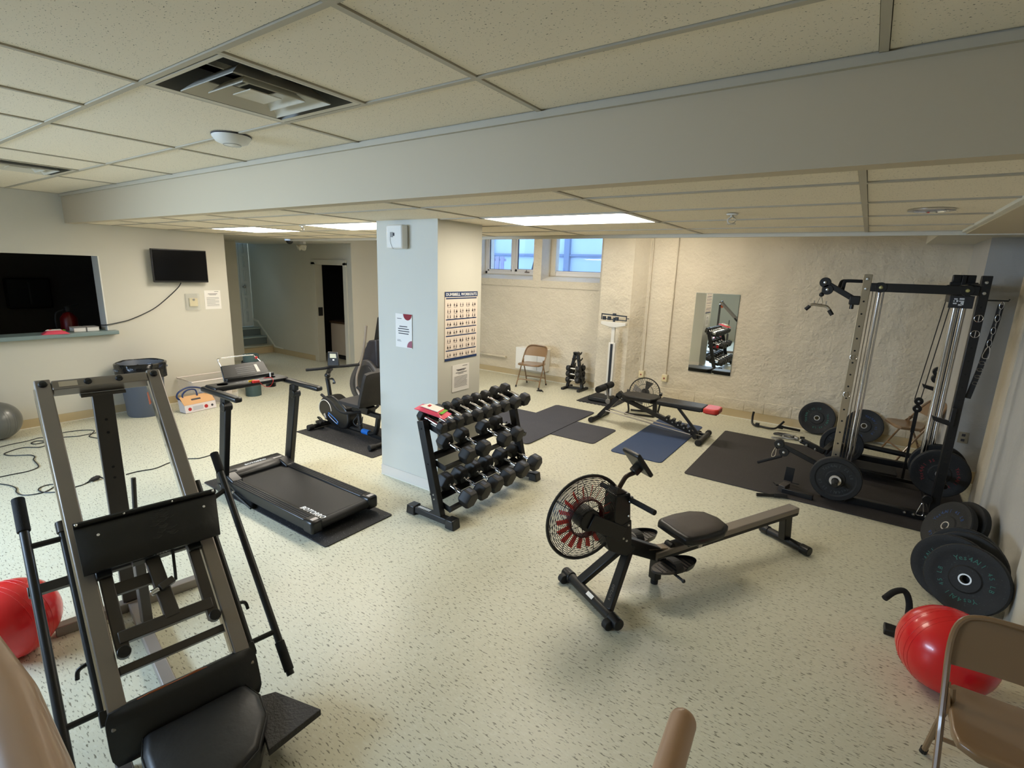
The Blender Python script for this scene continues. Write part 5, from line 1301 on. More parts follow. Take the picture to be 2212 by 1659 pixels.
# fan wheel: cage of fine rings, red blades, hub
FC = RP(-0.075, 0.575)
fan = wpart('fan_rim', MB().path([FC+RA*(0.252*math.cos(a))+Z_*(0.252*math.sin(a)) for a in [2*PI*k/48 for k in range(48)]], 0.0095, 8, closed=True), M_BLACK)
mb = MB()
for face in (0.055, -0.055):
    for i in range(17):
        rr = 0.09+0.0095*i
        off = face*(1-((rr/0.252)**6))
        mb.path([FC+RT*off+RA*(rr*math.cos(a))+Z_*(rr*math.sin(a)) for a in [2*PI*k/40 for k in range(40)]], 0.0017, 4, closed=True)
    for k in range(8):
        a = 2*PI*k/8+0.2
        mb.path([FC+RT*(face*(1-((rr/0.252)**6)))+RA*(rr*math.cos(a))+Z_*(rr*math.sin(a)) for rr in (0.06, 0.12, 0.18, 0.22, 0.25)], 0.0022, 4)
tag(wpart('cage_wire', mb, M_BLACK, 0, fan), kind='stuff')
for k in range(18):
    a = 2*PI*k/18
    ra = RA*math.cos(a)+Z_*math.sin(a); ta = RA*-math.sin(a)+Z_*math.cos(a)
    bl = MB().prism([(0.112, -0.010), (0.192, -0.013), (0.192, 0.013), (0.112, 0.010)], FC, ra, (ta*0.7+RT*0.7), 0.002)
    wpart('fan_blade', bl, mat('fan_red', (226, 66, 48), 0.5), 0, fan)
wpart('blade_ring', MB().lathe([(0.108, -0.02), (0.118, -0.02), (0.118, 0.02), (0.108, 0.02)], FC, RT, 32, closed=True), mat('dark_red_plastic', (96, 14, 12), 0.5), 0, fan)
wpart('hub_plate', MB().lathe([(0.0, 0.052), (0.06, 0.052), (0.066, 0.046), (0.066, -0.046), (0.06, -0.052), (0, -0.052)], FC, RT, 28), M_SATIN, 0, fan)
wpart('hub_arm', MB().bar(FC+RT*0.058, RP(0.16, 0.45, 0.058), 0.09, 0.014, RT), M_SATIN, 0.004)
wpart('hub_arm', MB().bar(FC-RT*0.058, RP(0.16, 0.45, -0.058), 0.09, 0.014, RT), M_SATIN, 0.004)
# handle, mast and monitor
hb = wpart('pull_handle', MB().tube(RP(0.175, 0.655, -0.20), RP(0.215, 0.66, 0.24), 0.016, 12), M_FOAM)
wpart('handle_cradle', MB().bar(RP(0.16, 0.645, -0.05), RP(0.21, 0.65, 0.05), 0.05, 0.035), M_BLACK, 0.004)
wpart('mast', MB().path(smoothpath([RP(0.14, 0.70), RP(0.17, 0.75), RP(0.20, 0.785), RP(0.26, 0.80), RP(0.275, 0.82)], 4), 0.014, 10), mat('bronze_tube', (66, 54, 48), 0.3, 0.6))
wpart('mast_joint', MB().bar(RP(0.245, 0.80), RP(0.30, 0.845), 0.05, 0.045), M_SATIN, 0.006)
md = Vector((RA.x*-0.62, RA.y*-0.62, 0.78)).normalized()
mo = RP(0.285, 0.845)
mn_ = (RA*0.78+Vector((0, 0, 0.62))).normalized()
mon = wpart('monitor', MB().bar(mo-md*0.075-mn_*0.0, mo+md*0.115, 0.15, 0.030, mn_), M_SATIN, 0.012)
wpart('monitor_screen', MB().prism([(-0.06, -0.05), (0.06, -0.05), (0.06, 0.09), (-0.06, 0.09)], mo+mn_*0.0155, RT, md, 0.001) if RT.cross(md).dot(mn_) > 0 else MB().prism([(-0.06, -0.05), (0.06, -0.05), (0.06, 0.09), (-0.06, 0.09)], mo+mn_*0.0155, -RT, md, 0.001), mat('screen_grey', (150, 140, 132), 0.25), 0, mon)
# pedals, straps
fn = (RA*0.05+RT*0.28+Vector((0, 0, 0.95))).normalized(); fd = RA.copy(); fd = (fd-fn*fd.dot(fn)).normalized()
for s in (-1, 1):
    pc = RP(0.50 if s > 0 else 0.44, 0.205 if s > 0 else 0.26, s*0.145)
    ov = [(0.165*math.cos(2*PI*k/24), 0.070*math.sin(2*PI*k/24)) for k in range(24)]
    pl = wpart('foot_pedal', MB().prism(ov, pc-fn*0.01, fd, RT, 0.016) if fd.cross(RT).dot(fn) > 0 else MB().prism([(x, -y) for x, y in ov], pc-fn*0.01, fd, -RT, 0.016), M_DGREY, 0.003)
    for k in range(9):
        u = -0.12+0.03*k; hw = 0.052*math.sqrt(max(0.05, 1-(u/0.155)**2))
        wpart('pedal_rib', MB().bar(pc+fn*0.008+fd*u-RT*hw, pc+fn*0.008+fd*u+RT*hw, 0.010, 0.004, fn), M_SATIN, 0, pl)
    hl = [pc+fd*(0.167*math.cos(a))+RT*(0.072*math.sin(a)) for a in [-PI*0.42+0.84*PI*k/12 for k in range(13)]]
    wpart('heel_cup', MB().add([p+fn*-0.01 for p in hl]+[p+fn*0.03 for p in hl]+[p+fn*-0.01-(p-pc).normalized()*0.004 for p in hl]+[p+fn*0.03-(p-pc).normalized()*0.004 for p in hl],
          [(i, i+1, 13+i+1, 13+i) for i in range(12)]+[(26+i, 39+i, 39+i+1, 26+i+1) for i in range(12)]+[(13+i, 13+i+1, 39+i+1, 39+i) for i in range(12)]), M_SATIN, 0, pl)
    arc = [pc+fd*-0.02-RT*(0.074*math.cos(a))+fn*(0.062*math.sin(a)) for a in [PI*k/12 for k in range(13)]]
    stp = MB()
    for i in range(12): stp.add([arc[i]-fd*0.028, arc[i]+fd*0.028, arc[i+1]+fd*0.028, arc[i+1]-fd*0.028, arc[i]*1.0-fd*0.028-fn*0.003, arc[i]+fd*0.028-fn*0.003, arc[i+1]+fd*0.028-fn*0.003, arc[i+1]-fd*0.028-fn*0.003], [(0, 1, 2, 3), (7, 6, 5, 4), (0, 4, 5, 1), (2, 6, 7, 3), (1, 5, 6, 2), (3, 7, 4, 0)])
    wpart('strap', stp, M_RUB, 0, pl)
wpart('pedal_axle', MB().tube(RP(0.47, 0.195, -0.19), RP(0.48, 0.175, 0.25), 0.008, 8), M_BLACK)
wpart('axle_end', MB().ball(RP(0.48, 0.175, 0.255), 0.012, 10, 8), M_BLACK)
wpart('beam_cover', MB().bar(RP(0.40, 0.275), RP(0.56, 0.245), 0.06, 0.012), mat('tan_cover', (150, 134, 116), 0.45), 0.003)
wpart('rail_stop', MB().tube(RP(0.60, 0.25, -0.03), RP(0.60, 0.25, 0.03), 0.022, 12), M_RUB, 0.003)
# seat
sp = [(-0.20, -0.125), (-0.17, -0.15), (-0.05, -0.165), (0.10, -0.155), (0.20, -0.10), (0.225, 0.0), (0.20, 0.10), (0.10, 0.155), (-0.05, 0.165), (-0.17, 0.15), (-0.20, 0.125), (-0.205, 0.0)]
SR0 = RP(0.80, 0.0)
mb = MB(); N = len(sp)
def srow(k, z, tip=0.0): return [SR0+RA*(a*k)+RT*(b*k)+Vector((0, 0, z+tip*a)) for a, b in sp]
mb.v = srow(0.86, 0.295)+srow(1.0, 0.315)+srow(1.0, 0.345)+srow(0.93, 0.362)+srow(0.55, 0.366)
for k in range(4):
    for i in range(N): mb.f.append((k*N+i, k*N+(i+1) % N, (k+1)*N+(i+1) % N, (k+1)*N+i))
mb.f.append(tuple(range(N-1, -1, -1))); mb.f.append(tuple(range(4*N, 5*N)))
sc_ = wpart('seat_shell', mb, M_SATIN, 0.004, sharp=65)
mb = MB(); mb.v = srow(0.88, 0.362)+srow(0.85, 0.370)+srow(0.45, 0.371)
for k in range(2):
    for i in range(N): mb.f.append((k*N+i, k*N+(i+1) % N, (k+1)*N+(i+1) % N, (k+1)*N+i))
mb.f.append(tuple(range(N-1, -1, -1))); mb.f.append(tuple(range(2*N, 3*N)))
wpart('seat_pad', mb, mat('grey_seat_pad', (74, 68, 65), 0.7, bump=0.2, bscale=150), 0, sc_, sharp=65)
ca = wpart('seat_carriage', MB().bar(RP(0.70, 0.27), RP(0.90, 0.278), 0.13, 0.055), M_BLACK, 0.004)
for s in (-1, 1): wpart('carriage_roller', MB().tube(RP(0.80, 0.235, s*0.05), RP(0.80, 0.235, s*0.07), 0.018, 12), M_STEEL, 0.002, ca)


# ================================================================ MATS, BENCH, SCALE, FAN, CHAIRS
mat_rect('exercise_mat', 'blue exercise mat on the floor under the bench tail', -2.115, -1.53, 5.08, 6.76, 0.010, M_BLUEMAT, 'exercise mat', None, 0.05)
mat_rect('floor_mat', 'dark rubber mat lying crosswise nearest the blue mat', -3.945, -2.362, 5.17, 5.86, 0.008, M_MATBLK, r=0.05)
mat_rect('floor_mat', 'dark rubber mat lying lengthwise across the other one', -3.57, -2.935, 4.66, 6.42, 0.006, M_MATBLK, r=0.05, z=0.0085)
mat_rect('floor_mat', 'large black rubber mat under the cable rack', -1.255, 1.0, 4.96, 6.78, 0.010, M_MATBIG, r=0.03)
# interlocking mat under the scale: toothed edge
pts = []
x0, x1, y0, y1 = -3.46, -2.88, 6.88, 7.36
n = 9
def teeth(a, b, fix, horiz, sgn):
    out = []
    for k in range(n):
        u0 = a+(b-a)*k/n; u1 = a+(b-a)*(k+0.5)/n; u2 = a+(b-a)*(k+1)/n
        for u, o in ((u0, 0), (u1, 0), (u1, sgn*0.016), (u2, sgn*0.016)): out.append((u, fix+o) if horiz else (fix+o, u))
    return out
pts = teeth(x0, x1, y0, True, -1)+teeth(y0, y1, x1, False, 1)+teeth(x1, x0, y1, True, 1)+teeth(y1, y0, x0, False, -1)
solo('puzzle_mat', MB().prism(pts, (0, 0, 0), X_, Y_, 0.012), mat('puzzle_foam', (40, 40, 42), 0.8, bump=0.3, bscale=120), 'dark interlocking foam tile with toothed edges under the scale', 'floor mat', loc=(-3.17, 7.12, 0))

# ---- physician scale
sx_, sy_ = -3.10, 7.22
sc = thing('physician_scale', 'white upright physician scale with a balance beam', 'scale', (sx_, sy_-0.08, 0.012))
def spart(name, mb, m, bevel=0.0, parent=None, **k): return make(name, mb, m, parent or sc, bevel, world=True, **k)
pf = spart('platform', MB().bb((-3.335, 6.98, 0.02), (-3.0, 7.27, 0.085)), M_SATIN, 0.012)
spart('platform_tread', MB().bb((-3.325, 6.99, 0.085), (-3.01, 7.26, 0.092)), M_RUB, 0.004, pf)
for x in (-3.31, -3.03):
    for y in (7.0, 7.25): spart('foot', MB().tube((x, y, 0.012), (x, y, 0.03), 0.015, 10), M_RUB, 0, pf)
M_SCW = mat('scale_white', (216, 212, 202), 0.4)
spart('column_shell', MB().bb((sx_-0.055, sy_-0.02, 0.06), (sx_+0.055, sy_+0.03, 0.92)), M_SCW, 0.01)
spart('column_slot', MB().bb((sx_-0.02, sy_-0.026, 0.08), (sx_+0.02, sy_-0.018, 0.90)), M_SATIN, 0)
spart('neck', MB().bb((sx_-0.030, sy_-0.01, 0.90), (sx_+0.030, sy_+0.025, 1.20)), M_SCW, 0.008)
spart('beam_tray', MB().prism([(-0.20, 1.19), (-0.05, 1.155), (0.05, 1.155), (0.20, 1.19), (0.20, 1.235), (-0.20, 1.235)], (sx_, sy_+0.03, 0), X_, Z_, 0.06), M_SCW, 0.005)
bb_ = spart('balance_beam', MB().bar((sx_-0.21, sy_, 1.345), (sx_+0.20, sy_, 1.33), 0.012, 0.018).bar((sx_-0.19, sy_, 1.275), (sx_+0.20, sy_, 1.265), 0.010, 0.014).bar((sx_-0.205, sy_, 1.35), (sx_-0.205, sy_, 1.26), 0.012, 0.012, X_).bar((sx_+0.195, sy_, 1.34), (sx_+0.195, sy_, 1.26), 0.012, 0.012, X_), M_SATIN)
for x, z in ((-0.16, 1.285), (-0.08, 1.285), (0.045, 1.285), (0.0, 1.345)): spart('poise', MB().box((sx_+x, sy_-0.003, z), (0.05, 0.03, 0.055 if z < 1.3 else 0.04)), M_SATIN, 0.004, bb_)
spart('beam_pivot', MB().bar((sx_, sy_, 1.20), (sx_, sy_, 1.30), 0.03, 0.02), M_SATIN, 0.003)
spart('pointer', MB().tube((sx_+0.2, sy_, 1.30), (sx_+0.235, sy_, 1.30), 0.006, 8), M_SATIN, 0, bb_)

# ---- adjustable bench
bn = thing('weight_bench', 'black adjustable sit-up bench with a red headrest end', 'bench', (-2.05, 6.2, 0))
def npart(name, mb, m, bevel=0.0, parent=None, **k): return make(name, mb, m, parent or bn, bevel, world=True, **k)
Y0 = 6.2
M_FRAME = mat('charcoal_frame', (38, 38, 40), 0.4, 0.2)
f1 = npart('front_foot', MB().tube((-2.785, 5.97, 0.032), (-2.785, 6.50, 0.032), 0.028, 14), M_BLACK)
for y in (5.96, 6.47): npart('foot_cap', MB().tube((-2.785, y-0.01, 0.036), (-2.785, y+0.05, 0.036), 0.036, 14), M_RUB, 0.005, f1)
npart('front_leg', MB().bar((-2.775, Y0, 0.04), (-2.475, Y0, 0.40), 0.05, 0.06), M_FRAME, 0.005)
sp_ = npart('spine', MB().bar((-2.55, Y0, 0.375), (-1.45, Y0, 0.045), 0.05, 0.055), M_FRAME, 0.005)
for x, z in ((-2.50, 0.36), (-2.46, 0.345)): npart('bolt', MB().lathe([(0, 0.006), (0.008, 0.004), (0.01, 0), (0, 0)], (x, Y0-0.025, z), (0, -1, 0), 8), M_BOLT, 0, sp_)
npart('lower_brace', MB().bar((-2.62, Y0-0.0, 0.19), (-2.56, Y0, 0.33), 0.03, 0.012), M_STEEL)
for o in (-0.06, 0.06): npart('tension_rod', MB().tube((-2.66, Y0+o, 0.15), (-1.53, Y0+o, 0.055), 0.009, 8), M_STEEL)
for k in range(5):
    x = -1.85+k*0.073; z = 0.175-k*0.022
    nt_ = npart('adjuster_notch', MB().prism([(-0.028, 0.0), (0.028, -0.012), (0.035, 0.045), (0.005, 0.052), (-0.012, 0.035)], (x, Y0+0.035, z), X_, Z_, 0.07), M_FRAME, 0.003)
    npart('bolt', MB().lathe([(0, 0.006), (0.008, 0.004), (0.01, 0), (0, 0)], (x+0.01, Y0-0.036, z+0.005), (0, -1, 0), 8), M_BOLT, 0, nt_)
rf_ = npart('rear_foot', MB().tube((-1.38, 5.93, 0.034), (-1.38, 6.44, 0.034), 0.030, 14), M_BLACK)
for y in (5.92, 6.40): npart('foot_cap', MB().tube((-1.38, y, 0.036), (-1.38, y+0.05, 0.036), 0.036, 14), M_RUB, 0.005, rf_)
npart('rear_link', MB().bar((-1.47, Y0-0.06, 0.05), (-1.38, Y0-0.06, 0.04), 0.03, 0.05).bar((-1.47, Y0+0.06, 0.05), (-1.38, Y0+0.06, 0.04), 0.03, 0.05), M_FRAME, 0.003)
for y in (Y0-0.10, Y0+0.10): npart('wheel', MB().tube((-1.46, y-0.015, 0.05), (-1.46, y+0.015, 0.05), 0.030, 14), M_RUB, 0.004)
npart('back_stay', MB().bar((-1.74, Y0, 0.365), (-1.46, Y0, 0.07), 0.035, 0.03), M_FRAME, 0.003)
npart('seat_post', MB().bar((-2.01, Y0, 0.20), (-2.02, Y0, 0.38), 0.045, 0.05, X_), M_FRAME, 0.004)
M_PADB = mat('bench_vinyl', (20, 19, 19), 0.5, bump=0.08, bscale=40)
npart('seat_pad', MB().prism([(-2.44, Y0-0.09), (-2.34, Y0-0.16), (-2.03, Y0-0.16), (-1.99, Y0-0.10), (-1.99, Y0+0.10), (-2.03, Y0+0.16), (-2.34, Y0+0.16), (-2.44, Y0+0.09)], (0, 0, 0.375), X_, Y_, 0.055), M_PADB, 0.014, seg=3)
npart('seat_frame', MB().bar((-2.36, Y0, 0.36), (-2.0, Y0, 0.365), 0.10, 0.03), M_FRAME, 0.003)
Rb = Matrix.Rotation(0.0, 3, 'Y')
npart('back_pad', MB().prism([(-1.965, Y0-0.13), (-1.40, Y0-0.125), (-1.40, Y0+0.125), (-1.965, Y0+0.13)], (0, 0, 0.37), X_, Y_, 0.055), M_PADB, 0.014, seg=3)
npart('red_headrest', MB().prism([(-1.40, Y0-0.128), (-1.26, Y0-0.128), (-1.225, Y0-0.09), (-1.225, Y0+0.09), (-1.26, Y0+0.128), (-1.40, Y0+0.128)], (0, 0, 0.365), X_, Y_, 0.062), mat('red_vinyl', (206, 56, 44), 0.45), 0.016, seg=3)
npart('headrest_plate', MB().bb((-1.38, Y0-0.08, 0.35), (-1.25, Y0+0.08, 0.366)), M_FRAME, 0.003)
npart('back_frame', MB().bar((-1.95, Y0, 0.355), (-1.45, Y0, 0.358), 0.06, 0.03), M_FRAME, 0.003)
npart('roller_arm', MB().tube((-2.70, Y0, 0.44), (-2.64, Y0, 0.25), 0.015, 10), M_STEEL)
rp_ = npart('foam_roller', MB().tube((-2.72, 5.98, 0.455), (-2.72, 6.18, 0.455), 0.045, 16), M_FOAM, 0.008)
npart('foam_roller', MB().tube((-2.72, 6.22, 0.455), (-2.72, 6.42, 0.455), 0.045, 16), M_FOAM, 0.008)
npart('pivot_disc', MB().tube((-2.645, Y0-0.05, 0.275), (-2.645, Y0-0.03, 0.275), 0.035, 16), M_STEEL, 0.003)
npart('top_plate', MB().bar((-2.52, Y0, 0.36), (-2.47, Y0, 0.42), 0.07, 0.07), M_BLACK, 0.008)

# ---- floor fan
fx_, fy_, fz_ = -2.40, 6.86, 0.31
fn_ = thing('floor_fan', 'round black wire floor fan behind the bench seat', 'fan', (fx_, fy_, 0))
def fpart(name, mb, m, bevel=0.0, parent=None, **k): return make(name, mb, m, parent or fn_, bevel, world=True, **k)
FV = Vector((0.25, -0.93, 0.22)).normalized(); FS = FV.cross(Z_).normalized(); FU = FS.cross(FV)
fc = Vector((fx_, fy_, fz_))
def FP(r, a, o=0.0): return fc+FS*(r*math.cos(a))+FU*(r*math.sin(a))+FV*o
cage = fpart('cage_rim', MB().path([FP(0.21, 2*PI*k/40) for k in range(40)], 0.008, 6, closed=True), M_BLACK)
mb = MB()
for face in (1, -1):
    for k in range(36):
        a = 2*PI*k/36
        mb.path([FP(0.035, a, face*0.075), FP(0.10, a+0.25*face, face*0.07), FP(0.17, a+0.4*face, face*0.05), FP(0.21, a+0.45*face, 0)], 0.0016, 4)
    mb.path([FP(0.12, 2*PI*k/30, face*0.068) for k in range(30)], 0.002, 4, closed=True)
tag(fpart('cage_wire', mb, M_BLACK, 0, cage), kind='stuff')
fpart('hub_badge', MB().lathe([(0, 0.085), (0.03, 0.083), (0.038, 0.07), (0, 0.07)], fc, FV, 20), M_SATIN)
fpart('motor', MB().lathe([(0.0, -0.07), (0.06, -0.07), (0.065, -0.12), (0.05, -0.17), (0, -0.18)], fc, FV, 20), M_SATIN)
for k in range(4):
    a = 2*PI*k/4+0.4
    fpart('fan_blade', MB().add([FP(0.03, a-0.3, 0.01), FP(0.17, a-0.35, 0.03), FP(0.18, a+0.25, -0.02), FP(0.03, a+0.3, -0.01)], [(0, 1, 2, 3)]), mat('grey_blade', (90, 88, 84), 0.4))
for s in (-1, 1):
    fpart('stand_arm', MB().path(smoothpath([fc+FS*(s*0.215), fc+FS*(s*0.225)+Vector((0, 0, -0.12)), Vector((fx_, fy_, 0.02))+FS*(s*0.20), Vector((fx_, fy_-0.16, 0.018))+FS*(s*0.19)], 5), 0.014, 8), M_BLACK)
    fpart('pivot_knob', MB().tube(fc+FS*(s*0.205), fc+FS*(s*0.245), 0.026, 12), M_SATIN, 0.003)
fpart('stand_bar', MB().tube(Vector((fx_, fy_-0.16, 0.018))-FS*0.2, Vector((fx_, fy_-0.16, 0.018))+FS*0.2, 0.014, 8), M_BLACK)
fpart('stand_bar', MB().tube(Vector((fx_, fy_+0.08, 0.018))-FS*0.2, Vector((fx_, fy_+0.08, 0.018))+FS*0.2, 0.014, 8), M_BLACK)

# ---- folding chairs
def chair_master():
    c = thing('folding_chair', None, None)
    W, H, SZ = 0.205, 0.69, 0.405
    r = 0.011
    hoop = [(-W-0.005, -0.20, 0.0), (-W, -0.10, 0.19), (-W, 0.03, 0.42), (-W+0.004, 0.13, 0.58), (-W+0.03, 0.185, 0.655), (-W+0.09, 0.205, 0.685), (0, 0.21, 0.69)]
    hoop = hoop+[(-x, y, z) for x, y, z in reversed(hoop[:-1])]
    make('main_frame', MB().path(smoothpath(hoop, 4), r, 8), M_TAN, c)
    for s in (-1, 1):
        lg = make('rear_leg', MB().path([(s*(W-0.022), 0.21, 0.0), (s*(W-0.022), 0.12, 0.22), (s*(W-0.022), 0.02, 0.42), (s*(W-0.018), 0.03, 0.46)], r, 8), M_TAN, c)
        make('foot_tip', MB().tube((s*(W-0.022), 0.213, -0.0), (s*(W-0.022), 0.200, 0.03), 0.014, 10), M_RUB, lg)
        make('foot_tip', MB().tube((s*(W+0.005), -0.201, 0.0), (s*(W+0.004), -0.188, 0.03), 0.014, 10), M_RUB, c)
        make('hinge_plate', MB().bar((s*(W-0.012), -0.02, 0.38), (s*(W-0.012), 0.06, 0.46), 0.006, 0.03), M_TAN, c)
    make('front_brace', MB().path(smoothpath([(-W, -0.145, 0.105), (-W+0.02, -0.135, 0.125), (-W+0.06, -0.13, 0.13), (W-0.06, -0.13, 0.13), (W-0.02, -0.135, 0.125), (W, -0.145, 0.105)], 3), 0.009, 6), M_TAN, c)
    make('rear_brace', MB().path(smoothpath([(-W+0.02, 0.165, 0.11), (-W+0.04, 0.16, 0.135), (-W+0.08, 0.155, 0.14), (W-0.08, 0.155, 0.14), (W-0.04, 0.16, 0.135), (W-0.02, 0.165, 0.11)], 3), 0.009, 6), M_TAN, c)
    # seat pan: rounded trapezoid with a lip
    sp = [(-0.20, -0.14), (-0.19, -0.19), (-0.14, -0.225), (0.14, -0.225), (0.19, -0.19), (0.20, -0.14), (0.185, 0.13), (0.16, 0.155), (-0.16, 0.155), (-0.185, 0.13)]
    mb = MB(); N = len(sp)
    rows = [(1.0, -0.032), (1.0, -0.008), (0.96, 0.0), (0.7, -0.004), (0.35, -0.007)]
    for k, z in rows: mb.v += [Vector((x*k, -0.03+(y+0.03)*k, SZ+z+(0.012 if y < -0.1 else 0)*k)) for x, y in sp]
    for q in range(len(rows)-1):
        for i in range(N): mb.f.append((q*N+i, q*N+(i+1) % N, (q+1)*N+(i+1) % N, (q+1)*N+i))
    mb.f.append(tuple(range((len(rows)-1)*N, len(rows)*N))); mb.f.append(tuple(range(N-1, -1, -1)))
    make('seat', mb, M_TAN, c, 0.004, sharp=55)
    # backrest panel between the uprights, slightly curved
    vs = []; fs = []; nx, nz = 12, 6
    for side in (0, 1):
        for j in range(nz+1):
            for i in range(nx+1):
                a = -1+2*i/nx; b = j/nz
                z = 0.515+0.165*b
                half = (W-0.004) if z < 0.6 else (W-0.004)*(1-0.45*((z-0.6)/0.09)**3 if z > 0.6 else 1)
                half = min(half, W-0.006)
                y = 0.095+0.11*b+0.022*(1-a*a)*0.8
                vs.append((a*half, y+(0.006 if side else 0), z-0.012*(1-abs(a))*0))
    S = (nx+1)*(nz+1)
    for j in range(nz):
        for i in range(nx):
            q = j*(nx+1)+i; fs.append((q, q+1, q+nx+2, q+nx+1)); fs.append((S+q, S+q+nx+1, S+q+nx+2, S+q+1))
    for i in range(nx): fs.append((i, S+i, S+i+1, i+1)); q = nz*(nx+1)+i; fs.append((q, q+1, S+q+1, S+q))
    for j in range(nz): q = j*(nx+1); fs.append((q, q+nx+1, S+q+nx+1, S+q)); q += nx; fs.append((q, S+q, S+q+nx+1, q+nx+1))
    make('backrest', MB().add(vs, fs), M_TAN, c, sharp=50)
    return c
ch = chair_master()
def place_chair(o, loc, rz, label):
    o.location = loc; o.rotation_euler = (0, 0, rz); return tag(o, label, 'chair', 'tan folding chairs')
c2 = copy_tree(ch); c3 = copy_tree(ch)
place_chair(ch, (-4.555, 7.27, 0), 0.16, 'tan metal folding chair by the back wall under the windows')
place_chair(c2, (0.64, 7.06, 0), -1.25, 'tan metal folding chair in the back corner behind the rack')
place_chair(c3, (0.672, 2.27, 0), 0.02, 'tan metal folding chair in the right foreground beside the red ball')
# bag behind the near chair
b_ = thing('cloth_bag', 'purple cloth bag on the floor behind the near folding chair', 'bag', (0.83, 2.62, 0))
make('bag_body', MB().ball((0, 0, 0.085), 0.10, 14, 8, (0.9, 0.8, 0.85)), mat('purple_cloth', (58, 40, 92), 0.8, bump=0.5, bscale=12), b_, sharp=80)
make('bag_strap', MB().path(smoothpath([(-0.06, 0, 0.15), (-0.03, 0, 0.22), (0.03, 0, 0.22), (0.06, 0, 0.15)], 4), 0.008, 6), mat('purple_cloth', (58, 40, 92), 0.8), b_)
# clip on the floor by the back chair
q = onz(1167, 845)
cl = thing('spring_clip', 'small black spring clip on the floor by the back chair', 'clip', (q.x, q.y, 0))
make('coil', MB().path([(0.03*math.cos(2*PI*k/16), 0.03*math.sin(2*PI*k/16), 0.012) for k in range(16)], 0.010, 6, closed=True), M_RUB, cl)
for s in (-1, 1): make('arm', MB().tube((0.02*s, 0.02, 0.012), (0.06*s+0.03, -0.06, 0.014), 0.008, 8), M_RUB, cl)

# ---- small dumbbell tower
tx_, ty_ = -3.87, 7.56
tw_ = thing('dumbbell_tower', 'small black A-frame dumbbell tower against the back wall', 'dumbbell rack', (tx_, ty_, 0))
def apart(name, mb, m, bevel=0.0, parent=None, **k): return make(name, mb, m, parent or tw_, bevel, world=True, **k)
for s in (-1, 1):
    apart('floor_foot', MB().bar((tx_+s*0.15, ty_-0.17, 0.02), (tx_+s*0.15, ty_+0.17, 0.02), 0.05, 0.04), M_BLACK, 0.006)
    up_ = apart('side_post', MB().bar((tx_+s*0.14, ty_, 0.04), (tx_+s*0.025, ty_, 0.62), 0.045, 0.05, Y_), M_BLACK, 0.004)
    for k in range(6):
        z = 0.10+k*0.098; xx = tx_+s*(0.14-0.115*(z-0.04)/0.58)
        for f in (-1, 1): apart('cradle', MB().prism([(0, 0), (f*0.075, 0.02), (f*0.085, 0.055), (f*0.06, 0.035), (0, 0.03)], (xx+0.01, ty_, z), Y_, Z_, 0.02), M_BLACK, 0.002, up_)
apart('cross_tie', MB().bar((tx_-0.14, ty_, 0.03), (tx_+0.14, ty_, 0.03), 0.05, 0.03), M_BLACK, 0.003)
apart('top_cap', MB().box((tx_, ty_, 0.63), (0.10, 0.07, 0.03)), M_BLACK, 0.004)
smk = (0.25, 0.052, 0.07)
for k, (z, sc_n) in enumerate(((0.115, 'lowest'), (0.215, 'middle'), (0.31, 'upper'))):
    for f, nm in ((-1, 'front'), (1, 'wall')):
        dumbbell(smk, (tx_, ty_+f*0.085, z+0.018), 'black hex dumbbell on the small tower, %s row, %s side' % (sc_n, nm), 0, 0, 'dumbbells on the small tower')


# ================================================================ CABLE RACK (right)
MZ = 0.010
cr_ = thing('cable_rack', 'tall black cable rack with a pale front post and pulley arms', 'power rack', (0.35, 5.8, MZ))
def cpart(name, mb, m, bevel=0.0, parent=None, **k): return make(name, mb, m, parent or cr_, bevel, world=True, **k)
AX, BX, NY, FY, HT = -0.02, 0.725, 5.27, 6.42, 2.02
M_POST = mat('sheen_post', (168, 156, 134), 0.35, 0.75, var=0.1, vscale=4)  # reflected sheen of a glossy black upright, put into its colour
# uprights with holes
for (x, y, m, nm) in ((AX, NY, M_POST, 'a'), (AX, FY, M_BLACK, 'd'), (BX, NY+0.02, M_BLACK, 'b'), (BX, FY, M_BLACK, 'c')):
    up_ = cpart('upright', MB().bar((x, y, MZ), (x, y, HT-0.012 if nm != 'b' else HT), 0.062, 0.062, X_), m, 0.004)
    if nm in 'ab':
        for k in range(14): cpart('hole', MB().lathe([(0, 0.001), (0.008, 0.001), (0.008, 0), (0, 0)], (x, y-0.031, 0.42+k*0.105), (0, -1, 0), 8), M_DARK, 0, up_)
        for z in (1.97, 1.89): cpart('bolt', MB().lathe([(0, 0.01), (0.011, 0.008), (0.014, 0), (0, 0)], (x, y-0.031, z), (0, -1, 0), 8), M_BOLT, 0, up_)
        for z in ((0.98, 1.31) if nm == 'a' else (1.58, 1.70)):
            rg = cpart('pin_ring', MB().path([(x+0.026*math.cos(2*PI*k/18), y-0.045, z+0.026*math.sin(2*PI*k/18)) for k in range(18)], 0.0028, 5, closed=True), M_CHROME, 0, up_)
            cpart('pin', MB().tube((x, y-0.05, z-0.024), (x, y-0.05, z+0.024), 0.003, 6), M_CHROME, 0, up_)
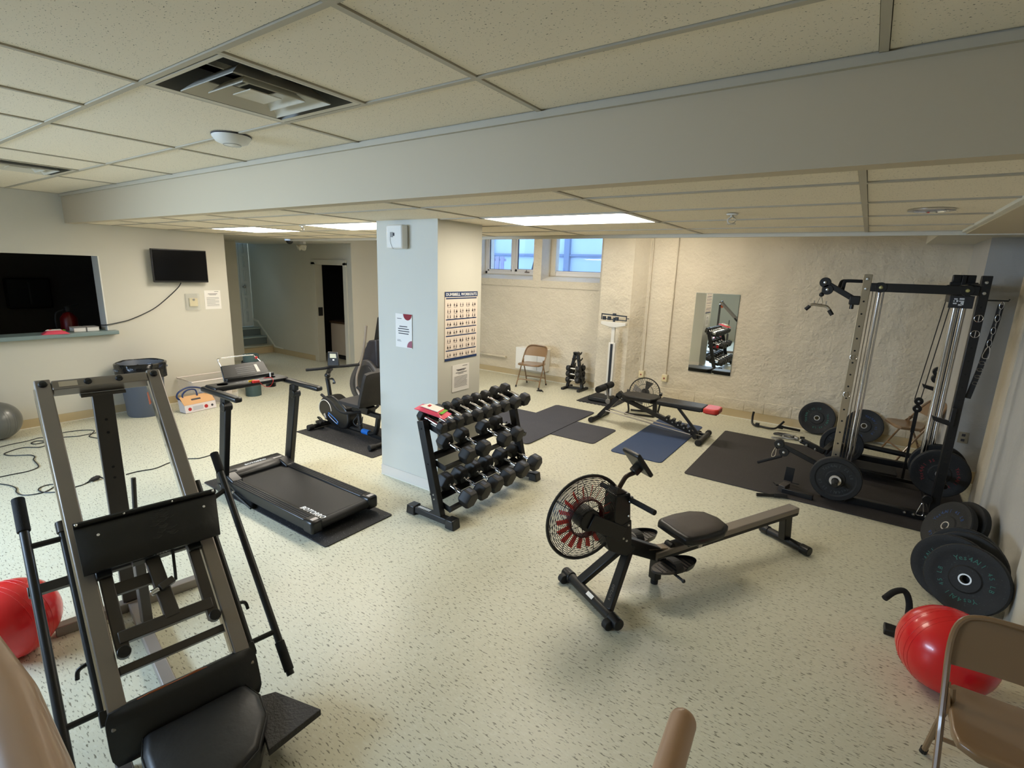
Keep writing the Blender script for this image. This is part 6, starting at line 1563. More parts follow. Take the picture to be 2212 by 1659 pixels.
# beams
for y in (NY, FY):
    bm_ = cpart('top_beam', MB().bar((AX+0.03, y, 1.905), (BX-0.03, y, 1.905), 0.055, 0.07), M_BLACK, 0.004)
    for x in (AX+0.10, BX-0.10):
        cpart('gusset', MB().tube((x, y-0.035, 1.905), (x, y+0.035, 1.905), 0.042, 18), M_BLACK, 0.002, bm_)
        cpart('bolt', MB().lathe([(0, 0.01), (0.012, 0.008), (0.016, 0), (0, 0)], (x, y-0.036, 1.905), (0, -1, 0), 10), mat('brass_bolt', (190, 184, 130), 0.35, 0.8), 0, bm_)
for x in (AX, BX):
    cpart('side_beam', MB().bar((x, NY+0.03, 1.93), (x, FY-0.03, 1.93), 0.06, 0.06), M_BLACK, 0.004)
    cpart('base_beam', MB().bar((x, NY-0.06, MZ+0.03), (x, FY+0.05, MZ+0.03), 0.06, 0.06), M_BLACK, 0.004)
cpart('base_front', MB().bar((AX-0.06, NY-0.045, MZ+0.03), (BX+0.02, NY-0.045, MZ+0.03), 0.06, 0.06), M_BLACK, 0.004)
cpart('base_rear', MB().bar((AX, FY-0.02, MZ+0.10), (BX, FY-0.02, MZ+0.10), 0.06, 0.06), M_BLACK, 0.004)
cpart('low_crossbar', MB().tube((AX+0.02, FY-0.04, 0.255), (BX-0.02, FY-0.04, 0.22), 0.028, 12), M_BLACK)
# foot plate between the base beams
cpart('foot_plate', MB().bar((0.08, 6.12, 0.10), (0.50, 6.12, 0.10), 0.26, 0.02), M_RUB, 0.004)
cpart('plate_edge', MB().bar((0.10, 5.98, 0.085), (0.70, 5.98, 0.075), 0.03, 0.03), M_BLACK, 0.002)
# guide rods
for x, y in ((0.085, 5.86), (0.115, 5.90)):
    cpart('guide_rod', MB().tube((x, y, MZ+0.05), (x, y, 1.93), 0.014 if y < 5.88 else 0.010, 14), M_CHROME)
for x, y, r in ((0.64, 5.86, 0.024), (0.70, 5.90, 0.022), (0.665, 5.98, 0.015)):
    cpart('guide_rod', MB().tube((x, y, 0.35), (x, y, 1.80), r, 16), M_CHROME)
for x in (AX+0.05, AX+0.075): cpart('guide_cable', MB().tube((x, NY+0.05, 0.2), (x, NY+0.05, 1.9), 0.004, 6), M_STEEL)
hdp = cpart('header_plate', MB().bb((0.575, 5.70, 1.755), (0.735, 5.73, 1.86)), mat('header_grey', (52, 52, 54), 0.4), 0.004)
mb = MB()
for x0_, z0_, x1_, z1_ in ((0.605, 1.825, 0.628, 1.836), (0.603, 1.808, 0.612, 1.818), (0.603, 1.788, 0.628, 1.799), (0.622, 1.806, 0.634, 1.822), (0.640, 1.826, 0.672, 1.840), (0.640, 1.808, 0.655, 1.818), (0.652, 1.782, 0.672, 1.818), (0.638, 1.776, 0.662, 1.79)):
    mb.bb((x0_, 5.6985, z0_), (x1_, 5.70, z1_))
tag(cpart('logo_print', mb, M_WLET, 0, hdp), kind='stuff')
cpart('header_back', MB().bb((0.575, 5.73, 1.80), (0.735, 6.0, 1.86)), M_BLACK, 0.003)
# top pulley pods
for x in (0.60, 0.69): cpart('pulley_pod', MB().bar((x, 5.75, 1.96), (x, 5.75, 2.03), 0.06, 0.06, X_), M_SATIN, 0.006)
cpart('pod_strut', MB().bar((0.645, 5.73, 1.88), (0.645, 5.73, 2.03), 0.05, 0.03, X_), M_BLACK, 0.003)
cpart('pod_bridge', MB().bar((0.56, 5.74, 1.955), (0.74, 5.74, 1.955), 0.05, 0.03), M_BLACK, 0.003)
cpart('pod_link', MB().bar((0.65, 5.74, 1.93), (0.65, FY, 1.93), 0.05, 0.04), M_BLACK, 0.003)
cpart('pod_link', MB().bar((0.65, NY, 1.93), (0.65, 5.74, 1.93), 0.05, 0.04), M_BLACK, 0.003)
# lat cables with double pulley
for x0, x1 in ((0.592, 0.512), (0.630, 0.556)): cpart('cable', MB().tube((x0, 6.0, 1.92), (x1, 6.0, 0.88), 0.004, 6), M_CORD)
for z in (0.868, 0.795):
    pu = cpart('pulley_wheel', MB().tube((0.545, 5.985, z), (0.545, 6.015, z), 0.036, 18), M_SATIN, 0.004)
    cpart('axle_bolt', MB().lathe([(0, 0.008), (0.008, 0.006), (0.01, 0), (0, 0)], (0.545, 5.985, z), (0, -1, 0), 8), M_BOLT, 0, pu)
cpart('pulley_hanger', MB().bar((0.545, 6.0, 0.56), (0.545, 6.0, 0.86), 0.03, 0.015), M_BLACK)
cpart('hanger_post', MB().bar((0.545, 6.0, 0.08), (0.545, 6.0, 0.56), 0.02, 0.02), M_BLACK)
# J-hooks
for (x, y, z) in ((BX-0.035, FY-0.05, 0.98), (BX-0.035, NY-0.03, 0.90)):
    j = cpart('j_hook', MB().prism([(0.03, 0.09), (0.03, -0.07), (-0.10, -0.035), (-0.115, 0.0), (-0.095, -0.005), (0.0, -0.025), (0.0, 0.09)], (x, y+0.03, z), X_, Z_, 0.05), M_BLACK, 0.004)
for z in (1.12, 1.05):
    cpart('roller_stop', MB().tube((BX-0.05, FY-0.10, z), (BX-0.05, FY-0.05, z), 0.045, 16), M_BLACK, 0.004)
    cpart('bolt', MB().lathe([(0, 0.01), (0.012, 0.008), (0.015, 0), (0, 0)], (BX-0.05, FY-0.10, z), (0, -1, 0), 8), M_BOLT)
# upper pulley arm with cable attachment
def arm(p0, p1, tip2, drop):
    a = cpart('pulley_arm', MB().bar(p0, p1, 0.04, 0.045), M_BLACK, 0.005)
    cpart('pivot_bracket', MB().bar(Vector(p0)+Vector((0.03, 0, 0)), Vector(p0)+Vector((-0.05, 0, 0.0)), 0.07, 0.075), M_BLACK, 0.008, a)
    d = (Vector(p1)-Vector(p0)).normalized()
    for c in (p1, tip2):
        pl = cpart('pulley_cheek', MB().tube(Vector(c)-Y_*0.028, Vector(c)+Y_*0.028, 0.044, 18), M_BLACK, 0.004, a)
        cpart('bolt', MB().lathe([(0, 0.012), (0.011, 0.01), (0.014, 0), (0, 0)], Vector(c)-Y_*0.028, (0, -1, 0), 10), M_BOLT, 0, a)
    return a
arm((-0.075, NY, 1.79), (-0.32, NY, 1.93), (-0.295, NY, 1.87), 0)
cpart('arm_knob', MB().tube((-0.10, NY, 1.755), (-0.10, NY, 1.715), 0.016, 10), M_SATIN, 0.003)
arm((-0.10, NY+0.06, 0.255), (-0.485, NY+0.06, 0.395), (-0.435, NY+0.06, 0.325), 0)
cpart('arm_mount', MB().bar((AX, NY+0.03, 0.255), (-0.12, NY+0.06, 0.255), 0.06, 0.06), M_BLACK, 0.004)
# second folded arm
a2 = cpart('folded_arm', MB().bar((-0.12, NY+0.50, 0.27), (-0.34, NY+0.52, 0.34), 0.05, 0.05), M_BLACK, 0.006)
for x, z in ((-0.34, 0.345), (-0.28, 0.31), (-0.20, 0.285)): cpart('bolt', MB().lathe([(0, 0.012), (0.011, 0.01), (0.014, 0), (0, 0)], (x, NY+0.48, z), (0, -1, 0), 8), M_BOLT, 0, a2)
cpart('arm_mount', MB().bar((AX, FY-0.03, 0.27), (-0.12, NY+0.50, 0.27), 0.05, 0.05), M_BLACK, 0.004)
# bent pull-up grip
cpart('pull_up_grip', MB().path(smoothpath([(AX-0.02, NY+0.2, 1.95), (-0.17, NY+0.2, 1.95), (-0.205, NY+0.2, 1.945), (-0.215, NY+0.2, 1.92), (-0.225, NY+0.2, 1.86)], 4), 0.014, 8), M_FOAM)
cpart('pull_up_grip', MB().path(smoothpath([(AX-0.02, NY+0.05, 1.95), (-0.16, NY+0.05, 1.95), (-0.18, NY+0.05, 1.94), (-0.185, NY+0.05, 1.90), (-0.187, NY+0.05, 1.87)], 4), 0.014, 8), M_FOAM)
cpart('grip_mount', MB().bar((AX, NY+0.0, 1.95), (AX, NY+0.25, 1.95), 0.04, 0.04), M_BLACK)
# weight horns
cpart('weight_horn', MB().tube((AX+0.03, NY-0.03, 0.232), (AX+0.03, NY-0.30, 0.222), 0.024, 14), M_BLACK, 0.003)
cpart('weight_horn', MB().tube((AX+0.03, FY-0.03, 0.235), (AX+0.03, FY-0.22, 0.235), 0.024, 14), M_BLACK, 0.003)
cpart('weight_horn', MB().tube((BX+0.04, NY+0.05, 0.30), (BX+0.04, FY-0.05, 0.30), 0.024, 14), M_BLACK, 0.003)
cpart('horn_collar', MB().lathe([(0.03, 0), (0.046, 0), (0.046, 0.02), (0.03, 0.02)], (AX+0.03, NY-0.175, 0.227), (0, -1, 0), 20, closed=True), mat('pale_collar', (196, 190, 180), 0.4))
lock = cpart('lock_lever', MB().bar((0.085, NY-0.10, 0.215), (0.10, NY-0.10, 0.09), 0.02, 0.012), M_STEEL, 0.003)
for z in (0.085, 0.05): cpart('clip_ring', MB().path([(0.09+0.018*math.cos(2*PI*k/12), NY-0.12, z+0.018*math.sin(2*PI*k/12)) for k in range(12)], 0.004, 5, closed=True), M_CHROME, 0, lock)
# carabiner low on the near right post
cb_ = smoothpath([(BX-0.10, NY-0.06, 0.10), (BX-0.115, NY-0.06, 0.03), (BX-0.10, NY-0.06, 0.02), (BX-0.07, NY-0.06, 0.03), (BX-0.08, NY-0.06, 0.10), (BX-0.09, NY-0.06, 0.13)], 4, closed=True)
cpart('carabiner', MB().path([p+Vector((0, -0.02, 0.03)) for p in cb_], 0.004, 6, closed=True), M_CHROME)
cpart('low_pulley', MB().tube((BX-0.06, NY-0.05, 0.19), (BX-0.06, NY-0.02, 0.19), 0.035, 14), M_SATIN, 0.003)
for x, z in ((BX-0.19, 0.045), (BX-0.13, 0.045), (BX-0.05, 0.05)): cpart('bolt', MB().lathe([(0, 0.01), (0.01, 0.008), (0.013, 0), (0, 0)], (x, NY-0.076, z), (0, -1, 0), 8), M_BOLT)
# hook bar
cpart('accessory_hook', MB().path([(BX+0.03, NY+0.02, 1.838), (BX+0.15, NY+0.02, 1.840), (BX+0.155, NY+0.02, 1.855)], 0.006, 6), M_BLACK)

# ---- attachments hanging on the rack
la = thing('tricep_handle', 'short metal handle hanging from the upper pulley arm', 'cable handle', (-0.335, NY, 1.70), group='cable attachments')
make('stopper', MB().ball((0, 0, 0.125), 0.020, 12, 8), M_RUB, la)
make('link', MB().path(smoothpath([(0, 0, 0.11), (-0.014, 0, 0.075), (-0.018, 0, 0.045), (0.018, 0, 0.045), (0.014, 0, 0.075)], 3, closed=True), 0.003, 5, closed=True), M_CHROME, la)
make('cable', MB().tube((0, 0, 0.14), (0, 0, 0.20), 0.004, 6), M_CORD, la)
make('bar', MB().path(smoothpath([(-0.10, 0, -0.005), (-0.06, 0, 0.035), (0, 0, 0.03), (0.06, 0, 0.02), (0.10, 0, -0.04)], 5), 0.012, 8), M_STEEL, la)
for s, z in ((-1, -0.0), (1, -0.035)): make('rubber_grip', MB().tube((s*0.075, 0, 0.022 if s < 0 else -0.005), (s*0.105, 0, z-0.012), 0.017, 10), M_RUB, la)
for s in (-1, 1): make('guide_pin', MB().tube((s*0.045, 0, 0.03), (s*0.045, 0, 0.07), 0.004, 6), M_STEEL, la)
lb_ = thing('bar_handle', 'straight black handle hanging from the low pulley arm', 'cable handle', (-0.55, NY+0.06, 0.16), group='cable attachments')
make('carabiner', MB().path(smoothpath([(0.04, 0, 0.19), (0.022, 0, 0.15), (0.012, 0, 0.10), (0.03, 0, 0.09), (0.045, 0, 0.12)], 3, closed=True), 0.004, 5, closed=True), M_CHROME, lb_)
make('stopper', MB().ball((0.05, 0, 0.195), 0.018, 10, 8), M_RUB, lb_)
make('grip', MB().tube((-0.10, 0, 0.0), (0.10, 0, 0.115), 0.014, 10), M_FOAM, lb_)
sx0 = BX+0.115
cs = thing('ankle_strap', 'black strap with a steel chain hanging from the rack hook', 'strap', (sx0, NY+0.02, 1.07))
for k in range(7):
    z = 0.735-k*0.048; x = -0.003*k
    vert = k % 2
    pts = [(x+(0.0 if vert else 0.012*math.cos(2*PI*i/10)), -0.018+(0.012*math.cos(2*PI*i/10) if vert else 0), z+0.028*math.sin(2*PI*i/10)) for i in range(10)]
    make('chain_link', MB().path(pts, 0.0032, 5, closed=True), M_CHROME, cs)
make('carabiner', MB().path(smoothpath([(-0.02, -0.02, 0.42), (-0.04, -0.02, 0.36), (-0.035, -0.02, 0.33), (-0.005, -0.02, 0.335), (-0.008, -0.02, 0.40)], 3, closed=True), 0.004, 5, closed=True), M_CHROME, cs)
st0 = [(0.0, 0, 0.74), (-0.005, 0, 0.60), (-0.02, 0, 0.42), (-0.035, 0, 0.24), (-0.055, 0, 0.08), (-0.065, 0, 0.0)]
mb = MB()
for i in range(5): mb.bar(st0[i], st0[i+1], 0.036, 0.012, Y_)
make('webbing', mb, M_RUB, cs)
for k in range(4):
    z = 0.29-k*0.055; x = -0.03-0.02*(0.29-z)/0.29
    make('ring', MB().path([(x+0.018*math.cos(2*PI*i/10), -0.008, z+0.012*math.sin(2*PI*i/10)) for i in range(10)], 0.003, 4, closed=True), M_STEEL, cs)

# ================================================================ WEIGHT PLATES
M_PLATE = rubber_material('bumper_rubber', (20, 21, 22), (40, 48, 48), 0.66, 90)
def plate_master(R=0.20, th=0.05, txt=(70, 78, 82), word='Yes4All', num='45 LB'):
    o = thing('weight_plate', None, None)
    prof = [(0.026, -th/2), (R*0.36, -th/2), (R*0.40, -th*0.36), (R*0.74, -th*0.36), (R*0.80, -th/2), (R*0.97, -th/2), (R, -th*0.36), (R, th*0.36), (R*0.97, th/2), (R*0.80, th/2), (R*0.74, th*0.36), (R*0.40, th*0.36), (R*0.36, th/2), (0.026, th/2)]
    d = make('disc', MB().lathe(prof, (0, 0, 0), (0, 0, 1), 44, closed=True), M_PLATE, o, sharp=30)
    make('steel_hub', MB().lathe([(0.025, -th/2-0.002), (0.033, -th/2-0.002), (0.033, th/2+0.002), (0.025, th/2+0.002)], (0, 0, 0), (0, 0, 1), 24, closed=True), mat('dull_hub', (176, 172, 164), 0.45, 0.6), o)
    ink = mat('plate_ink_%d_%d_%d' % txt, txt, 0.6)
    rr = R*0.60
    def arc_text(s, a0, step, size):
        for i, c in enumerate(s):
            if c == ' ': continue
            a = a0-step*i
            p = Vector((rr*math.cos(a), rr*math.sin(a), th*0.36+0.0006)); up = Vector((math.cos(a), math.sin(a), 0)); ux = Vector((math.sin(a), -math.cos(a), 0))
            lettering(c, size, ink, d, p-up*size*0.3-ux*size*0.3, ux, up, 0.0012)
    arc_text(word, 0.42*PI, 0.19, R*0.19)
    arc_text(word, 1.42*PI, 0.19, R*0.19)
    arc_text(num, 0.95*PI, 0.19, R*0.16)
    arc_text(num, 1.95*PI, 0.19, R*0.16)
    return o
def put_plate(o, c, n, spin, label, group):
    n = Vector(n).normalized()
    q = Vector((0, 0, 1)).rotation_difference(n) @ Quaternion((0, 0, 1), spin)
    o.rotation_mode = 'QUATERNION'; o.rotation_quaternion = q; o.location = c
    return tag(o, label, 'weight plate', group)
G1 = 'plates on the cable rack'; G2 = 'plates leaning on the right wall'; G3 = 'plates leaning on the back wall'
PG = plate_master(0.20, 0.05, (60, 64, 66), num='25 LB'); 
put_plate(PG, (AX+0.03, NY-0.125, 0.228), (0, -1, 0), 1.2, 'black plate on the near left horn of the cable rack', G1)
o = copy_tree(PG); put_plate(o, (AX+0.03, FY-0.13, 0.235), (0, -1, 0), 0.4, 'black plate on the far left horn behind the pale post', G1)
PR = plate_master(0.215, 0.05, (120, 34, 40), num='35 LB')
put_plate(PR, (BX+0.04, NY+0.42, 0.30), (0, -1, 0), 2.4, 'black plate with red lettering on the right horn of the rack', G1)
o = copy_tree(PR); put_plate(o, (BX+0.04, NY+0.62, 0.30), (0, -1, 0), 0.9, 'plain black plate behind the red-lettered one on the rack', G1)
PN = plate_master(0.208, 0.05, (34, 96, 84))
c0 = onz(2087, 1252, 0.205)
nv = Vector((-0.42, -0.86, 0.27)).normalized()
nearlab = ['nearest plate with green lettering leaning in the right-hand pile', 'second plate of the right-hand pile, just behind the green-lettered one', 'third plate from the front in the right-hand pile', 'rearmost upright plate in the right-hand pile by the wall']
base_dir = Vector((-nv.x, -nv.y, 0)).normalized()
for k in range(4):
    o = PN if k == 0 else copy_tree(PN)
    sh_ = [Vector((0, 0, 0)), Vector((-0.06, 0.098, 0.0)), Vector((0.02, 0.20, 0)), Vector((0.015, 0.27, 0))][k]
    R_ = 0.208; c_ = c0+sh_
    tl = math.asin(nv.z); c_.z = R_*math.cos(tl)+0.025*math.sin(tl)
    put_plate(o, c_, nv, (0.4, 1.9, 2.6, 4.0)[k], nearlab[k], G2)
PBL = plate_master(0.205, 0.05, (40, 70, 120))
p = onz(2040, 1138, 0.19)
nv2 = Vector((-0.80, -0.36, 0.46)).normalized()
put_plate(PBL, Vector((p.x+0.02, p.y, 0.205*math.cos(math.asin(nv2.z))+0.025*nv2.z)), nv2, 0.7, 'tilted plate with blue lettering behind the right-hand pile', G2)
o = copy_tree(PBL); put_plate(o, Vector((p.x+0.10, p.y+0.06, 0.205*math.cos(math.asin(nv2.z))+0.025*nv2.z)), nv2, 2.0, 'dark plate flat behind the tilted blue-lettered one', G2)
nv3 = Vector((0, -0.96, 0.28)).normalized()
p = ony(1763, 912, 7.47)
o = copy_tree(PN); put_plate(o, Vector((p.x, 7.475, 0.208*0.96+0.025*0.28)), nv3, 2.3, 'plate leaning on the back wall left of the pale post', G3)
p = ony(1866, 920, 7.47)
o = copy_tree(PBL); put_plate(o, Vector((p.x, 7.475, 0.205*0.96+0.025*0.28)), nv3, 0.2, 'plate leaning on the back wall between rack and chair', G3)

# ================================================================ LOOSE BARS AND CABLES NEAR THE RACK
q0 = onz(1617, 888, 0.2)
pts = [ony(1618, 884, 7.36), onz(1617, 905, 0.14), onz(1626, 921, 0.03), onz(1648, 926, 0.03), onz(1668, 929, 0.03), onz(1680, 920, 0.05), onz(1692, 908, 0.11)]
pts = [(-1.03, 7.34, 0.185), (-1.035, 7.33, 0.10), (-1.01, 7.27, 0.03), (-0.90, 7.25, 0.022), (-0.78, 7.24, 0.022), (-0.72, 7.27, 0.04), (-0.655, 7.34, 0.12)]
lb2 = thing('bent_bar', 'bent black bar attachment lying along the back wall', 'bar attachment', (-0.87, 7.27, 0))
make('tube', MB().path(smoothpath(pts, 5), 0.014, 8), M_BLACK, lb2, world=True)
make('clamp', MB().box((-0.955, 7.258, 0.035), (0.05, 0.05, 0.05)), M_SATIN, lb2, 0.008, world=True)
make('cross_grip', MB().tube((-0.70, 7.30, 0.055), (-0.46, 7.36, 0.03), 0.016, 8), M_BLACK, lb2, world=True)
make('collar', MB().tube((-0.71, 7.295, 0.05), (-0.655, 7.31, 0.045), 0.026, 10), M_BLACK, lb2, world=True)
cl_ = thing('cable_coil', 'coiled black cables and clips on the floor by the leaning plate', 'cable', (-0.55, 7.02, 0))
rnd = random.Random(8)
make('coil', MB().path(smoothpath([(-0.72, 7.06, 0.012), (-0.66, 7.11, 0.014), (-0.52, 7.08, 0.02), (-0.44, 7.0, 0.02), (-0.52, 6.97, 0.014), (-0.66, 7.02, 0.022)], 6, closed=True), 0.011, 7, closed=True), M_CORD, cl_, world=True)
make('coil', MB().path(smoothpath([(-0.60, 7.0, 0.03), (-0.52, 7.03, 0.036), (-0.45, 6.98, 0.03), (-0.52, 6.92, 0.02), (-0.60, 6.94, 0.02)], 5, closed=True), 0.009, 6, closed=True), mat('clear_tube', (150, 150, 146), 0.3), cl_, world=True)
make('grey_tail', MB().path(smoothpath([(-0.58, 6.95, 0.01), (-0.68, 6.9, 0.01), (-0.72, 6.84, 0.018), (-0.66, 6.80, 0.018), (-0.58, 6.83, 0.016)], 5), 0.008, 6), mat('clear_tube', (150, 150, 146), 0.3), cl_, world=True)
for x, y in ((-0.50, 6.99), (-0.46, 6.95), (-0.40, 7.01)): make('clip', MB().box((x, y, 0.035), (0.05, 0.03, 0.03), Matrix.Rotation(rnd.uniform(0, 3), 3, 'Z')), M_STEEL if x < -0.45 else M_SATIN, cl_, 0.006, world=True)
lm_ = thing('landmine_bracket', 'black landmine bracket and bar lying on the rubber mat', 'bar attachment', (-0.30, 5.12, MZ))
def q_(x, y, z=0.0): return onz(1640+x*0.14467, 900+y*0.14467, z)
a = q_(340, 1090, 0.03); b = q_(800, 1210, 0.03)
make('tube', MB().bar(a, b, 0.045, 0.045), M_BLACK, lm_, 0.004, world=True)
make('end_block', MB().bar(q_(330, 1080, 0.04), q_(410, 1030, 0.05), 0.06, 0.07), M_DGREY, lm_, 0.004, world=True)
make('plate_tab', MB().bar(q_(430, 960, 0.04), q_(440, 960, 0.04)+Vector((0, 0, 0.14)), 0.075, 0.012, Y_), M_BLACK, lm_, 0.002, world=True)
make('plate_tab', MB().bar(q_(230, 1000, 0.055), q_(350, 1010, 0.055), 0.07, 0.012), M_BLACK, lm_, 0.002, world=True)
make('tab_pin', MB().tube(q_(470, 980, 0.03), q_(600, 1010, 0.03), 0.006, 6), M_BLACK, lm_, world=True)
sb_ = thing('short_bar', 'short black bar on the floor at the mat corner', 'bar', (-0.55, 4.88, 0))
make('bar', MB().tube(onz(1634, 1068, 0.016), onz(1700, 1072, 0.026), 0.015, 10), M_BLACK, sb_, world=True)
make('sleeve', MB().tube(onz(1672, 1070, 0.022), onz(1700, 1072, 0.026), 0.019, 10), M_RUB, sb_, 0.002, world=True)
ps = thing('push_up_handle', 'bent black foam handle on the floor beside the right red ball', 'handle', (0.42, 3.6, 0))
make('tube', MB().path(smoothpath([(0.345, 3.40, 0.155), (0.39, 3.46, 0.185), (0.44, 3.50, 0.185), (0.47, 3.49, 0.12), (0.475, 3.47, 0.02)], 5), 0.017, 10), M_FOAM, ps, world=True)
make('base_foot', MB().bb((0.36, 3.28, 0), (0.50, 3.36, 0.035)), M_SATIN, ps, 0.006, world=True)
make('base_link', MB().tube((0.475, 3.47, 0.018), (0.43, 3.34, 0.018), 0.016, 8), M_SATIN, ps, world=True)


# ================================================================ BALLS, RAILS, CORDS, BIN, BOXES
def fit_ball(name, c, r, m, label):
    o = thing(name, label, 'exercise ball', (c[0], c[1], 0), group='exercise balls')
    make('skin', MB().ball((0, 0, r), r, 40, 24), m, o, sharp=80)
    for k in (-2, -1, 1, 2):
        a = k*0.11
        make('rib', MB().path([(r*math.cos(a)*math.cos(t)*1.0005, r*math.sin(a)*1.0005, r+r*math.cos(a)*math.sin(t)*1.0005) for t in [2*PI*i/40 for i in range(40)]], 0.0010, 5, closed=True), m, o, sharp=80)
    make('plug', MB().tube((0, -r*0.985, r*0.9), (0, -r*1.012, r*0.9), 0.010, 10), M_WHITE, o)
    o.rotation_euler = (0, 0, 3.6)
    return o
fit_ball('exercise_ball', (0.577, 2.989), 0.204, M_RED, 'red exercise ball on the floor at the right')
fit_ball('exercise_ball', (-3.214, 0.417), 0.191, M_RED, 'red exercise ball beside the leg press at the left edge')
fit_ball('exercise_ball', (-7.40, 1.15), 0.202, M_GREYBALL, 'grey exercise ball against the left wall')

def rail_pt(x, y, d): return CAM+ray(x, y)*d
hr = thing('handrail', 'tan painted handrail tube in the bottom left corner', 'handrail', (-0.55, 0.1, 0.45), group='tan handrails')
P0 = rail_pt(-230, 1120, 1.25); P1 = rail_pt(18, 1520, 0.52); P2 = rail_pt(75, 1700, 0.40)
make('rail', MB().path([P0, P0.lerp(P1, 0.5), P1, P2, P2+(P2-P1)*1.2], 0.024, 16), M_TANRAIL, hr, world=True)
g = P0.copy(); g.z = 0
make('post', MB().tube(g, P0, 0.021, 12), M_TANRAIL, hr, world=True)
make('post_base', MB().lathe([(0, 0.012), (0.05, 0.010), (0.055, 0), (0, 0)], g, Z_, 16), M_TANRAIL, hr, world=True)
hr = thing('handrail', 'tan handrail end rising at the bottom centre edge', 'handrail', (-0.1, 0.6, 0.0), group='tan handrails')
Q0 = rail_pt(1474, 1562, 0.82); Q1 = rail_pt(1432, 1700, 0.72)
dq = (Q1-Q0)
make('rail', MB().path([Q0, Q0+dq*0.5, Q1, Q1+dq*0.8], 0.0215, 16), M_TANRAIL, hr, world=True)
make('end_dome', MB().ball(Q0, 0.0218, 16, 10), M_TANRAIL, hr, world=True)
q5 = Q1+dq*0.8
make('post', MB().tube(Vector((q5.x, q5.y, 0.0)), q5, 0.0215, 12), M_TANRAIL, hr, world=True)

# ---- cords on the floor at the left
def cordz(x, y): return 0+x*0.12054, 900+y*0.12054
ca = [(-200, 600), (0, 545), (230, 490), (480, 440), (700, 380), (860, 370), (1120, 290), (1400, 250), (1620, 240), (1690, 255), (1630, 320), (1600, 355), (1740, 385), (1850, 400)]
cb2 = [(1720, 290), (1560, 320), (1380, 352), (1120, 370), (960, 420), (820, 455), (640, 490), (555, 475), (640, 440), (760, 435), (850, 470), (830, 510), (700, 548), (480, 550), (320, 575), (180, 620), (70, 670), (180, 697), (400, 692), (560, 690), (625, 720), (600, 770), (690, 880), (640, 930), (480, 985), (250, 1030), (60, 1070), (-200, 1130)]
cc = [(-200, 1180), (0, 1205), (180, 1235), (290, 1285), (290, 1350), (400, 1405), (600, 1395), (800, 1350), (950, 1270), (985, 1215), (850, 1225), (720, 1270), (690, 1320), (800, 1357), (1040, 1345), (1350, 1260), (1500, 1215), (1610, 1150)]
cd = [(250, 950+0), ]
def floorpath(pts, r): return smoothpath([onz(*cordz(*p), r) for p in pts], 4)
solo('extension_cord', MB().path(floorpath(ca, 0.0045), 0.0045, 6), M_CORD, 'thin black cord looped along the floor by the left wall', 'cord')
solo('extension_cord', MB().path(floorpath(cb2, 0.0048), 0.0048, 6), M_CORD, 'long black cord winding in loops over the left floor', 'cord')
ec = thing('extension_cord', 'black cord with a plug lying behind the leg press', 'cord', (-4.9, 0.9, 0))
make('wire', MB().path(floorpath(cc, 0.0048), 0.0048, 6), M_CORD, ec, world=True)
a = onz(*cordz(1605, 1150), 0.02); b = onz(*cordz(1780, 1075), 0.02)
make('plug', MB().path([a, a.lerp(b, 0.3), a.lerp(b, 0.8), b], [0.008, 0.019, 0.021, 0.012], 10), M_RUB, ec, world=True)
make('prong_tail', MB().tube(b, onz(*cordz(1860, 1110), 0.012), 0.008, 6, 0.004), M_RUB, ec, world=True)
ce = [(272, 1025), (300, 1018), (335, 1012), (365, 1000), (395, 992), (430, 990), (470, 985)]
solo('power_cord', MB().path(smoothpath([onz(x, y, 0.005) for x, y in ce]+[Vector((-4.47, 2.0, 0.013))], 4), 0.005, 6), M_CORD, 'black cord running across the floor to the treadmill', 'cord')

# ---- trash can
tx, ty = -7.36, 2.50
tc_ = thing('trash_can', 'blue-grey trash can with a black bag liner by the left wall', 'trash can', (tx, ty, 0))
M_BIN = mat('blue_grey_plastic', (86, 94, 108), 0.5)
make('body', MB().lathe([(0, 0.0), (0.19, 0.0), (0.20, 0.02), (0.235, 0.62), (0.255, 0.63), (0.262, 0.66), (0.245, 0.665), (0.225, 0.64), (0.185, 0.04), (0, 0.04)], n=32), M_BIN, tc_)
M_BAG = mat('black_bag', (16, 16, 18), 0.22, bump=0.9, bscale=14)
n = 40
def bagring(r, z, amp, k): return [(r*(1+amp*math.sin(7*2*PI*i/n+k)+amp*0.6*math.sin(13*2*PI*i/n+2*k))*math.cos(2*PI*i/n), r*(1+amp*math.sin(7*2*PI*i/n+k)+amp*0.6*math.sin(13*2*PI*i/n+2*k))*math.sin(2*PI*i/n), z+amp*0.5*math.sin(5*2*PI*i/n+k)) for i in range(n)]
rings = [bagring(0.262, 0.50, 0.03, 1), bagring(0.268, 0.58, 0.015, 2), bagring(0.274, 0.665, 0.006, 1), bagring(0.25, 0.678, 0.006, 3), bagring(0.222, 0.60, 0.02, 2), bagring(0.20, 0.40, 0.04, 1), bagring(0.02, 0.30, 0.05, 2)]
mb = MB(); mb.v = [Vector(p) for rg in rings for p in rg]
for q in range(len(rings)-1):
    for i in range(n): mb.f.append((q*n+i, q*n+(i+1) % n, (q+1)*n+(i+1) % n, (q+1)*n+i))
make('bag_liner', mb, M_BAG, tc_, sharp=70)
for s in (-1, 1): make('handle', MB().box((0.0, s*0.262, 0.60), (0.12, 0.03, 0.025)), M_BIN, tc_, 0.006)

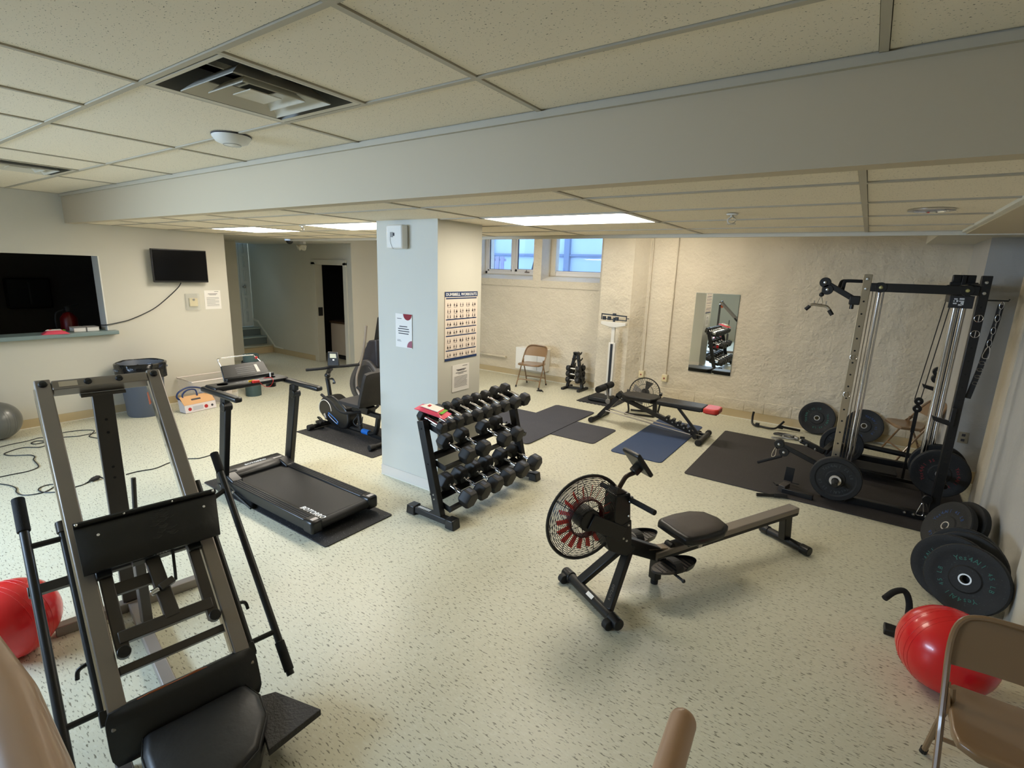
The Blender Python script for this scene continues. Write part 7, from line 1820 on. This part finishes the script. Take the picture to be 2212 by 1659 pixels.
# ---- clear tote with things in it
tb = thing('storage_tote', 'clear plastic storage tote against the left wall', 'tote', (-7.34, 3.22, 0))
M_TOTE = mat('frosted_plastic', (225, 220, 216), 0.3)
M_TOTE.node_tree.nodes['Principled BSDF'].inputs['Alpha'].default_value = 0.16
tx0_, tx1_, ty0_, ty1_ = -7.60, -7.16, 2.98, 3.60
def wallpanel(a, b, c_, d): return MB().add([a, b, c_, d], [(0, 1, 2, 3)])
hh = 0.36
for nm, pts in (('side', [(tx1_-0.03, ty0_+0.03, 0.01), (tx1_-0.03, ty1_-0.03, 0.01), (tx1_, ty1_, hh), (tx1_, ty0_, hh)]), ('side', [(tx0_+0.03, ty0_+0.03, 0.01), (tx0_+0.03, ty1_-0.03, 0.01), (tx0_, ty1_, hh), (tx0_, ty0_, hh)]), ('end', [(tx0_+0.03, ty0_+0.03, 0.01), (tx1_-0.03, ty0_+0.03, 0.01), (tx1_, ty0_, hh), (tx0_, ty0_, hh)]), ('end', [(tx0_+0.03, ty1_-0.03, 0.01), (tx1_-0.03, ty1_-0.03, 0.01), (tx1_, ty1_, hh), (tx0_, ty1_, hh)])):
    m_ = MB(); P_ = [Vector(p) for p in pts]; cen = Vector((-7.38, 3.29, 0.2))
    nn = (P_[1]-P_[0]).cross(P_[3]-P_[0]).normalized(); off = nn*0.003 if nn.dot(cen-P_[0]) > 0 else nn*-0.003
    m_.add(P_+[p+off for p in P_], [(0, 1, 2, 3), (7, 6, 5, 4), (0, 4, 5, 1), (1, 5, 6, 2), (2, 6, 7, 3), (3, 7, 4, 0)])
    make(nm, m_, M_TOTE, tb, world=True)
make('bottom', MB().bb((tx0_+0.03, ty0_+0.03, 0.004), (tx1_-0.03, ty1_-0.03, 0.010)), M_TOTE, tb, world=True)
make('rim', MB().path([(tx0_, ty0_, hh), (tx1_, ty0_, hh), (tx1_, ty1_, hh), (tx0_, ty1_, hh)], 0.009, 6, closed=True), mat('frosted_rim', (222, 212, 206), 0.35), tb, world=True)
for nm, c_, s_, col, lb in (('carton', (-7.33, 3.47, 0.14), (0.12, 0.14, 0.12), (206, 190, 178), 'white and maroon carton inside the clear tote'), ('carton', (-7.36, 3.33, 0.13), (0.14, 0.12, 0.12), (120, 84, 84), 'maroon carton inside the clear tote')):
    t = thing(nm, lb, 'box', (c_[0], c_[1], 0.012), group='cartons in the tote')
    make('carton_body', MB().box((0, 0, c_[2]), s_), mat('card_%d' % col[0], col, 0.7), t, 0.003)
    make('carton_flap', MB().box((0, 0, c_[2]+s_[2]/2+0.002), (s_[0]*0.98, s_[1]*0.5, 0.004)), mat('card_%d' % col[0], col, 0.7), t)
    make('logo', MB().tube((s_[0]/2, -0.02, c_[2]), (s_[0]/2+0.001, -0.02, c_[2]), 0.018, 14), M_INK, t)
    make('support_stack', MB().box((0, 0, (c_[2]-s_[2]/2)/2), (s_[0]*0.9, s_[1]*0.9, c_[2]-s_[2]/2)), mat('stack_grey', (140, 132, 130), 0.8), t)
bx = thing('fruit_carton', 'small cardboard carton with red fruit print leaning on the tote', 'box', (-7.02, 3.0, 0))
a = onz(387, 882); b = onz(450, 866)
ax_ = Vector((b.x-a.x, b.y-a.y, 0)).normalized(); nz_ = Vector((ax_.y, -ax_.x, 0))
a = Vector((-6.99, 2.80, 0.004)); ax_ = Vector((-0.10, 1, 0)).normalized(); nz_ = Vector((ax_.y, -ax_.x, 0))
M_CARD = mat('cardboard', (206, 160, 112), 0.8); M_CARDW = mat('printed_card', (214, 206, 206), 0.6)
upv = (Vector((0, 0, 1))-nz_*0.18).normalized()
make('front_panel', MB().prism([(0, 0), (0.40, 0), (0.40, 0.10), (0, 0.10)], a, ax_, upv, 0.004), M_CARDW, bx, world=True)
dpv = (nz_*-1+upv*0.18).normalized()
make('lid_panel', MB().prism([(0, 0), (0.40, 0), (0.40, 0.14), (0, 0.14)], a+upv*0.10, ax_, (upv*0.75-nz_*0.65), 0.004), M_CARD, bx, world=True)
make('side_panel', MB().prism([(0, 0), (0.13, 0), (0.13, 0.2), (0, 0.10)], a, -nz_, upv, 0.004), M_CARDW, bx, world=True)
make('side_panel', MB().prism([(0, 0), (0.13, 0), (0.13, 0.2), (0, 0.10)], a+ax_*0.396, -nz_, upv, 0.004), M_CARDW, bx, world=True)
make('bottom_panel', MB().prism([(0, 0), (0.40, 0), (0.40, 0.13), (0, 0.13)], a, ax_, -nz_, 0.004), M_CARD, bx, world=True)
lid_u = (upv*0.75-nz_*0.65).normalized(); ln_ = ax_.cross(lid_u)
make('hand_slot', MB().prism([(0.12, 0.06), (0.24, 0.06), (0.24, 0.085), (0.12, 0.085)], a+upv*0.10+ln_*0.0042, ax_, lid_u, 0.001), M_INK, bx, world=True)
fnv = ax_.cross(upv)
for u, r_, m_ in ((0.06, 0.022, mat('fruit_red', (170, 30, 36), 0.6)), (0.27, 0.024, mat('fruit_red', (170, 30, 36), 0.6)), (0.35, 0.016, M_INK)):
    disc(bx, 'fruit_print', m_, a+ax_*u+upv*0.045, ax_, upv, r_, lift=0.0042)
make('print_band', MB().prism([(0.10, 0.02), (0.23, 0.02), (0.23, 0.075), (0.10, 0.075)], a+fnv*0.0042, ax_, upv, 0.0006), mat('print_grey', (180, 180, 186), 0.6), bx, world=True)
rb = thing('resistance_band', 'blue resistance tube looped over the cardboard carton', 'resistance band', (-7.32, 2.88, 0), group=None)
lp_ = smoothpath([(-7.11, 2.84, 0.13), (-7.12, 2.77, 0.20), (-7.12, 2.80, 0.27), (-7.13, 2.92, 0.31), (-7.13, 3.06, 0.28), (-7.12, 3.14, 0.21)], 6)
make('tube', MB().path(lp_, 0.011, 8), mat('blue_rubber', (30, 50, 96), 0.5), rb, world=True)
lp_ = smoothpath([(-7.10, 2.85, 0.13), (-7.11, 2.83, 0.22), (-7.12, 2.90, 0.28), (-7.12, 2.99, 0.27), (-7.11, 3.01, 0.19)], 6)
make('tube', MB().path(lp_, 0.010, 8), mat('blue_rubber', (30, 50, 96), 0.5), rb, world=True)
make('handle', MB().tube((-7.10, 2.845, 0.13), (-7.09, 2.93, 0.03), 0.016, 8), M_RUB, rb, world=True)
pl_ = solo('plastic_bag', MB().ball((-7.24, 3.16, 0.20), 0.06, 14, 8, (1, 1.2, 0.8)), mat('cloudy_bag', (200, 206, 224), 0.3, bump=0.9, bscale=18), 'crumpled translucent bag on top of the carton in the tote', 'bag', loc=(-7.30, 3.12, 0.15))

# ---- rolled mat standing by the hall corner
p = onz(497, 812)
rm = thing('rolled_mat', 'dark teal rolled exercise mat standing by the hall corner', 'exercise mat', (-7.32, 3.87, 0))
spiral = []
for k in range(70):
    a = 2*PI*k/20; r = 0.030+0.0215*a/(2*PI)*0.95
    spiral.append((r*math.cos(a), r*math.sin(a)))
mb = MB(); N = len(spiral); th_ = 0.009; Ht = 0.62
vs = []
for z in (0.0, Ht):
    for x, y in spiral:
        d = math.hypot(x, y); vs.append((x, y, z)); vs.append((x*(1+th_/d*1.9), y*(1+th_/d*1.9), z))
mb.v = [Vector(v) for v in vs]
o_ = 2*N
for i in range(N-1):
    a, b, c_, d = 2*i, 2*i+1, 2*i+3, 2*i+2
    mb.f += [(a, d, c_, b), (o_+a, o_+b, o_+c_, o_+d), (a, o_+a, o_+d, d), (b, c_, o_+c_, o_+b)]
make('roll', mb, mat('teal_foam', (58, 78, 78), 0.7), rm, sharp=50)
make('strap', MB().lathe([(0.122, 0.48), (0.126, 0.48), (0.126, 0.52), (0.122, 0.52)], n=28, closed=True), M_RUB, rm)
make('strap_tail', MB().box((0.10, -0.075, 0.42), (0.02, 0.02, 0.14)), M_RUB, rm)
